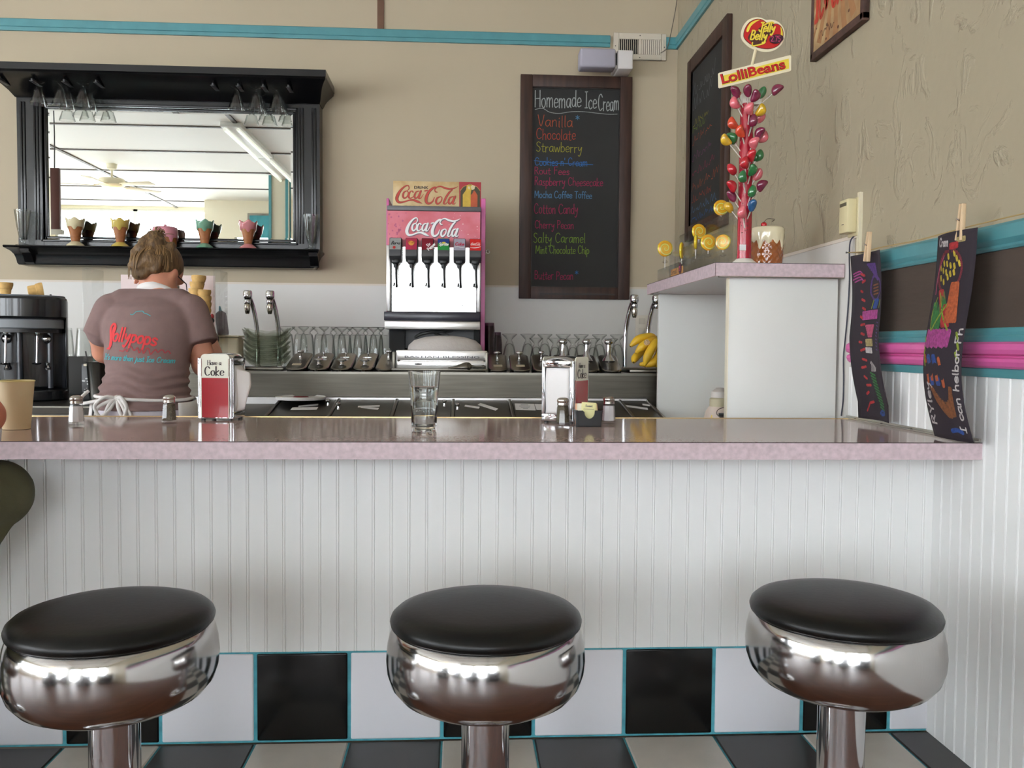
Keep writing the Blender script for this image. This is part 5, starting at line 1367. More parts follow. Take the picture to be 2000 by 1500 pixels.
            hand(mb, 'Coke', LM2, .014, .0036, .042, .006, .026, slant=.2); mb.build('label_script', pm('label_crimson', (176, 40, 66), rough=.5), lb)
            mb = MB(); ribbon(mb, catmull([(.002, .017, .003), (.02, .019, .0016), (.035, .016, .003), (.051, .018, .002)], 4), LM2); mb.build('label_wave', wht, lb)
        else:
            cola(mb, LM2, .005, .026, .044, .015, fat=1.2); mb.build('label_script', wht, lb)
            mb = MB(); ribbon(mb, catmull([(.002, .016, .002), (.02, .014, .004), (.035, .016, .004), (.051, .021, .001)], 4), LM2); mb.build('label_wave', wht, lb)
        MB().rbox(vx-.018, -.082, 1.322, vx+.018, -.02, 1.345, .006).lathe([(.011, 1.335), (.011, 1.312), (.009, 1.305), (0, 1.305)], 18, c=(vx, -.055, 0)).build('nozzle', BLACK_PLASTIC, v)
        MB().tube([(vx+.004, -.070, 1.318), (vx+.004, -.080, 1.27), (vx+.006, -.085, 1.228), (vx+.007, -.094, 1.214)], [.0058, .0052, .0050, .0056], 10).tube([(vx-.004, -.080, 1.232), (vx-.006, -.092, 1.219)], .004, 8).build('lever', BLACK_PLASTIC, v)
    # key in the side
    MB().tube([(w1+.02, .03, 1.394), (w1+.03, .015, 1.394)], .004, 10).tube([(w1+.033+.009*math.cos(2*PI*k/14), .012, 1.392+.009*math.sin(2*PI*k/14)) for k in range(14)], .0018, 6, closed=True).build('cabinet_key', STEEL, t)
    # vintage tin sign on top
    s = thing('cola_tin_sign', 'vintage tin cola sign with a yellow and orange bottle, propped on the soda machine', 'sign', (-.114, 4.225, 1.5995))
    pan = MB().rbox(-.208, 0, 0, .208, .008, .122, .0015).build('sign_panel', pm('aged_cream_sign', (214, 192, 146), rough=.5, var=(14, .12, (186, 150, 100))), s)
    M = plane((-.208, 0, 0), (1, 0, 0), (0, 0, 1), .0008); M2 = plane((-.208, 0, 0), (1, 0, 0), (0, 0, 1), .0016); M3 = plane((-.208, 0, 0), (1, 0, 0), (0, 0, 1), .0024); M4 = plane((-.208, 0, 0), (1, 0, 0), (0, 0, 1), .0032)
    mb = MB(); cola(mb, M, .0135, .014, .292, .088, fat=1.22); mb.build('logo_outline', pm('sign_black', (52, 40, 34), rough=.6), pan)
    mb = MB(); cola(mb, M2, .0135, .014, .292, .088, fat=.96); mb.build('red_logo', pm('sign_red', (184, 56, 40), rough=.5, var=(20, .15)), pan)
    mb = MB(); type_font(mb, 'DRINK', M, .017, .068, .099, .0865, bold=.0006); type_font(mb, 'IN BOTTLES 5 c', M, .022, .215, .053, -.010, bold=.0008)
    mb.build('black_lettering', pm('sign_black', (52, 40, 34)), pan)
    mb = MB(); poly2d(mb, [(.312, 0), (.416, 0), (.416, .122), (.312, .122)], M); mb.build('red_corner', pm('sign_crimson', (166, 34, 46), rough=.5), pan)
    mb = MB(); poly2d(mb, [(.318, 0), (.411, 0), (.411, .082), (.396, .100), (.364, .112), (.333, .100), (.318, .082)], M2); mb.build('olive_arch', pm('sign_olive', (70, 64, 44), rough=.6), pan)
    mb = MB(); ribbon(mb, [(.318, .082, .0018), (.333, .100, .0018), (.364, .112, .0018), (.396, .100, .0018), (.411, .082, .0018)], M3); mb.build('arch_line', pm('sign_gold', (206, 174, 84), rough=.6), pan)
    mb = MB(); poly2d(mb, [(.329, 0), (.367, 0), (.367, .070), (.374, .108), (.348, .108), (.345, .085), (.329, .062)], M3); mb.build('yellow_bottle', pm('sign_yellow', (204, 168, 54), rough=.5, var=(40, .12)), pan)
    mb = MB(); poly2d(mb, [(.367, 0), (.399, 0), (.399, .060), (.388, .078), (.382, .084), (.376, .070), (.367, .060)], M3); mb.build('orange_bottle', pm('sign_orange', (186, 78, 32), rough=.5, var=(40, .12)), pan)
    mb = MB(); poly2d(mb, [(.372, .084), (.384, .088), (.388, .104), (.374, .108), (.366, .100)], M4); poly2d(mb, [(.352, .094), (.360, .086), (.364, .094), (.358, .104)], M4)
    mb.build('pale_highlight', pm('sign_cream', (214, 200, 160), rough=.6), pan)
    # ice bin with scoop
    b = thing('ice_bin', 'steel ice bin with engraved front plate below the soda machine', 'ice bin', (-.079, 3.775, .8307))
    MB().rbox(-.196, .006, .0, .194, .15, .092, .003).build('bin_box', BRIGHT_STEEL, b)
    up = MB().rbox(-.190, .0, .050, .184, .010, .093, .002).build('upper_plate', BRIGHT_STEEL, b)
    lo = MB().rbox(-.190, -.006, .020, .188, .006, .047, .002).build('lower_plate', BRIGHT_STEEL, b)
    MB().rbox(-.212, -.030, .006, .194, .006, .016, .003).build('front_lip', STEEL, b)
    MB().rbox(-.200, -.010, .0, .190, .006, .006, .002).build('lip_base', STEEL_DARK, b)
    mb = MB(); type_font(mb, 'BASTIAN-BLESSING', plane((-.158, 0, .060), (1, 0, 0), (0, 0, 1), .001), .014, .318); mb.build('maker_lettering', pm('engraved_grey', (92, 92, 96), rough=.5), up)
    mb = MB(); type_font(mb, 'CHICAGO', plane((-.070, -.006, .030), (1, 0, 0), (0, 0, 1), .001), .008, .06); type_font(mb, 'ILL. USA', plane((.070, -.006, .030), (1, 0, 0), (0, 0, 1), .001), .008, .04)
    poly2d(mb, [(-.10+.017*math.cos(2*PI*k/20), .034+.004*math.sin(2*PI*k/20)) for k in range(20)], plane((0, -.006, 0), (1, 0, 0), (0, 0, 1), .001)); mb.build('small_badge', pm('engraved_dark', (60, 58, 56), rough=.5), lo)
    for x in (-.184, .182): MB().ell((x, -.003, .047), (.0055, .004, .0055), 14, 8).build('bolt', STEEL_DARK, b)
    for x in (-.204, .192): MB().rbox(x-.006, -.014, .0, x+.006, .02, .086, .003).build('corner_post', STEEL, b)
    ic = MB().loft([(-.0, 4.02, .9235, .17, .10), (0, 4.02, .945, .165, .095), (.0, 4.02, .968, .14, .085), (.0, 4.02, .983, .09, .06), (0, 4.02, .989, .03, .02)], 40).build('ice_bag', pm('white_cloth_bag', (206, 198, 194), rough=.7, bump=(14, .5, .02)), loc=(-.07, 0, 0), crease=80)
    tag(ic, 'white cloth covered ice heap under the soda machine', 'ice bag')
    st = MB().rbox(-.19, .155, .0, .19, .36, .0925, .004).build('ice_chest_back', STEEL, b)
    sc = thing('ice_scoop', 'small steel ice scoop lying in front of the engraved plate', 'scoop', (.0, 3.752, .8475))
    # scoop: half-open bowl and a handle
    n = 14; vs = []; fs = []
    for k in range(9):
        u = k/8; x = -.052+.088*u; r = .006+.022*min(1, u*1.5) if u < .9 else .024
        for i in range(n+1):
            a = PI*(1.0+i/n)-.2*0
            vs.append((x, r*.8*math.cos(a)*1.0, .001+r*(1+math.sin(a))*.0+r*(math.sin(PI*i/n))*1.0*(.25+.75*u)))
    for k in range(8):
        for i in range(n): a = k*(n+1)+i; fs.append((a, a+1, a+n+2, a+n+1))
    MB().add(vs, fs).ell((.036, 0, .008), (.012, .018, .016), 16, 10).build('scoop_bowl', STEEL, sc, solid=.001)
    MB().tube([(.044, 0, .010), (.07, 0, .006), (.095, 0, .007)], [.005, .0045, .005], 10).ell((.098, 0, .008), (.010, .006, .006), 14, 8).build('scoop_handle', STEEL_DARK, sc)
soda_machine()
# ================================================================== PARTITION CABINET WITH CANDY
def partition():
    t = thing('partition_cabinet', 'tall white partition cabinet with an open kneehole at the counter end', 'cabinet', (0, 0, 0))
    MB().rbox(.813, 2.638, -.2, 1.152, 2.658, 1.1575, .001).build('front_panel', WHITE_PAINT, t)
    MB().box(.8105, 2.637, -.2, .8135, 2.660, 1.157).build('edge_strip', pm('cream_edge_strip', (236, 228, 206), rough=.5), t)
    MB().box(.798, 3.515, -.2, 1.158, 3.535, 1.1575).build('rear_panel', WHITE_PAINT, t)
    MB().box(.83, 2.660, .60, 1.158, 3.514, .62).build('inner_shelf', WHITE_PAINT, t)
    s = thing('partition_top', 'mauve laminate slab capping the white partition cabinet', 'shelf top', (0, 0, 0))
    MB().box(.7625, 2.6115, 1.1585, 1.1582, 3.574, 1.199).build('slab', LAMINATE, s)
    MB().box(.7615, 2.610, 1.160, 1.1582, 2.612, 1.1985).box(.7610, 2.610, 1.160, .7630, 3.575, 1.1985).build('edge_band', LAMINATE_EDGE, s)
    MB().box(.7607, 2.6095, 1.1983, 1.1582, 2.613, 1.2).box(.7607, 2.6095, 1.1983, .7640, 3.5755, 1.2).build('seam_line', SEAM, s)
    MB().box(.775, 2.613, 1.156, 1.1582, 2.625, 1.1588).build('metal_strip', STEEL, s)
    # things in the kneehole
    z = .6205
    j = thing('plastic_jug', 'pale plastic jug with a beige collar in the kneehole', 'jug', (.878, 2.93, z))
    MB().lathe([(0, 0), (.050, 0), (.053, .006), (.053, .085), (.046, .110), (.036, .125), (.0, .126)], 28).build('jug_body', pm('pale_pink_plastic', (214, 196, 184), rough=.5), j)
    MB().lathe([(.034, .125), (.034, .150), (.030, .154), (0, .155)], 24).build('collar', pm('beige_collar', (190, 180, 150), rough=.5), j)
    MB().lathe([(.030, .155), (.028, .175), (.012, .188), (0, .189)], 24).build('cap', pm('milky_cap', (206, 198, 192), rough=.5), j)
    MB().tube([(.0+.028*math.cos(2*PI*k/20), -.060, .108+.017*math.sin(2*PI*k/20)) for k in range(20)], .0013, 8, closed=True).build('wire_ring', pm('brown_wire', (72, 50, 40), rough=.5), j)
    c = thing('dark_tumbler', 'dark metal tumbler with a black rim in the kneehole', 'tumbler', (.862, 2.82, z))
    MB().lathe([(0, 0), (.0155, 0), (.0165, .10), (.0, .101)], 24).build('tumbler_body', pm('dark_brown_metal', (76, 64, 62), rough=.3, metal=.7), c)
    MB().lathe([(.0185, .101), (.0195, .104), (.0195, .110), (0, .111)], 24).build('black_rim', BLACK_PLASTIC, c)
    b = thing('produce_bag', 'yellow and green bag behind the dark tumbler in the kneehole', 'bag', (.848, 2.90, z))
    MB().loft([(0, 0, 0, .016, .014), (.001, 0, .03, .019, .016), (0, 0, .055, .017, .013)], 16).build('bag_bottom', pm('green_bag', (136, 160, 74), rough=.6), b)
    MB().loft([(0, 0, .0555, .017, .013), (.002, 0, .08, .016, .012), (0, 0, .098, .008, .006)], 16).build('bag_top', pm('yellow_bag', (222, 190, 92), rough=.6), b)

    # lollipop tower
    PX, PY = .884, 2.72
    t = thing('lollipop_tower', 'tall red lollipop display tube with two printed signs on the partition top', 'candy display', (PX, PY, 1.2))
    white = pm('white_display_plastic', (230, 228, 218), rough=.35)
    MB().lathe([(0, 0), (.046, 0), (.046, .004), (.030, .016), (.0235, .022), (0, .022)], 36).build('base_cone', white, t)
    rp = pm('red_display_tube', (166, 18, 44), rough=.25, coat=.4)
    tb = MB().lathe([(.0225, .0225), (.0222, .05), (.0215, .25), (.0200, .50), (.0, .501)], 32).build('red_tube', rp, t)
    MB().box(-.0215, -.0232, .046, -.002, -.0200, .064).build('white_sticker', pm('white_sticker', (226, 226, 226), rough=.3), tb)
    hl = MB(); R = random.Random(4)
    for k in range(26):
        a = -PI/2+R.uniform(-1.1, 1.1); z = R.uniform(.09, .20)
        MBX = Matrix.Translation((.0219*math.cos(a), .0219*math.sin(a), z))
        hl.ell((.0217*math.cos(a), .0217*math.sin(a), z), (.0016, .0016, .0016), 8, 6)
    hl.build('peg_holes', pm('dark_red_hole', (92, 8, 24), rough=.6), tb)
    MB().box(-.018, -.012, .498, .042, .012, .530).build('cap_block', white, t)
    # bean-shaped sign and long sign; drawn flat on their own boards
    def board(cx, cz, ang): return plane((cx, -.0265, cz), (math.cos(ang), 0, math.sin(ang)), (-math.sin(ang), 0, math.cos(ang)), 0)
    yel = pm('sign_bright_yellow', (236, 212, 70), rough=.4); rd = pm('sign_bright_red', (196, 32, 34), rough=.35); drk = pm('sign_dark_outline', (74, 26, 20), rough=.5)
    K = .0252/180*1.0
    k2 = 1/7.14*2.72/1718.65    # metres per drawing unit
    def S(x, y): return ((x-750)*k2, -(y-890)*k2)
    M0 = lambda off: plane((.012, -.0265, .592), (1, 0, 0), (0, 0, 1), off)
    quad = [(243, 932), (262, 918), (1250, 652), (1266, 664), (1270, 858), (1256, 872), (268, 1130), (250, 1120)]
    fr = [M0(.001)(*S(*p)) for p in quad]; bk = [p+Vector((0, .003, 0)) for p in fr]; n = len(quad)
    lb = MB().add(fr+bk, [tuple(range(n-1, -1, -1)), tuple(range(n, 2*n))]+[(i, (i+1) % n, n+(i+1) % n, n+i) for i in range(n)]).build('name_board', pm('sign_cream_card', (236, 226, 196), rough=.4), t)
    mb = MB(); q = [(284, 966), (1232, 700), (1240, 838), (300, 1092)]; poly2d(mb, [S(*p) for p in q][::-1], M0(.002)); mb.build('yellow_field', yel, lb)
    ang = math.radians(14.8); ca, sa = math.cos(ang), math.sin(ang)
    def tilt(off, ox, oy): return lambda x, y: M0(off)(ox+x*ca-y*sa, oy+x*sa+y*ca)
    ox, oy = S(296, 1066)
    L = 940*k2
    mb = MB(); type_font(mb, 'LolliBeans', tilt(.0026, ox+.0006, oy-.0008), .040, L*.985, bold=.0016); mb.build('letter_shadow', drk, lb)
    mb = MB(); type_font(mb, 'LolliBeans', tilt(.0034, ox, oy), .040, L*.985, bold=.0008); mb.build('red_lettering', rd, lb)
    # stem and bean sign
    st = [S(735, 800), S(790, 600)]
    MB().tube([M0(-.002)(*S(722, 800)), M0(-.002)(*S(768, 585))], .0048, 10).build('sign_stem', pm('translucent_cream', (226, 214, 178), rough=.3), t)
    out = [(552, 400), (560, 330), (590, 258), (640, 198), (700, 165), (770, 150), (840, 158), (900, 182), (960, 178), (1030, 186), (1095, 218), (1145, 275), (1168, 345), (1166, 420), (1140, 490), (1095, 545), (1030, 590), (950, 615), (870, 618), (795, 602), (720, 580), (650, 545), (590, 490), (560, 440)]
    out = catmull(out, 3, True); n = len(out)
    fr = [M0(.001)(*S(*p)) for p in out]; bk = [p+Vector((0, .003, 0)) for p in fr]
    be = MB().add(fr+bk, [tuple(range(n-1, -1, -1)), tuple(range(n, 2*n))]+[(i, (i+1) % n, n+(i+1) % n, n+i) for i in range(n)]).build('bean_board', pm('sign_cream_card', (236, 226, 196)), t)
    def blob(pts, off, m, nm):
        mb = MB(); poly2d(mb, [S(*p) for p in catmull(pts, 3, True)][::-1], M0(off)); return mb.build(nm, m, be)
    blob([(585, 400), (600, 320), (650, 235), (725, 185), (800, 170), (870, 190), (930, 235), (990, 235), (1060, 230), (1120, 270), (1150, 345), (1140, 440), (1085, 525), (1000, 570), (910, 582), (820, 572), (730, 545), (650, 500), (600, 450)], .0018, drk, 'bean_outline')
    blob([(592, 400), (608, 320), (656, 242), (728, 192), (800, 178), (866, 198), (926, 243), (990, 242), (1056, 238), (1112, 276), (1142, 346), (1132, 436), (1080, 518), (1000, 562), (910, 573), (822, 564), (734, 537), (656, 492), (608, 446)], .0024, rd, 'red_bean')
    blob([(625, 350), (640, 290), (690, 225), (770, 190), (812, 186), (760, 215), (690, 275), (655, 350)], .0030, yel, 'highlight')
    blob([(1105, 270), (1130, 320), (1138, 390), (1112, 390), (1110, 330)], .0030, yel, 'highlight')
    blob([(845, 270), (880, 235), (985, 205), (1018, 235), (1000, 290), (1020, 300), (985, 390), (940, 400), (900, 500), (870, 520), (745, 550), (705, 545), (700, 500), (660, 460), (650, 430), (690, 360), (780, 340), (790, 310)], .0030, drk, 'word_plate')
    tl = math.radians(-3)
    def jb(txt, x, y, h, ln, w, off, m, nm):
        o = S(x, y); mb = MB(); hand(mb, txt, lambda a, b: M0(off)(o[0]+a, o[1]+b), h, w, ln, slant=.28); return mb.build(nm, m, be)
    jb('Jelly', 795, 345, .0270, .0510, .0044, .0038, yel, 'script_word'); jb('Belly', 675, 458, .0270, .0530, .0044, .0038, yel, 'script_word')
    mb = MB()
    ribbon(mb, [(a, b, .0042) for a, b in catmull([S(*p) for p in ((868, 262), (920, 232), (985, 215), (1008, 232))], 4)], M0(.0042)); ribbon(mb, [(a, b, .0042) for a, b in catmull([S(*p) for p in ((712, 500), (712, 540), (760, 540), (868, 508), (890, 485))], 4)], M0(.0042))
    mb.build('swash', yel, be)
    dot = MB().lathe([(0, 0), (.0222, 0), (.0222, .0012), (0, .0012)], 32, X=Matrix.Translation(M0(.0055)(*S(1045, 445))) @ Matrix.Rotation(.18*-1, 4, 'Y') @ Matrix.Diagonal((1, 1, .62, 1)) @ Matrix.Rotation(PI/2, 4, 'X')).build('price_sticker', pm('dark_price_sticker', (58, 18, 36), rough=.5), be)
    mb = MB(); o = S(965, 480); hand(mb, '2.75', lambda a, b: M0(.0072)(o[0]+a, o[1]+b), .016, .0020, .031); mb.build('price_ink', pm('pink_ink', (206, 70, 120), rough=.6), dot)
    # red ribbon tag hanging under the board
    MB().rbox(-.0045, -.001, -.018, .0045, .001, .0, .0008, 2, 0, Matrix.Translation((-.0305, -.024, .531)) @ Matrix.Rotation(.3, 4, 'Y')).build('red_tag', rd, t)

    # lollipops
    cc = dict(v=(118, 34, 66), p=(216, 108, 118), g=(44, 112, 62), y=(204, 164, 40), o=(206, 72, 44), r=(186, 36, 48), b=(40, 92, 140))
    nm = dict(v='purple', p='pink', g='green', y='yellow', o='orange', r='red', b='blue')
    mats = {k: pm('candy_'+nm[k], c, rough=.14, coat=.8, sss=.05, var=(55, .22), bump=(70, .12, .003)) for k, c in cc.items()}
    stick = pm('white_lolly_stick', (228, 222, 214), rough=.5)
    wrap = thin_glass('candy_wrapper', (252, 252, 252), (214, 214, 214), 1.1)
    data = [(0.909,1.796,'v'),(0.943,1.794,'v'),(0.967,1.777,'v'),(0.912,1.762,'p'),(1.002,1.798,'g'),(1.051,1.806,'v'),(0.951,1.734,'p'),(1.0,1.717,'p'),(0.986,1.73,'y'),(0.962,1.694,'v'),(0.909,1.697,'o'),(0.929,1.665,'o'),(0.884,1.639,'y'),(0.907,1.648,'g'),(0.986,1.655,'v'),(1.003,1.648,'p'),(0.969,1.622,'p'),(0.994,1.588,'g'),(0.961,1.582,'r'),(0.909,1.544,'r'),(0.938,1.556,'r'),(0.962,1.534,'g'),(0.992,1.525,'p'),(0.932,1.51,'g'),(0.903,1.485,'r'),(1.005,1.487,'v'),(0.963,1.462,'g'),(0.91,1.456,'v'),(0.913,1.425,'y'),(0.986,1.44,'y'),(0.966,1.418,'b'),(0.934,1.393,'p')]
    R = random.Random(21)
    def bean(m):
        b = MB(); n = 18; mm = 12; vs = []; rows = []
        b.ell((0, 0, 0), (.0142, .0130, .0205), 20, 14)
        b.v = [(x+.008*(1-(z/.0205)**2)-.004, y, z) for x, y, z in b.v]
        return b
    proto = {}
    data = sorted(data, key=lambda d: -d[1])
    for i, (x, z, k) in enumerate(data):
        x = x*.922; z = .943+(z-.943)*.922
        dx = x-PX
        inpole = abs(dx) < .026
        dy = -.052 if inpole else -.020+R.uniform(-.012, .016)
        if k == 'y' and abs(dx) > .02 and i > 25: dy = .035
        c = Vector((x, PY+dy, z)); root = Vector((PX+dx*.12, PY+dy*.25, z-.045-.25*abs(dx)))
        d = (c-root).normalized()
        top = i < 4
        lab = '%s bean lollipop, %s' % (nm[k], ('topmost on the red tower' if i == 0 else '%s from the top of the red tower' % (ORD[i] if i < len(ORD) else '%s from the bottom' % ORD[len(data)-1-i])) if i < len(ORD) else '%s from the bottom of the red tower' % ORD[len(data)-1-i] if len(data)-1-i > 0 else 'lowest on the red tower')
        t = thing('lollipop', lab, 'lollipop', c, 0, 'bean lollipops on the red tower')
        t.rotation_euler = d.to_track_quat('Z', 'Y').to_euler()
        if k not in proto:
            o = bean(k).build('candy', mats[k], t); proto[k] = o
            o.rotation_euler = (0, 0, R.uniform(-PI, PI))
        else:
            o = proto[k].copy(); COL.objects.link(o); o.parent = t; o.rotation_euler = (0, 0, R.uniform(-PI, PI))
        ln = (c-root).length
        s_ = MB().tube([(0, 0, -ln), (0, 0, -.016)], .0017, 8).build('stick', stick, t)
        MB().lathe([(.0022, -.036), (.0042, -.030), (.0024, -.022), (.008, -.014)], 10, rmod=lambda a, z: 1+.25*math.cos(5*a)).build('wrapper_skirt', wrap, t)

    # stepped acrylic holder with swirl lollipops
    h = thing('acrylic_lolly_stand', 'clear stepped acrylic stand along the partition top edge', 'display stand', (.768, 0, 1.2))
    mb = MB()
    e = .0015
    for (x0, x1, z) in ((.0, .045, .045), (.045, .085, .110), (.085, .125, .180)):
        mb.box(x0, 2.74, z-.003, x1, 3.42, z); mb.box(x0, 2.74, .0, x0+.003, 3.42, z)
    mb.box(.122, 2.74, 0, .125, 3.42, .18)
    for y in (2.74, 3.417):
        mb.box(.0, y, 0, .045, y+.003, .042); mb.box(.045, y, 0, .085, y+.003, .107); mb.box(.085, y, 0, .125, y+.003, .177)
    mb.build('acrylic_steps', ACRYLIC, h)
    card = thing('price_card', 'small kraft price card reading Small on the edge of the partition top', 'price card', (.762, 3.08, 1.2005))
    cd = MB().box(-.002, -.085, 0, -.0005, .085, .024).build('kraft_card', pm('kraft_card', (184, 134, 82), rough=.8), card)
    M = plane((-.002, .08, .004), (0, -1, 0), (0, 0, 1), .0008)
    mb = MB(); hand(mb, 'Small', M, .016, .0026, .085, .004, .002); mb.build('card_ink', INK, cd)
    dsk = MB().lathe([(0, -.0004), (.019, -.0004), (.019, .0004), (0, .0004)], 24, X=Matrix.Translation((-.0032, -.052, .018)) @ Matrix.Rotation(PI/2, 4, 'Y')).build('price_dot', pm('dark_price_sticker', (58, 18, 36)), card)
    M = plane((-.0038, -.052+.015, .010), (0, -1, 0), (0, 0, 1), .0008)
    mb = MB(); hand(mb, '.75', M, .014, .0026, .026); mb.build('price_ink', pm('pink_ink', (206, 70, 120)), dsk)
    ylw = pm('yellow_swirl_candy', (226, 200, 44), rough=.2, coat=.7); orn = pm('orange_swirl_candy', (226, 160, 36), rough=.2, coat=.7); grn = pm('white_green_swirl', (214, 220, 130), rough=.2, coat=.7)
    def swirl(x, y, z, r, yaw, label, base):
        t = thing('swirl_lollipop', label, 'lollipop', (x, y, z), yaw, 'yellow swirl lollipops')
        X = Matrix.Rotation(PI/2, 4, 'X')
        d = MB().lathe([(0, -.006), (r*.8, -.0055), (r*.96, -.003), (r, 0), (r*.96, .003), (r*.8, .0055), (0, .006)], 40, X=X).build('candy_disc', ylw, t, crease=60)
        for ph, m, w in ((0, orn, .17), (PI*.66, grn, .10), (PI*1.33, orn, .13)):
            mb = MB()
            for side in (-1, 1):
                P = []
                for k in range(44):
                    u = k/43; a = ph+u*2.2*2*PI*.8; rr = r*(.05+.90*u)
                    P.append((rr*math.cos(a), rr*math.sin(a)*1, r*w*(.45+.55*u)))
                yy = side*.0061
                ribbon(mb, P, lambda p, q: Vector((p, yy*(1-.35*max(0, (math.hypot(p, q)/r-.7)/.3)**2)+side*.0003, q)))
            mb.build('swirl_band', m, d)
        st = MB().tube([(0, 0, -r), (0, 0, base-z+.001)], .0019, 8).build('stick', stick, t)
        MB().lathe([(.002, -r*1.9), (.010, -r*1.7), (.003, -r*1.35), (.006, -r*1.05)], 12, rmod=lambda a, z: 1+.3*math.cos(5*a)).build('wrapper_skirt', wrap, t)
    Z = 1.2
    swirl(.790, 3.39, 1.327, .031, .1, 'yellow swirl lollipop nearest the menu chalkboard', Z+.046)
    swirl(.800, 3.17, 1.296, .030, 1.15, 'yellow swirl lollipop turned edge-on behind the price card', Z+.046)
    swirl(.832, 3.06, 1.350, .027, .25, 'yellow swirl lollipop on the middle step against the dark chalkboard', Z+.111)
    swirl(.800, 2.98, 1.304, .025, 1.25, 'yellow swirl lollipop seen edge-on below the middle one', Z+.046)
    swirl(.868, 2.92, 1.412, .026, -.05, 'yellow swirl lollipop standing highest on the stand', Z+.181)
    swirl(.798, 2.82, 1.284, .026, .1, 'yellow swirl lollipop in the front row beside the red tower', Z+.046)
    swirl(.830, 2.765, 1.279, .0245, -.65, 'yellow swirl lollipop turned away, closest to the red tower', Z+.046)

    # waffle cookie jar
    t = thing('cookie_jar', 'brown waffle cookie jar with dripping white icing and a cherry knob', 'cookie jar', (.985, 2.80, 1.2002))
    wav = lambda a, z: 1+.022*(abs(math.sin(9*a+150*z))+abs(math.sin(9*a-150*z)))-.02
    rows = [(0, 0)]+[(.046+.004*min(1, k/8), .002+.0045*k) for k in range(27)]+[(.047, .121), (0, .121)]
    MB().lathe(rows, 144, rmod=wav).build('waffle_body', pm('glossy_waffle_brown', (156, 86, 34), rough=.15, coat=.7, var=(40, .2)), t, crease=70)
    ic = pm('ivory_icing_glaze', (236, 226, 192), rough=.12, coat=.7)
    vs = []; fs = []; n = 90; prof = [(.0505, .088), (.0535, .094), (.0540, .112), (.0535, .126), (.050, .131), (.02, .133), (.004, .1335)]
    R = random.Random(3); dr = [R.uniform(.2, 1) for _ in range(12)]
    for k, (r, z) in enumerate(prof):
        for i in range(n):
            a = 2*PI*i/n; q = (a/(2*PI)*12) % 12; f = dr[int(q)]*max(0, math.sin(PI*(q % 1)))**1.5
            vs.append((r*math.cos(a), r*math.sin(a), z-(.034*f if k == 0 else .026*f if k == 1 else 0)))
    for k in range(len(prof)-1):
        for i in range(n): fs.append((k*n+i, k*n+(i+1) % n, (k+1)*n+(i+1) % n, (k+1)*n+i))
    fs.append(tuple((len(prof)-1)*n+i for i in range(n)))
    MB().add(vs, fs).build('icing_lid', ic, t, crease=80)
    MB().ell((-.012, 0, .140), .0095, 18, 12).build('cherry_knob', pm('cherry_red_glaze', (188, 20, 34), rough=.12, coat=.6), t)
    MB().tube(catmull([(-.012, 0, .149), (.0, 0, .160), (.022, 0, .158), (.012, -.006, .150)], 5), .0011, 6).build('wire_stem', STEEL, t)
partition()
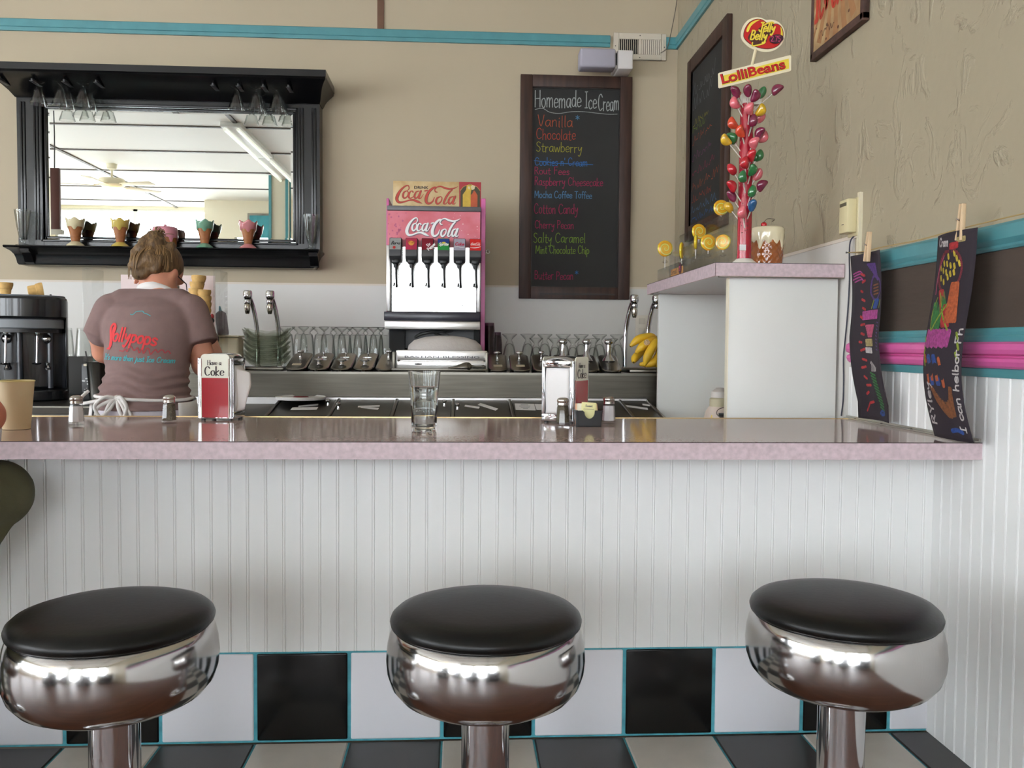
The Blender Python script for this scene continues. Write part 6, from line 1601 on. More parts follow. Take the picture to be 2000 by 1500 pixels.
# ================================================================== BACK COUNTER WITH THE MILKSHAKE MIXER
def back_counter():
    ZB = .7035
    t = thing('back_counter', 'stainless back counter with a dark front edge under the milkshake mixer', 'counter', (0, 0, 0))
    MB().box(-3.0, 3.42, -.2, -1.225, 4.765, .672).build('cabinet', WHITE_PAINT, t)
    MB().box(-3.0, 3.405, .672, -1.225, 4.765, .7035).build('worktop', pm('dark_steel_top', (62, 58, 54), rough=.35, metal=.8), t)
    MB().box(-3.0, 3.402, .6985, -1.225, 3.406, .7037).build('bright_edge', STEEL, t)
    # mixer: black body with a rounded head, three spindles, malt cups
    t = thing('milkshake_mixer', 'black three-spindle milkshake mixer on the back counter', 'mixer', (-1.795, 3.75, ZB), .40)
    blk = pm('black_mixer_enamel', (26, 28, 32), rough=.22, coat=.3)
    def D(w, y0, y1, r, n=10):
        """Outline with a bowed front: (x, y)."""
        P = []
        for k in range(n+1):
            a = PI+PI*k/n; P.append((w*math.cos(a), y0+r+r*math.sin(a)))
        return P+[(w, y1), (-w, y1)]
    MB().prism(D(.158, -.11, .16, .10), .0, .045, 'z').build('base', blk, t, bevel=.006)
    MB().prism([(-.150, .02), (-.10, -.0), (.10, -.0), (.150, .02), (.150, .165), (-.150, .165)], .045, .42, 'z').build('column', blk, t, bevel=.012)
    for s in (-1, 1): MB().prism([(s*.152, -.04), (s*.158, -.02), (s*.158, .16), (s*.135, .16), (s*.135, -.01)], .045, .42, 'z').build('side_cheek', blk, t, bevel=.006)
    MB().prism(D(.158, -.13, .165, .11), .335, .425, 'z').build('head', blk, t, bevel=.010)
    MB().prism(D(.150, -.105, .165, .10), .4255, .433, 'z').build('top_plate', GREY_PLASTIC, t, bevel=.004)
    MB().prism(D(.146, -.120, .15, .105), .296, .3345, 'z').build('grey_band', GREY_PLASTIC, t, bevel=.004)
    MB().prism(D(.138, -.108, .14, .10), .280, .2955, 'z').build('head_underside', BLACK_PLASTIC, t)
    MB().rbox(-.152, -.124, .385, -.095, -.112, .400, .003).build('name_badge', pm('silver_badge', (214, 214, 216), rough=.3, metal=.8), t)
    MB().lathe([(.004, .433), (.004, .442), (0, .443)], 12, c=(.095, .03, 0)).build('toggle', BLACK_PLASTIC, t)
    for x in (-.118, -.064, .048):
        q = MB().tube([(x, -.070, .285), (x-.004, -.070, .155)], .0045, 10).build('spindle', CHROME, t)
        MB().lathe([(.009, .300), (.009, .285), (.004, .278)], 16, c=(x, -.070, -.012)).build('spindle_collar', CHROME, t)
        MB().lathe([(.003, .0), (.016, .004), (.018, .007), (.016, .009), (.003, .010)], 18, c=(x-.004, -.070, .148)).build('agitator', CHROME, q)
    for x in (-.085, .062):
        MB().ell((x+.018, -.012, .255), (.018, .016, .020), 18, 12).build('rear_knob', CHROME, t)
        MB().lathe([(0, .0), (.010, .002), (.012, .010), (.006, .02), (.008, .03), (0, .034)], 16, c=(x+.02, -.020, .125)).build('cup_rest', CHROME, t)
    cupm = pm('malt_cup_steel', (150, 154, 162), rough=.2, metal=1, var=(8, .1))
    # ribs on the column, seen as bright vertical bars
    for x in (-.02, .092): MB().tube([(x, -.004, .05), (x, -.004, .28)], .012, 14).build('column_rib', pm('blue_black_enamel', (44, 50, 60), rough=.18, coat=.5), t)
    # cake cones on top of the mixer
    wf = pm('cake_cone', (214, 174, 108), rough=.75, var=(50, .14), bump=(90, .2, .002))
    def cone_mb():
        rib = lambda a, z: 1+.025*math.cos(20*a)*(1 if .030 < z < .050 else 0)
        return MB().lathe([(0, 0), (.0175, 0), (.019, .003), (.0215, .028), (.0245, .030), (.0285, .046), (.0285, .056), (.0265, .056), (.022, .034), (.018, .006), (0, .005)], 40, rmod=rib)
    src = cone_mb().build('cake_cone', wf, loc=(-1.905, 3.82, ZB+.4335)); tag(src, 'cake cone stack standing on the far end of the mixer', 'ice cream cone', 'cake cones on the mixer')
    o = src.copy(); COL.objects.link(o); o.location = (-1.80, 3.79, ZB+.4335+.0215); o.rotation_euler = (0, 1.42, .5); o['label'] = 'cake cone lying on its side on top of the mixer'
    # cake cone stacks in the clear dispenser
    R = random.Random(12)
    for (x, y, z0, n, lean, nm) in ((-1.118, 3.70, .905, 11, .0042, 'taller'), (-1.054, 3.70, .905, 9, .0, 'shorter')):
        for k in range(n):
            o = src.copy(); COL.objects.link(o); o.location = (x+lean*k+(R.uniform(-.0015, .0015)), y, z0+.0262*k if nm == 'taller' else z0+.0255*k)
            o.rotation_euler = (PI*0, (.05 if lean else 0), R.uniform(0, 3)); o['group'] = 'stacked cake cones'
            o['label'] = 'cake cone, %s from the bottom of the %s stack beside the waitress' % (ORD[k], nm)
    d = thing('cone_dispenser', 'clear acrylic sheet dispenser behind the waitress with pinkish card backing', 'dispenser', (0, 0, 0))
    MB().rbox(-1.50, 3.80, .86, -.985, 3.805, 1.245, .001).rbox(-1.50, 3.60, .86, -1.495, 3.80, 1.245, .001).rbox(-.990, 3.60, .86, -.985, 3.80, 1.245, .001).build('acrylic_case', ACRYLIC, d)
    MB().rbox(-1.43, 3.812, .95, -1.04, 3.816, 1.232, .001).build('pink_card', pm('pale_pink_card', (244, 224, 222), rough=.6), d)
    MB().rbox(-1.50, 3.60, .8307+.02, -.985, 3.83, .86, .002).build('case_base', pm('ivory_base', (214, 206, 184), rough=.5), d)
    MB().box(-1.48, 3.62, .8307, -1.0, 3.82, .851).build('base_foot', STEEL_DARK, d)
    # utensil tub with a bottle
    c = thing('ivory_tub', 'translucent ivory plastic tub behind the left napkin dispenser', 'tub', (-1.015, 3.90, .8307))
    MB().rbox(-.062, -.05, 0, .062, .05, .142, .012, 3).build('tub_body', pm('ivory_plastic', (212, 206, 182), rough=.4), c)
    MB().rbox(-.065, -.053, .1425, .065, .053, .150, .004).build('tub_rim', pm('ivory_plastic', (212, 206, 182)), c)
    b = thing('topping_bottle', 'dark squeeze bottle with a blue tip standing on the ivory tub', 'bottle', (-1.035, 3.92, .9815))
    b.rotation_euler = (0, -.12, 0)
    MB().lathe([(0, 0), (.022, 0), (.024, .01), (.025, .08), (.022, .096), (.010, .106), (0, .107)], 28).build('bottle_body', pm('dark_violet_sauce', (84, 66, 78), rough=.3), b)
    MB().lathe([(.007, .106), (.0045, .120), (.003, .128), (0, .1285)], 16).build('blue_tip', pm('aqua_tip', (70, 160, 180), rough=.4), b)
    MB().box(-.024, .0, .0, -.016, .012, .05).build('blue_label', pm('sky_blue_label', (70, 130, 190), rough=.4), b)
    # malt cup, dark straw caddies and glasses beside the mixer
    m = thing('malt_cup', 'tall steel malt cup standing between the mixer and the waitress', 'cup', (-1.448, 3.62, ZB))
    MB().lathe([(0, 0), (.032, 0), (.034, .004), (.036, .03), (.045, .158), (.0475, .163), (.0465, .165), (.043, .158), (.034, .03), (0, .008)], 40).build('cup_body', pm('dull_malt_steel', (104, 102, 98), rough=.24, metal=1, var=(8, .15)), m)
    MB().ell((0, 0, .150), (.041, .041, .018), 24, 10).build('ice_fill', pm('ice_chips', (208, 206, 206), rough=.3, bump=(60, .8, .01)), m)
    s = thing('straw_caddy', 'black straw caddy with dotted side next to the steel malt cup', 'caddy', (-1.535, 3.78, ZB))
    MB().rbox(-.036, -.03, 0, .036, .03, .155, .006).build('caddy_body', BLACK_PLASTIC, s)
    mb = MB(); R = random.Random(14)
    for k in range(22):
        x, z, r = R.uniform(-.03, .03), R.uniform(.015, .11), R.uniform(.002, .005)
        mb.ell((x, -.0302, z), (r, .0006, r*R.uniform(.6, 1)), 8, 5)
    mb.build('white_dots', pm('white_dot', (214, 214, 214), rough=.5), s)
    MB().rbox(-.010, -.0315, .125, .012, -.030, .150, .0005).build('paper_tab', pm('pale_tab_paper', (206, 214, 206), rough=.7), s)
    for k, (dx, h) in enumerate(((-.02, .205), (.004, .185), (.022, .20))):
        MB().tube([(dx, 0, .15), (dx*1.5, .0, h)], .0035, 8).build('straw', [pm('black_straw', (30, 30, 30), rough=.4), pm('teal_straw', (62, 120, 110), rough=.4), pm('black_straw', (30, 30, 30))][k], s)
    pr = [(.040, .0), (.0405, .002), (.038, .02), (.033, .09), (.029, .130), (.0285, .134), (0, .134)]
    inn = [(0, .126), (.0265, .124), (.031, .09), (.036, .02), (.0385, 0)]
    base = thing('glass_shelf', 'low dark riser under the upturned glasses behind the mixer', 'riser', (-1.75, 4.30, ZB))
    MB().rbox(-.20, -.10, 0, .20, .10, .175, .004).build('riser_block', pm('dark_riser', (58, 56, 54), rough=.6), base)
    src = None
    for i, (x, y) in enumerate(((-1.86, 4.27), (-1.775, 4.27), (-1.69, 4.27), (-1.61, 4.27))):
        if src is None: src = MB().lathe(pr, 40, rmod=lambda a, z: 1+.02*math.cos(10*a)).lathe(inn, 40).build('water_tumbler', CLEAR, loc=(x, y, ZB+.1755), crease=60); o = src
        else: o = src.copy(); COL.objects.link(o); o.location = (x, y, ZB+.1755)
        tag(o, 'upturned tumbler behind the mixer, %s from the mixer side' % ORD[i], 'glass', 'upturned tumblers behind the mixer')
back_counter()

# ================================================================== THE DINING ROOM SEEN IN THE MIRROR
def room_behind():
    t = thing('ceiling_fan', 'white ceiling fan with a glowing light kit in the dining room', 'ceiling fan', (-4.6, -2.6, 3.3))
    wh = pm('fan_cream', (222, 214, 190), rough=.5)
    MB().lathe([(0, 0), (.07, 0), (.06, -.06), (.02, -.08), (0, -.08)], 24).tube([(0, 0, -.07), (0, 0, -.20)], .014, 10).build('canopy', wh, t)
    MB().lathe([(0, -.19), (.15, -.195), (.165, -.215), (.165, -.275), (.12, -.30), (0, -.305)], 32).build('motor_housing', wh, t)
    for k in range(5):
        X = Matrix.Rotation(.35+k*2*PI/5, 4, 'Z')
        MB().rbox(.14, -.02, -.285, .22, .02, -.278, .002, 2, 0, X).rbox(.20, -.065, -.29, .66, .065, -.283, .002, 2, 0, X @ Matrix.Rotation(.14, 4, 'X')).build('fan_blade', pm('fan_blade_cream', (214, 200, 168), rough=.5), t)
    em = pm('lamp_glow', (255, 236, 190), rough=.4, emit=((255, 226, 160), 3.0))
    for k in range(3):
        X = Matrix.Rotation(k*2*PI/3, 4, 'Z')
        MB().lathe([(.015, -.31), (.04, -.35), (.055, -.40), (.0, -.41)], 20, c=(.075, 0, 0), X=X).build('lamp_shade', em, t)
    for i, y in enumerate((-1.0, -2.62)):
        f = thing('fluorescent_fixture', 'white fluorescent ceiling fixture, the one %s' % ('closer to the counter', 'farther from the counter')[i], 'light fixture', (-2.45, y, 3.3), 0, 'ceiling fluorescent fixtures')
        MB().rbox(-.11, -.79, -.05, .11, .79, -.0005, .004).build('housing', pm('fixture_white', (230, 230, 226), rough=.4), f)
        for s in (-1, 1): MB().tube([(s*.07, -.75, -.072), (s*.07, .75, -.072)], .017, 12).build('tube_lamp', pm('tube_white', (246, 246, 240), rough=.3, emit=((250, 250, 240), .6)), f)
    p = thing('framed_picture', 'teal framed picture high on the cream wall of the dining room', 'picture', (-3.24, YF, 2.85))
    MB().rbox(-.26, 0.001, -.24, .26, .03, .24, .004).build('picture_frame', pm('grey_frame', (120, 116, 108), rough=.5), p)
    mb = MB().box(-.225, .030, -.205, .225, .032, .205).build('picture_print', pm('teal_print', (60, 140, 150), rough=.6), p)
    q = MB(); poly2d(q, [(-.225+.26*abs(math.cos(k*PI/12))**.8+.0*k, -.205+.30*math.sin(k*PI/12)) for k in range(13)]+[(-.225, -.205)], lambda a, b: Vector((a, .0335, b)))
    q.build('pale_shape', pm('pale_print', (226, 220, 190), rough=.6), mb)
    s = thing('hanging_sign', 'dark red wooden sign hanging edge-on from a chain', 'sign', (-4.0, .40, 2.0))
    MB().rbox(-.05, -.02, .06, .05, .02, .66, .004).build('sign_board', pm('dark_red_wood', (82, 40, 34), rough=.5), s)
    MB().rbox(-.075, -.035, .0, .075, .035, .06, .01).build('pale_foot', pm('pale_foot', (206, 200, 190), rough=.5), s)
    MB().tube([(0, 0, .66), (.004, 0, 1.0), (-.002, 0, 1.3)], .006, 8).build('chain', DARK_GREY, s)
room_behind()

def added_furniture():  # unseen dark benches and tables, added to darken what the stool chrome reflects
    wd = pm('added_bench_dark', (44, 30, 30), rough=.45); tp = pm('added_table_dark', (70, 52, 46), rough=.25)
    for i, (x, y) in enumerate(((-3.2, -1.3), (-3.6, -3.9), (.45, -2.9), (-1.2, -2.6))):
        b = thing('added_bench', 'dark unseen bench added to darken the stool chrome, %s' % ('beyond the far left stool', 'near the cream pillar', 'by the street window, right part', 'by the street window, left part')[i], 'bench', (x, y, 0), .2*i, 'unseen benches added for the chrome')
        MB().rbox(-.55, -.22, .12, .55, .22, .46, .03).build('seat', wd, b)
        MB().rbox(-.55, -.30, .0, .55, -.20, .95, .03).build('backrest', wd, b)
        MB().box(-.5, -.2, 0, .5, .18, .125).build('plinth', BLACK_PLASTIC, b)
    for i, (x, y) in enumerate(((-2.6, -.5), (-.35, -3.9))):
        t = thing('added_table', 'dark unseen pedestal table added to darken the chrome, %s' % ('left of the camera', 'behind the camera')[i], 'table', (x, y, 0), .1, 'unseen tables added for the chrome')
        MB().rbox(-.45, -.35, .715, .45, .35, .745, .006).build('table_top', tp, t)
        MB().lathe([(.26, 0), (.25, .02), (.04, .05), (.035, .70), (.15, .715), (0, .715)], 28).build('pedestal', BLACK_PLASTIC, t)
added_furniture()
# ================================================================== PEOPLE
def fingers(mb, base, direc, normal, side, scale=1.0, curl=(.25, .45, .5)):
    """Four fingers and a thumb rooted in a palm; direc along the hand, normal out of the back, side towards the thumb."""
    base, direc, normal, side = Vector(base), Vector(direc).normalized(), Vector(normal).normalized(), Vector(side).normalized()
    pal = base+direc*.045*scale
    mb.ell((0, 0, 0), (.041*scale, .015*scale, .050*scale), 16, 10, X=Matrix.Translation(pal) @ Matrix((side, normal, direc)).transposed().to_4x4())
    for k, (off, ln) in enumerate(((.029, .062), (.010, .072), (-.010, .067), (-.028, .052))):
        p = base+direc*.082*scale+side*off*scale; d = direc.copy(); pts = [p-direc*.02*scale]; rad = [.0092*scale]
        for j, c in enumerate(curl):
            d = (d-normal*c).normalized(); p = p+d*ln*scale*(.44, .32, .26)[j]; pts.append(p.copy()); rad.append((.0088, .0080, .0068)[j]*scale)
        mb.limb(pts, rad, 10)
    p = base+direc*.018*scale+side*.032*scale
    mb.limb([p-side*.014*scale, p+side*.012*scale+direc*.020*scale-normal*.006*scale, p+side*.016*scale+direc*.046*scale-normal*.016*scale, p+side*.008*scale+direc*.066*scale-normal*.024*scale], [.014*scale, .0115*scale, .0098*scale, .0082*scale], 10)

def head(mb, c, rot, s=1.0):
    """Skull, jaw, nose, lips, brow and ears; face towards local +y."""
    X = Matrix.Translation(c) @ rot @ Matrix.Diagonal((s, s, s, 1))
    mb.ell((0, -.008, .018), (.072, .088, .082), 24, 16, X=X)
    mb.ell((0, .022, -.032), (.057, .062, .074), 22, 14, X=X)
    mb.ell((0, .050, -.085), (.030, .026, .022), 16, 10, X=X)
    mb.ell((0, .083, -.022), (.012, .018, .024), 14, 10, X=X)
    mb.ell((0, .096, -.036), (.013, .011, .010), 12, 8, X=X)
    for y, z, r in ((.080, -.062, .0065), (.078, -.071, .0075)): mb.ell((0, y, z), (.022, .009, r), 14, 8, X=X)
    for sx in (-1, 1):
        mb.ell((sx*.030, .066, .012), (.026, .014, .010), 12, 8, X=X)
        mb.ell((sx*.046, .048, -.038), (.020, .022, .022), 12, 8, X=X)
        E = X @ Matrix.Translation((sx*.078, .0, -.020)) @ Matrix.Rotation(sx*.35, 4, 'Z')
        mb.ell((0, 0, .006), (.008, .019, .030), 14, 10, X=E); mb.ell((sx*.004, .004, -.022), (.006, .010, .012), 10, 8, X=E)
    return X

def on_surface(body, pts2d, y0, dy=1):
    pass

def waitress():
    t = thing('person', 'person seen from behind in a mauve printed shirt and white apron at the fountain', 'person', (-1.0, 2.9, -.2))
    O = Vector((-1.0, 2.9, -.2))
    def R(*p): return Vector(p)-O
    hc = R(-1.022, 3.055, 1.182)
    rot = Matrix.Rotation(-.42, 4, 'Z') @ Matrix.Rotation(-.55, 4, 'X') @ Matrix.Rotation(.10, 4, 'Y')
    mb = MB()
    head(mb, hc, rot)
    mb.limb([R(-.992, 2.985, 1.075), R(-1.0, 3.01, 1.12), R(-1.012, 3.04, 1.165)], [.062, .053, .052])
    tor = [(-1.0, 2.84, .50, .160, .125), (-1.0, 2.84, .60, .155, .12), (-1.0, 2.85, .70, .136, .105), (-1.0, 2.86, .78, .124, .092), (-1.0, 2.88, .86, .114, .088), (-1.005, 2.905, .94, .124, .092), (-1.015, 2.94, 1.02, .132, .084), (-1.010, 2.972, 1.065, .105, .062), (-1.0, 2.99, 1.10, .068, .050)]
    mb.loft([(a-O.x, b-O.y, c-O.z, d, e) for a, b, c, d, e in tor], 28)
    mb.limb([R(-1.085, 2.97, 1.045), R(-.945, 2.97, 1.045)], [.046, .046])
    # arms
    mb.limb([R(-1.132, 2.96, 1.03), R(-1.172, 2.955, .965), R(-1.176, 2.985, .915), R(-1.160, 3.06, .895), R(-1.115, 3.19, .880)], [.046, .042, .040, .038, .027])
    fingers(mb, R(-1.110, 3.205, .880), (.35, .9, .1), (-.2, 0, 1), (.95, -.3, .1), .92)
    mb.limb([R(-.893, 2.96, 1.032), R(-.862, 2.947, .95), R(-.838, 2.94, .875), R(-.850, 3.06, .905), R(-.910, 3.245, .965)], [.046, .042, .042, .040, .027])
    fingers(mb, R(-.914, 3.258, .972), (-.25, .85, .25), (.75, .2, .5), (.2, .1, .95), .92, (.5, .7, .6))
    # legs
    for sx in (-1, 1):
        mb.limb([R(-1.01+sx*.075, 2.845, .52), R(-1.01+sx*.08, 2.85, .22), R(-1.01+sx*.085, 2.84, -.10)], [.088, .060, .038])
        mb.limb([R(-1.01+sx*.085, 2.82, -.165), R(-1.01+sx*.09, 2.96, -.172)], [.036, .028])
    sk = fuse(mb, .0065, 5)
    body = sk.build('body', SKIN, t, crease=180)
    # eyes
    X = Matrix.Translation(hc) @ rot
    eb = MB()
    for sx in (-1, 1): eb.ell((sx*.029, .068, -.006), (.0125, .0105, .0085), 12, 8, X=X)
    eb.build('eye', pm('eye_white', (226, 222, 216), rough=.3), body)
    # shirt
    mauve = pm('mauve_shirt_cotton', (130, 106, 103), rough=.9, var=(30, .06), bump=(240, .15, .001))
    sb = MB()
    st = [(-1.0, 2.845, .735, .150, .116), (-1.0, 2.85, .762, .145, .112), (-1.0, 2.86, .80, .136, .103), (-1.0, 2.88, .86, .127, .098), (-1.004, 2.905, .93, .137, .102), (-1.010, 2.935, 1.01, .150, .104), (-1.012, 2.958, 1.06, .146, .092), (-1.006, 2.970, 1.084, .108, .074), (-1.0, 2.980, 1.096, .085, .064)]
    sb.loft([(a-O.x, b-O.y, c-O.z, d, e) for a, b, c, d, e in st], 36)
    sb.limb([R(-1.10, 2.965, 1.065), R(-.93, 2.965, 1.068)], [.058, .058])
    sb.limb([R(-1.135, 2.957, 1.045), R(-1.160, 2.945, .985)], [.062, .057]); sb.tube([R(-1.135, 2.957, 1.045), R(-1.172, 2.940, .958)], [.062, .056], 18)
    sb.limb([R(-.888, 2.957, 1.048), R(-.860, 2.945, .985)], [.060, .056]); sb.tube([R(-.888, 2.957, 1.048), R(-.846, 2.938, .940)], [.060, .056], 18)
    sh = fuse(sb, .006, 4)
    # cloth folds gathered at the waist
    rnd = random.Random(3)
    out = []
    for v in sh.v:
        x, y, z = v; zw = z+O.z
        amp = .0045*max(0, min(1, (.90-zw)/.10))*max(0, min(1, (zw-.735)/.03))
        amp2 = .0022*max(0, min(1, (1.02-zw)/.1))
        d = amp*math.sin(zw*230+3*math.sin(x*18)+1.2*math.sin(x*40))+amp2*math.sin(zw*70+x*35)
        n = Vector((x-(-1.0-O.x), y-(2.89-O.y), 0)); n = n.normalized() if n.length > 1e-6 else n
        out.append((x+n.x*d, y+n.y*d, z))
    sh.v = out
    shirt = sh.build('shirt', mauve, t, crease=180)
    bvh = BVHTree.FromPolygons([Vector(v) for v in sh.v], [tuple(f) for f in sh.f])
    def onback(off):
        def f(x, z):
            h = bvh.ray_cast(Vector((x-O.x, -1.0, z-O.z)), Vector((0, 1, 0)))
            p = h[0] if h[0] is not None else Vector((x-O.x, 0, z-O.z))
            return p-Vector((0, off, 0))
        return f
    F = onback(.0016)
    red = pm('red_shirt_print', (216, 62, 66), rough=.8); tq = pm('turquoise_shirt_print', (74, 168, 176), rough=.8)
    mb = MB()
    k = .347/ 230
    # big looped script
    def swr(m, txt, x, z, h, ln, w, rise=0.0, arc=0.0, wobble=0):
        S, L = write2d(txt, h, w, slant=.18)
        q = ln/L
        for Q in S:
            ribbon(m, [(x+a*q, z+b+rise*a*q+arc*(1-(2*a*q/ln-1)**2), c) for a, b, c in Q], F)
    swr(mb, 'lollypops', -1.098, .950, .042, .150, .0062, -.10, .004)
    P = catmull([(-1.110, .925, .004), (-1.094, .935, .006), (-1.090, .965, .007), (-1.082, .992, .008), (-1.089, 1.004, .007), (-1.099, .990, .007), (-1.095, .955, .008), (-1.100, .926, .008)], 5); ribbon(mb, P, F)
    mb.build('red_script', red, shirt)
    mb = MB(); rr = random.Random(2)
    S = [(-1.060+.0065*i, .924-.0007*i+rr.choice((0, .5, 1))*.016-.004, .0036) for i in range(24)]; ribbon(mb, catmull(S, 4), F)
    mb.build('red_reflection_script', pm('faded_red_print', (170, 70, 74), rough=.85), shirt)
    mb = MB()
    swr(mb, "It's more than just Ice Cream", -1.118, .893, .0165, .222, .0026, -.05)
    S = [(-1.040+.0052*i, 1.028+.012*(1-((i-6)/6.5)**2)+rr.choice((0, 1))*.005, .0022) for i in range(13)]; ribbon(mb, catmull(S, 3), F)
    mb.build('turquoise_script', tq, shirt)
    # apron: neck band, waist strap with a bow, side panels
    wh = pm('white_apron_cotton', (230, 226, 224), rough=.85, bump=(200, .15, .001))
    ap = thing_none = None
    nb = MB(); pts = []
    for i in range(17):
        a = PI*1.02+PI*.96*i/16
        pts.append((R(-1.004, 3.005, 0).x+.066*math.cos(a), R(0, 3.0, 0).y+.050*math.sin(a), R(0, 0, 1.122).z+.018*math.sin(PI*i/16)-.012*abs(i-8)/8-.016*(i/16)))
    n = len(pts); vs = []; fs = []
    for (x, y, z) in pts: vs += [(x, y-.003, z-.013), (x, y-.001, z+.013)]
    for i in range(n-1): fs.append((2*i, 2*i+2, 2*i+3, 2*i+1))
    apron = MB().add(vs, fs).build('apron', wh, t, solid=.003, crease=80)
    # strap follows the shirt at the waist
    def ring(z, a0, a1, off, n=40, dz=lambda u: 0):
        P = []
        for i in range(n+1):
            u = i/n; a = a0+(a1-a0)*u
            d = Vector((math.cos(a), math.sin(a), 0)); c = Vector((-1.0-O.x, 2.855-O.y, z-O.z+dz(u)))
            h = bvh.ray_cast(c+d*.5, -d)
            p = h[0] if h[0] is not None else c+Vector((d.x*.150, d.y*.112, 0))
            P.append(p+d*off)
        return P
    cord = MB().tube(ring(.778, -PI*1.02, .02*PI, .004, 50, lambda u: -.010*math.sin(PI*u)+.006*math.sin(5*u)), .0052, 8)
    kx = -1.045
    kp = Vector(F(kx, .775))-Vector((0, .006, 0))
    cord.ell(kp, (.012, .009, .010), 14, 10)
    for dx, dz_, w_ in ((-.055, -.050, .0), (-.030, -.075, 0), (.030, -.078, 0), (.046, -.080, 0)):
        Q = [kp, kp+Vector((dx*.5, -.010, -.012)), kp+Vector((dx*.95, -.012, dz_*.55)), kp+Vector((dx*1.1, -.008, dz_))]
        cord.tube(catmull(Q, 5), .0055, 8)
    for sx, ln in ((-1, .060), (1, .034)):
        Q = [kp, kp+Vector((sx*ln*.5, -.014, .004)), kp+Vector((sx*ln, -.016, -.022)), kp+Vector((sx*ln*.75, -.014, -.055)), kp+Vector((sx*ln*.30, -.012, -.034)), kp]
        cord.tube(catmull(Q, 5), .0055, 8)
    # loop bulging at the far hip
    cord.tube(catmull([R(-1.168, 2.84, .792), R(-1.180, 2.82, .775), R(-1.172, 2.79, .757), R(-1.140, 2.755, .760), R(-1.10, 2.745, .768)], 5), .0052, 8)
    cord.build('waist_tie', wh, apron, crease=80)
    lav = pm('pale_lavender_trousers', (206, 200, 210), rough=.85, bump=(120, .2, .002))
    tr = MB()
    hp = [(-1.0, 2.845, .40, .168, .135), (-1.0, 2.845, .55, .168, .133), (-1.0, 2.846, .66, .158, .122), (-1.0, 2.848, .752, .145, .110)]
    tr.loft([(a-O.x, b-O.y, c-O.z, d, e) for a, b, c, d, e in hp], 36)
    for sx in (-1, 1): tr.limb([R(-1.01+sx*.078, 2.845, .46), R(-1.01+sx*.08, 2.85, .20), R(-1.01+sx*.085, 2.84, -.09)], [.098, .074, .058])
    fuse(tr, .010, 4).build('trousers', lav, t, crease=180)
    # apron skirt panels around the sides and front
    vs = []; fs = []; na = 40; nz = 14
    for j in range(nz+1):
        v = j/nz; z = .772-.32*v
        for i in range(na+1):
            u = i/na; a0 = -.30-.55*v*.0; a = -PI*.20+(PI*1.40)*u
            e = .10*(v**.7)
            a = (-PI*(.20-.11*v*0+.02*v))+(PI*(1.40+.04*v))*u
            rx, ry = .158+.030*v, .120+.028*v
            f = 1+.012*math.sin(14*u+3*v)
            vs.append((-1.0-O.x+rx*f*math.cos(a), 2.848-O.y+ry*f*math.sin(a), z-O.z-.012*math.cos(2*PI*u)*(1-v)))
    for j in range(nz):
        for i in range(na): q = j*(na+1)+i; fs.append((q, q+1, q+na+2, q+na+1))
    MB().add(vs, fs).build('apron_skirt', wh, apron, solid=.002, crease=80)
    # shoes
    for sx in (-1, 1):
        MB().loft([(sx*.088-.01, .0, .0, .046, .115), (sx*.088-.01, .0, .03, .045, .112), (sx*.088-.01, -.03, .06, .038, .07)], 22).build('shoe', BLACK_PLASTIC, t)
    # hair: swept up, twisted at the back, loose wisps
    hm = pm('dark_blonde_hair', (72, 54, 38), rough=.5, spec=.35, var=(26, .42, (128, 100, 66)), bump=(60, .6, .004), stretch=(5, 5, 1))
    hb = MB()
    H = Matrix.Translation(hc) @ rot
    hb.ell((0, -.016, .024), (.0765, .087, .082), 28, 18, X=H)
    hb.ell((0, -.055, .0), (.058, .042, .050), 24, 14, X=H)
    hb.ell((-.0, -.062, -.042), (.034, .022, .030), 20, 12, X=H)
    rh = random.Random(5)
    # vertical twist
    for k in range(9):
        z = -.035+.015*k
        hb.ell((-.012+.008*math.sin(k*1.7), -.098+.004*abs(k-4), z), (.026, .022, .017), 14, 10, X=H)
    hb.ell((.0, -.080, .086), (.030, .030, .022), 16, 10, X=H)
    for k in range(14):
        a = rh.uniform(-1.1, 1.1); z = rh.uniform(-.02, .085); q = max(.0, 1-((z-.024)/.088)**2)**.5
        hb.ell((.074*math.sin(a)*q, -.016-.084*math.cos(a)*q, z), (rh.uniform(.014, .024), rh.uniform(.010, .016), rh.uniform(.016, .030)), 12, 8, X=H)
    hf = fuse(hb, .006, 2)
    # keep hair off the face
    hair = hf.build('hair', hm, t, crease=180)
    lk = MB()
    def strand(pts, r0): 
        Q = catmull([H @ Vector(p) for p in pts], 6); m = len(Q)
        lk.tube(Q, [r0*(1-.75*i/(m-1)) for i in range(m)], 7)
    def hug(a, z):
        q = max(.0, 1-((z-.024)/.082)**2)**.5
        return (.0785*math.sin(a)*q, -.016-.089*math.cos(a)*q, z)
    for k in range(60):
        a = rh.uniform(-1.45, 1.45); z0 = rh.uniform(-.045, .03)
        a1 = a*.55+rh.uniform(-.1, .1); a2 = a*.18
        strand([hug(a, z0)[:3], hug(a*.85, z0+.03), hug(a1, .062+rh.uniform(-.01, .01)), hug(a2, .090)], .0026)
    for k in range(34):
        a = rh.uniform(-1.2, 1.2); s = rh.uniform(.018, .050)
        strand([(.01*math.sin(a), -.080, .085), (.025*math.sin(a)+rh.uniform(-.01, .01), -.075+rh.uniform(-.02, .02), .085+s*.8), (.045*math.sin(a)+rh.uniform(-.012, .012), -.06+rh.uniform(-.02, .03), .084+s*rh.uniform(.5, 1.1))], .0024)
    for k in range(9):
        x = rh.uniform(-.025, .025)
        strand([(x, -.104, .03), (x*.9, -.110, -.01), (x*.8+rh.uniform(-.008, .008), -.092, -.055), (x*.7+rh.uniform(-.010, .010), -.072, -.080)], .0022)
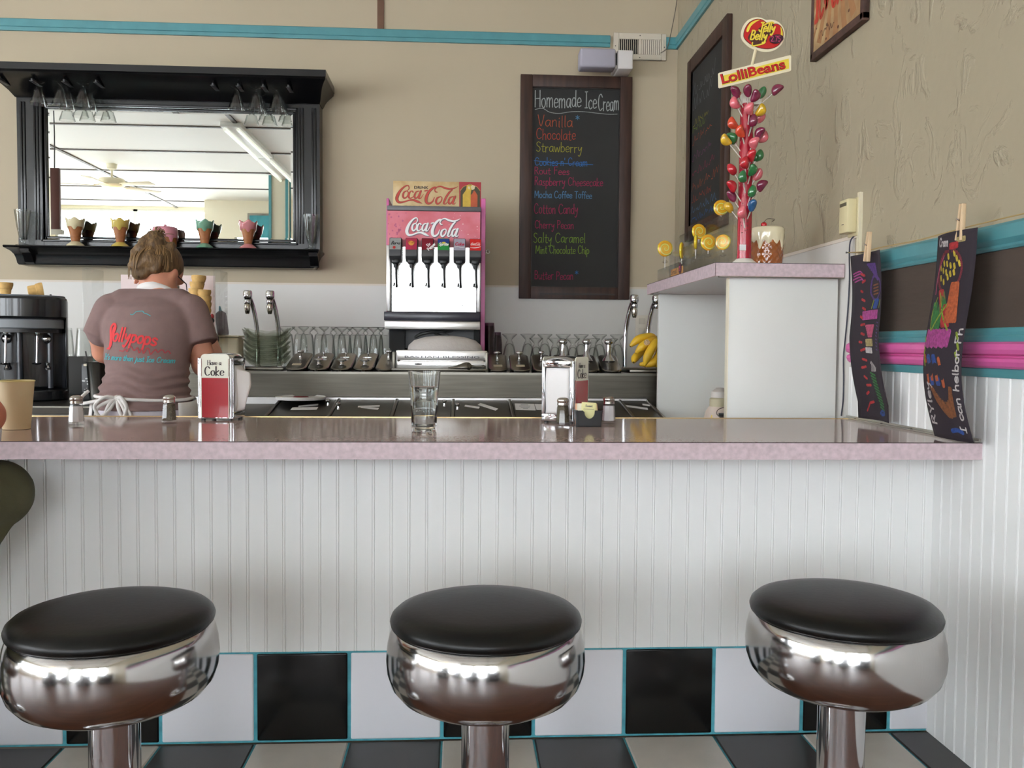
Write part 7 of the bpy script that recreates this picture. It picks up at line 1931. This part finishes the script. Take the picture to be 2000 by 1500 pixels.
    lk.build('loose_strands', pm('light_blonde_strands', (128, 100, 66), rough=.5, spec=.35, var=(30, .3)), hair, crease=80)
    # spectacle arm and a dark bracelet
    MB().tube([H @ Vector((.0745, .0, .002)), H @ Vector((.076, .06, .002)), H @ Vector((.060, .088, -.004))], .0018, 8).build('glasses_arm', pm('dark_frame', (40, 34, 34), rough=.4), t)
    MB().tube([R(-.900, 3.222, .958)+Vector((.029*math.cos(2*PI*k/18), .010*math.sin(2*PI*k/18), .029*math.sin(2*PI*k/18))) for k in range(18)], .0045, 8, closed=True).build('bracelet', BLACK_PLASTIC, t)
    # what she holds
    s = thing('dipping_scoop', 'black handled ice cream scoop in the hand of the waitress', 'scoop', (-.955, 3.335, .985))
    MB().limb([(.030, .0, .045), (.012, .0, .010), (-.012, .0, -.035)], [.012, .011, .010]).build('handle', BLACK_PLASTIC, s)
    MB().tube([(-.012, 0, -.035), (-.024, 0, -.060)], .004, 8).ell((-.030, 0, -.075), (.020, .020, .016), 16, 10).build('bowl', STEEL, s)
    MB().ell((.034, 0, .060), (.007, .007, .010), 10, 8).build('red_button', pm('red_lever', (176, 40, 40), rough=.4), s)
waitress()

def customer():
    O = Vector((-1.24, 1.47, 0))
    t = thing('person', 'person in olive trousers seated on the far left stool, bare elbow on the counter', 'person', O)
    def R(*p): return Vector(p)-O
    mb = MB()
    hc = R(-1.30, 1.66, 1.20); rot = Matrix.Rotation(.35, 4, 'Z')
    head(mb, hc, rot)
    mb.limb([R(-1.29, 1.58, 1.05), R(-1.295, 1.61, 1.12)], [.055, .052])
    tor = [(-1.26, 1.45, .515, .165, .13), (-1.265, 1.46, .62, .155, .12), (-1.27, 1.49, .76, .15, .115), (-1.28, 1.53, .90, .165, .12), (-1.285, 1.555, .99, .16, .105), (-1.29, 1.57, 1.045, .09, .07)]
    mb.loft([(a-O.x, b-O.y, c, d, e) for a, b, c, d, e in tor], 26)
    # near arm: shoulder, elbow planted on the counter, forearm up to the chin
    mb.limb([R(-1.135, 1.58, .985), R(-1.075, 1.75, .885), R(-1.004, 1.915, .788), R(-1.040, 1.93, .86), R(-1.155, 1.92, 1.00), R(-1.215, 1.88, 1.06)], [.056, .050, .044, .046, .036, .028])
    fingers(mb, R(-1.222, 1.875, 1.068), (-.5, -.45, .6), (.6, .4, .6), (-.1, .9, .1), .95, (.4, .6, .5))
    mb.limb([R(-1.43, 1.57, .985), R(-1.47, 1.72, .87), R(-1.46, 1.89, .783), R(-1.34, 2.02, .778)], [.056, .048, .040, .028])
    fingers(mb, R(-1.33, 2.03, .772), (.75, .5, 0), (0, 0, 1), (-.5, .8, 0), .95, (.1, .1, .1))
    for pts in ([R(-1.18, 1.44, .580), R(-1.005, 1.955, .612), R(-1.13, 1.90, .38), R(-1.22, 1.86, .14)], [R(-1.34, 1.44, .580), R(-1.40, 1.80, .56), R(-1.40, 1.78, .30), R(-1.40, 1.74, .06)]):
        mb.limb(pts, [.076, .064, .053, .040])
    mb.limb([R(-1.225, 1.85, .09), R(-1.28, 1.95, .08)], [.036, .028]); mb.limb([R(-1.40, 1.72, .035), R(-1.40, 1.90, .03)], [.034, .028])
    sk2 = pm('ruddy_skin', (206, 128, 102), rough=.5, sss=.12, var=(18, .07))
    body = fuse(mb, .008, 5).build('body', sk2, t, crease=180)
    eb = MB(); X = Matrix.Translation(hc) @ rot
    for sx in (-1, 1): eb.ell((sx*.029, .068, -.006), (.0125, .0105, .0085), 12, 8, X=X)
    eb.build('eye', pm('eye_white', (226, 222, 216)), body)
    ol = pm('olive_trousers', (92, 90, 66), rough=.9, var=(18, .12), bump=(70, .35, .004))
    tr = MB()
    tr.loft([(a-O.x, b-O.y, c, d, e) for a, b, c, d, e in [(-1.26, 1.45, .505, .165, .13), (-1.26, 1.45, .56, .178, .142), (-1.262, 1.455, .66, .165, .128)]], 26)
    for pts in ([R(-1.18, 1.44, .60), R(-1.002, 1.958, .614), R(-1.13, 1.90, .38), R(-1.215, 1.86, .17)], [R(-1.34, 1.44, .60), R(-1.40, 1.80, .565), R(-1.40, 1.78, .30), R(-1.40, 1.74, .10)]):
        tr.limb(pts, [.098, .076, .066, .056])
    fuse(tr, .010, 4).build('trousers', ol, t, crease=180)
    sm = MB()
    sm.loft([(a-O.x, b-O.y, c, d+.012, e+.012) for a, b, c, d, e in [(-1.262, 1.455, .60, .165, .125), (-1.27, 1.49, .76, .155, .118), (-1.28, 1.53, .90, .168, .122), (-1.285, 1.555, .99, .162, .106), (-1.29, 1.57, 1.04, .085, .068)]], 26)
    sm.limb([R(-1.15, 1.575, .99), R(-1.105, 1.69, .925)], [.074, .070]); sm.limb([R(-1.42, 1.57, .99), R(-1.455, 1.67, .915)], [.074, .070])
    fuse(sm, .010, 4).build('shirt', pm('dark_grey_shirt', (62, 64, 70), rough=.9), t, crease=180)
    hb = MB(); H = X
    hb.ell((0, -.016, .028), (.078, .090, .084), 24, 16, X=H); hb.ell((0, -.04, -.03), (.070, .055, .05), 20, 12, X=H)
    fuse(hb, .009, 2).build('hair', pm('brown_hair', (74, 52, 38), rough=.55, bump=(60, .5, .004)), t, crease=180)
    for (x, y, a) in ((-1.26, 1.90, .5), (-1.40, 1.81, 0)):
        MB().loft([(0, 0, 0, .045, .13), (0, 0, .03, .044, .125), (0, -.04, .065, .036, .06)], 20, X=Matrix.Translation((x-O.x, y-O.y, .045 if a else .0)) @ Matrix.Rotation(a, 4, 'Z')).build('shoe', BLACK_PLASTIC, t)
customer()
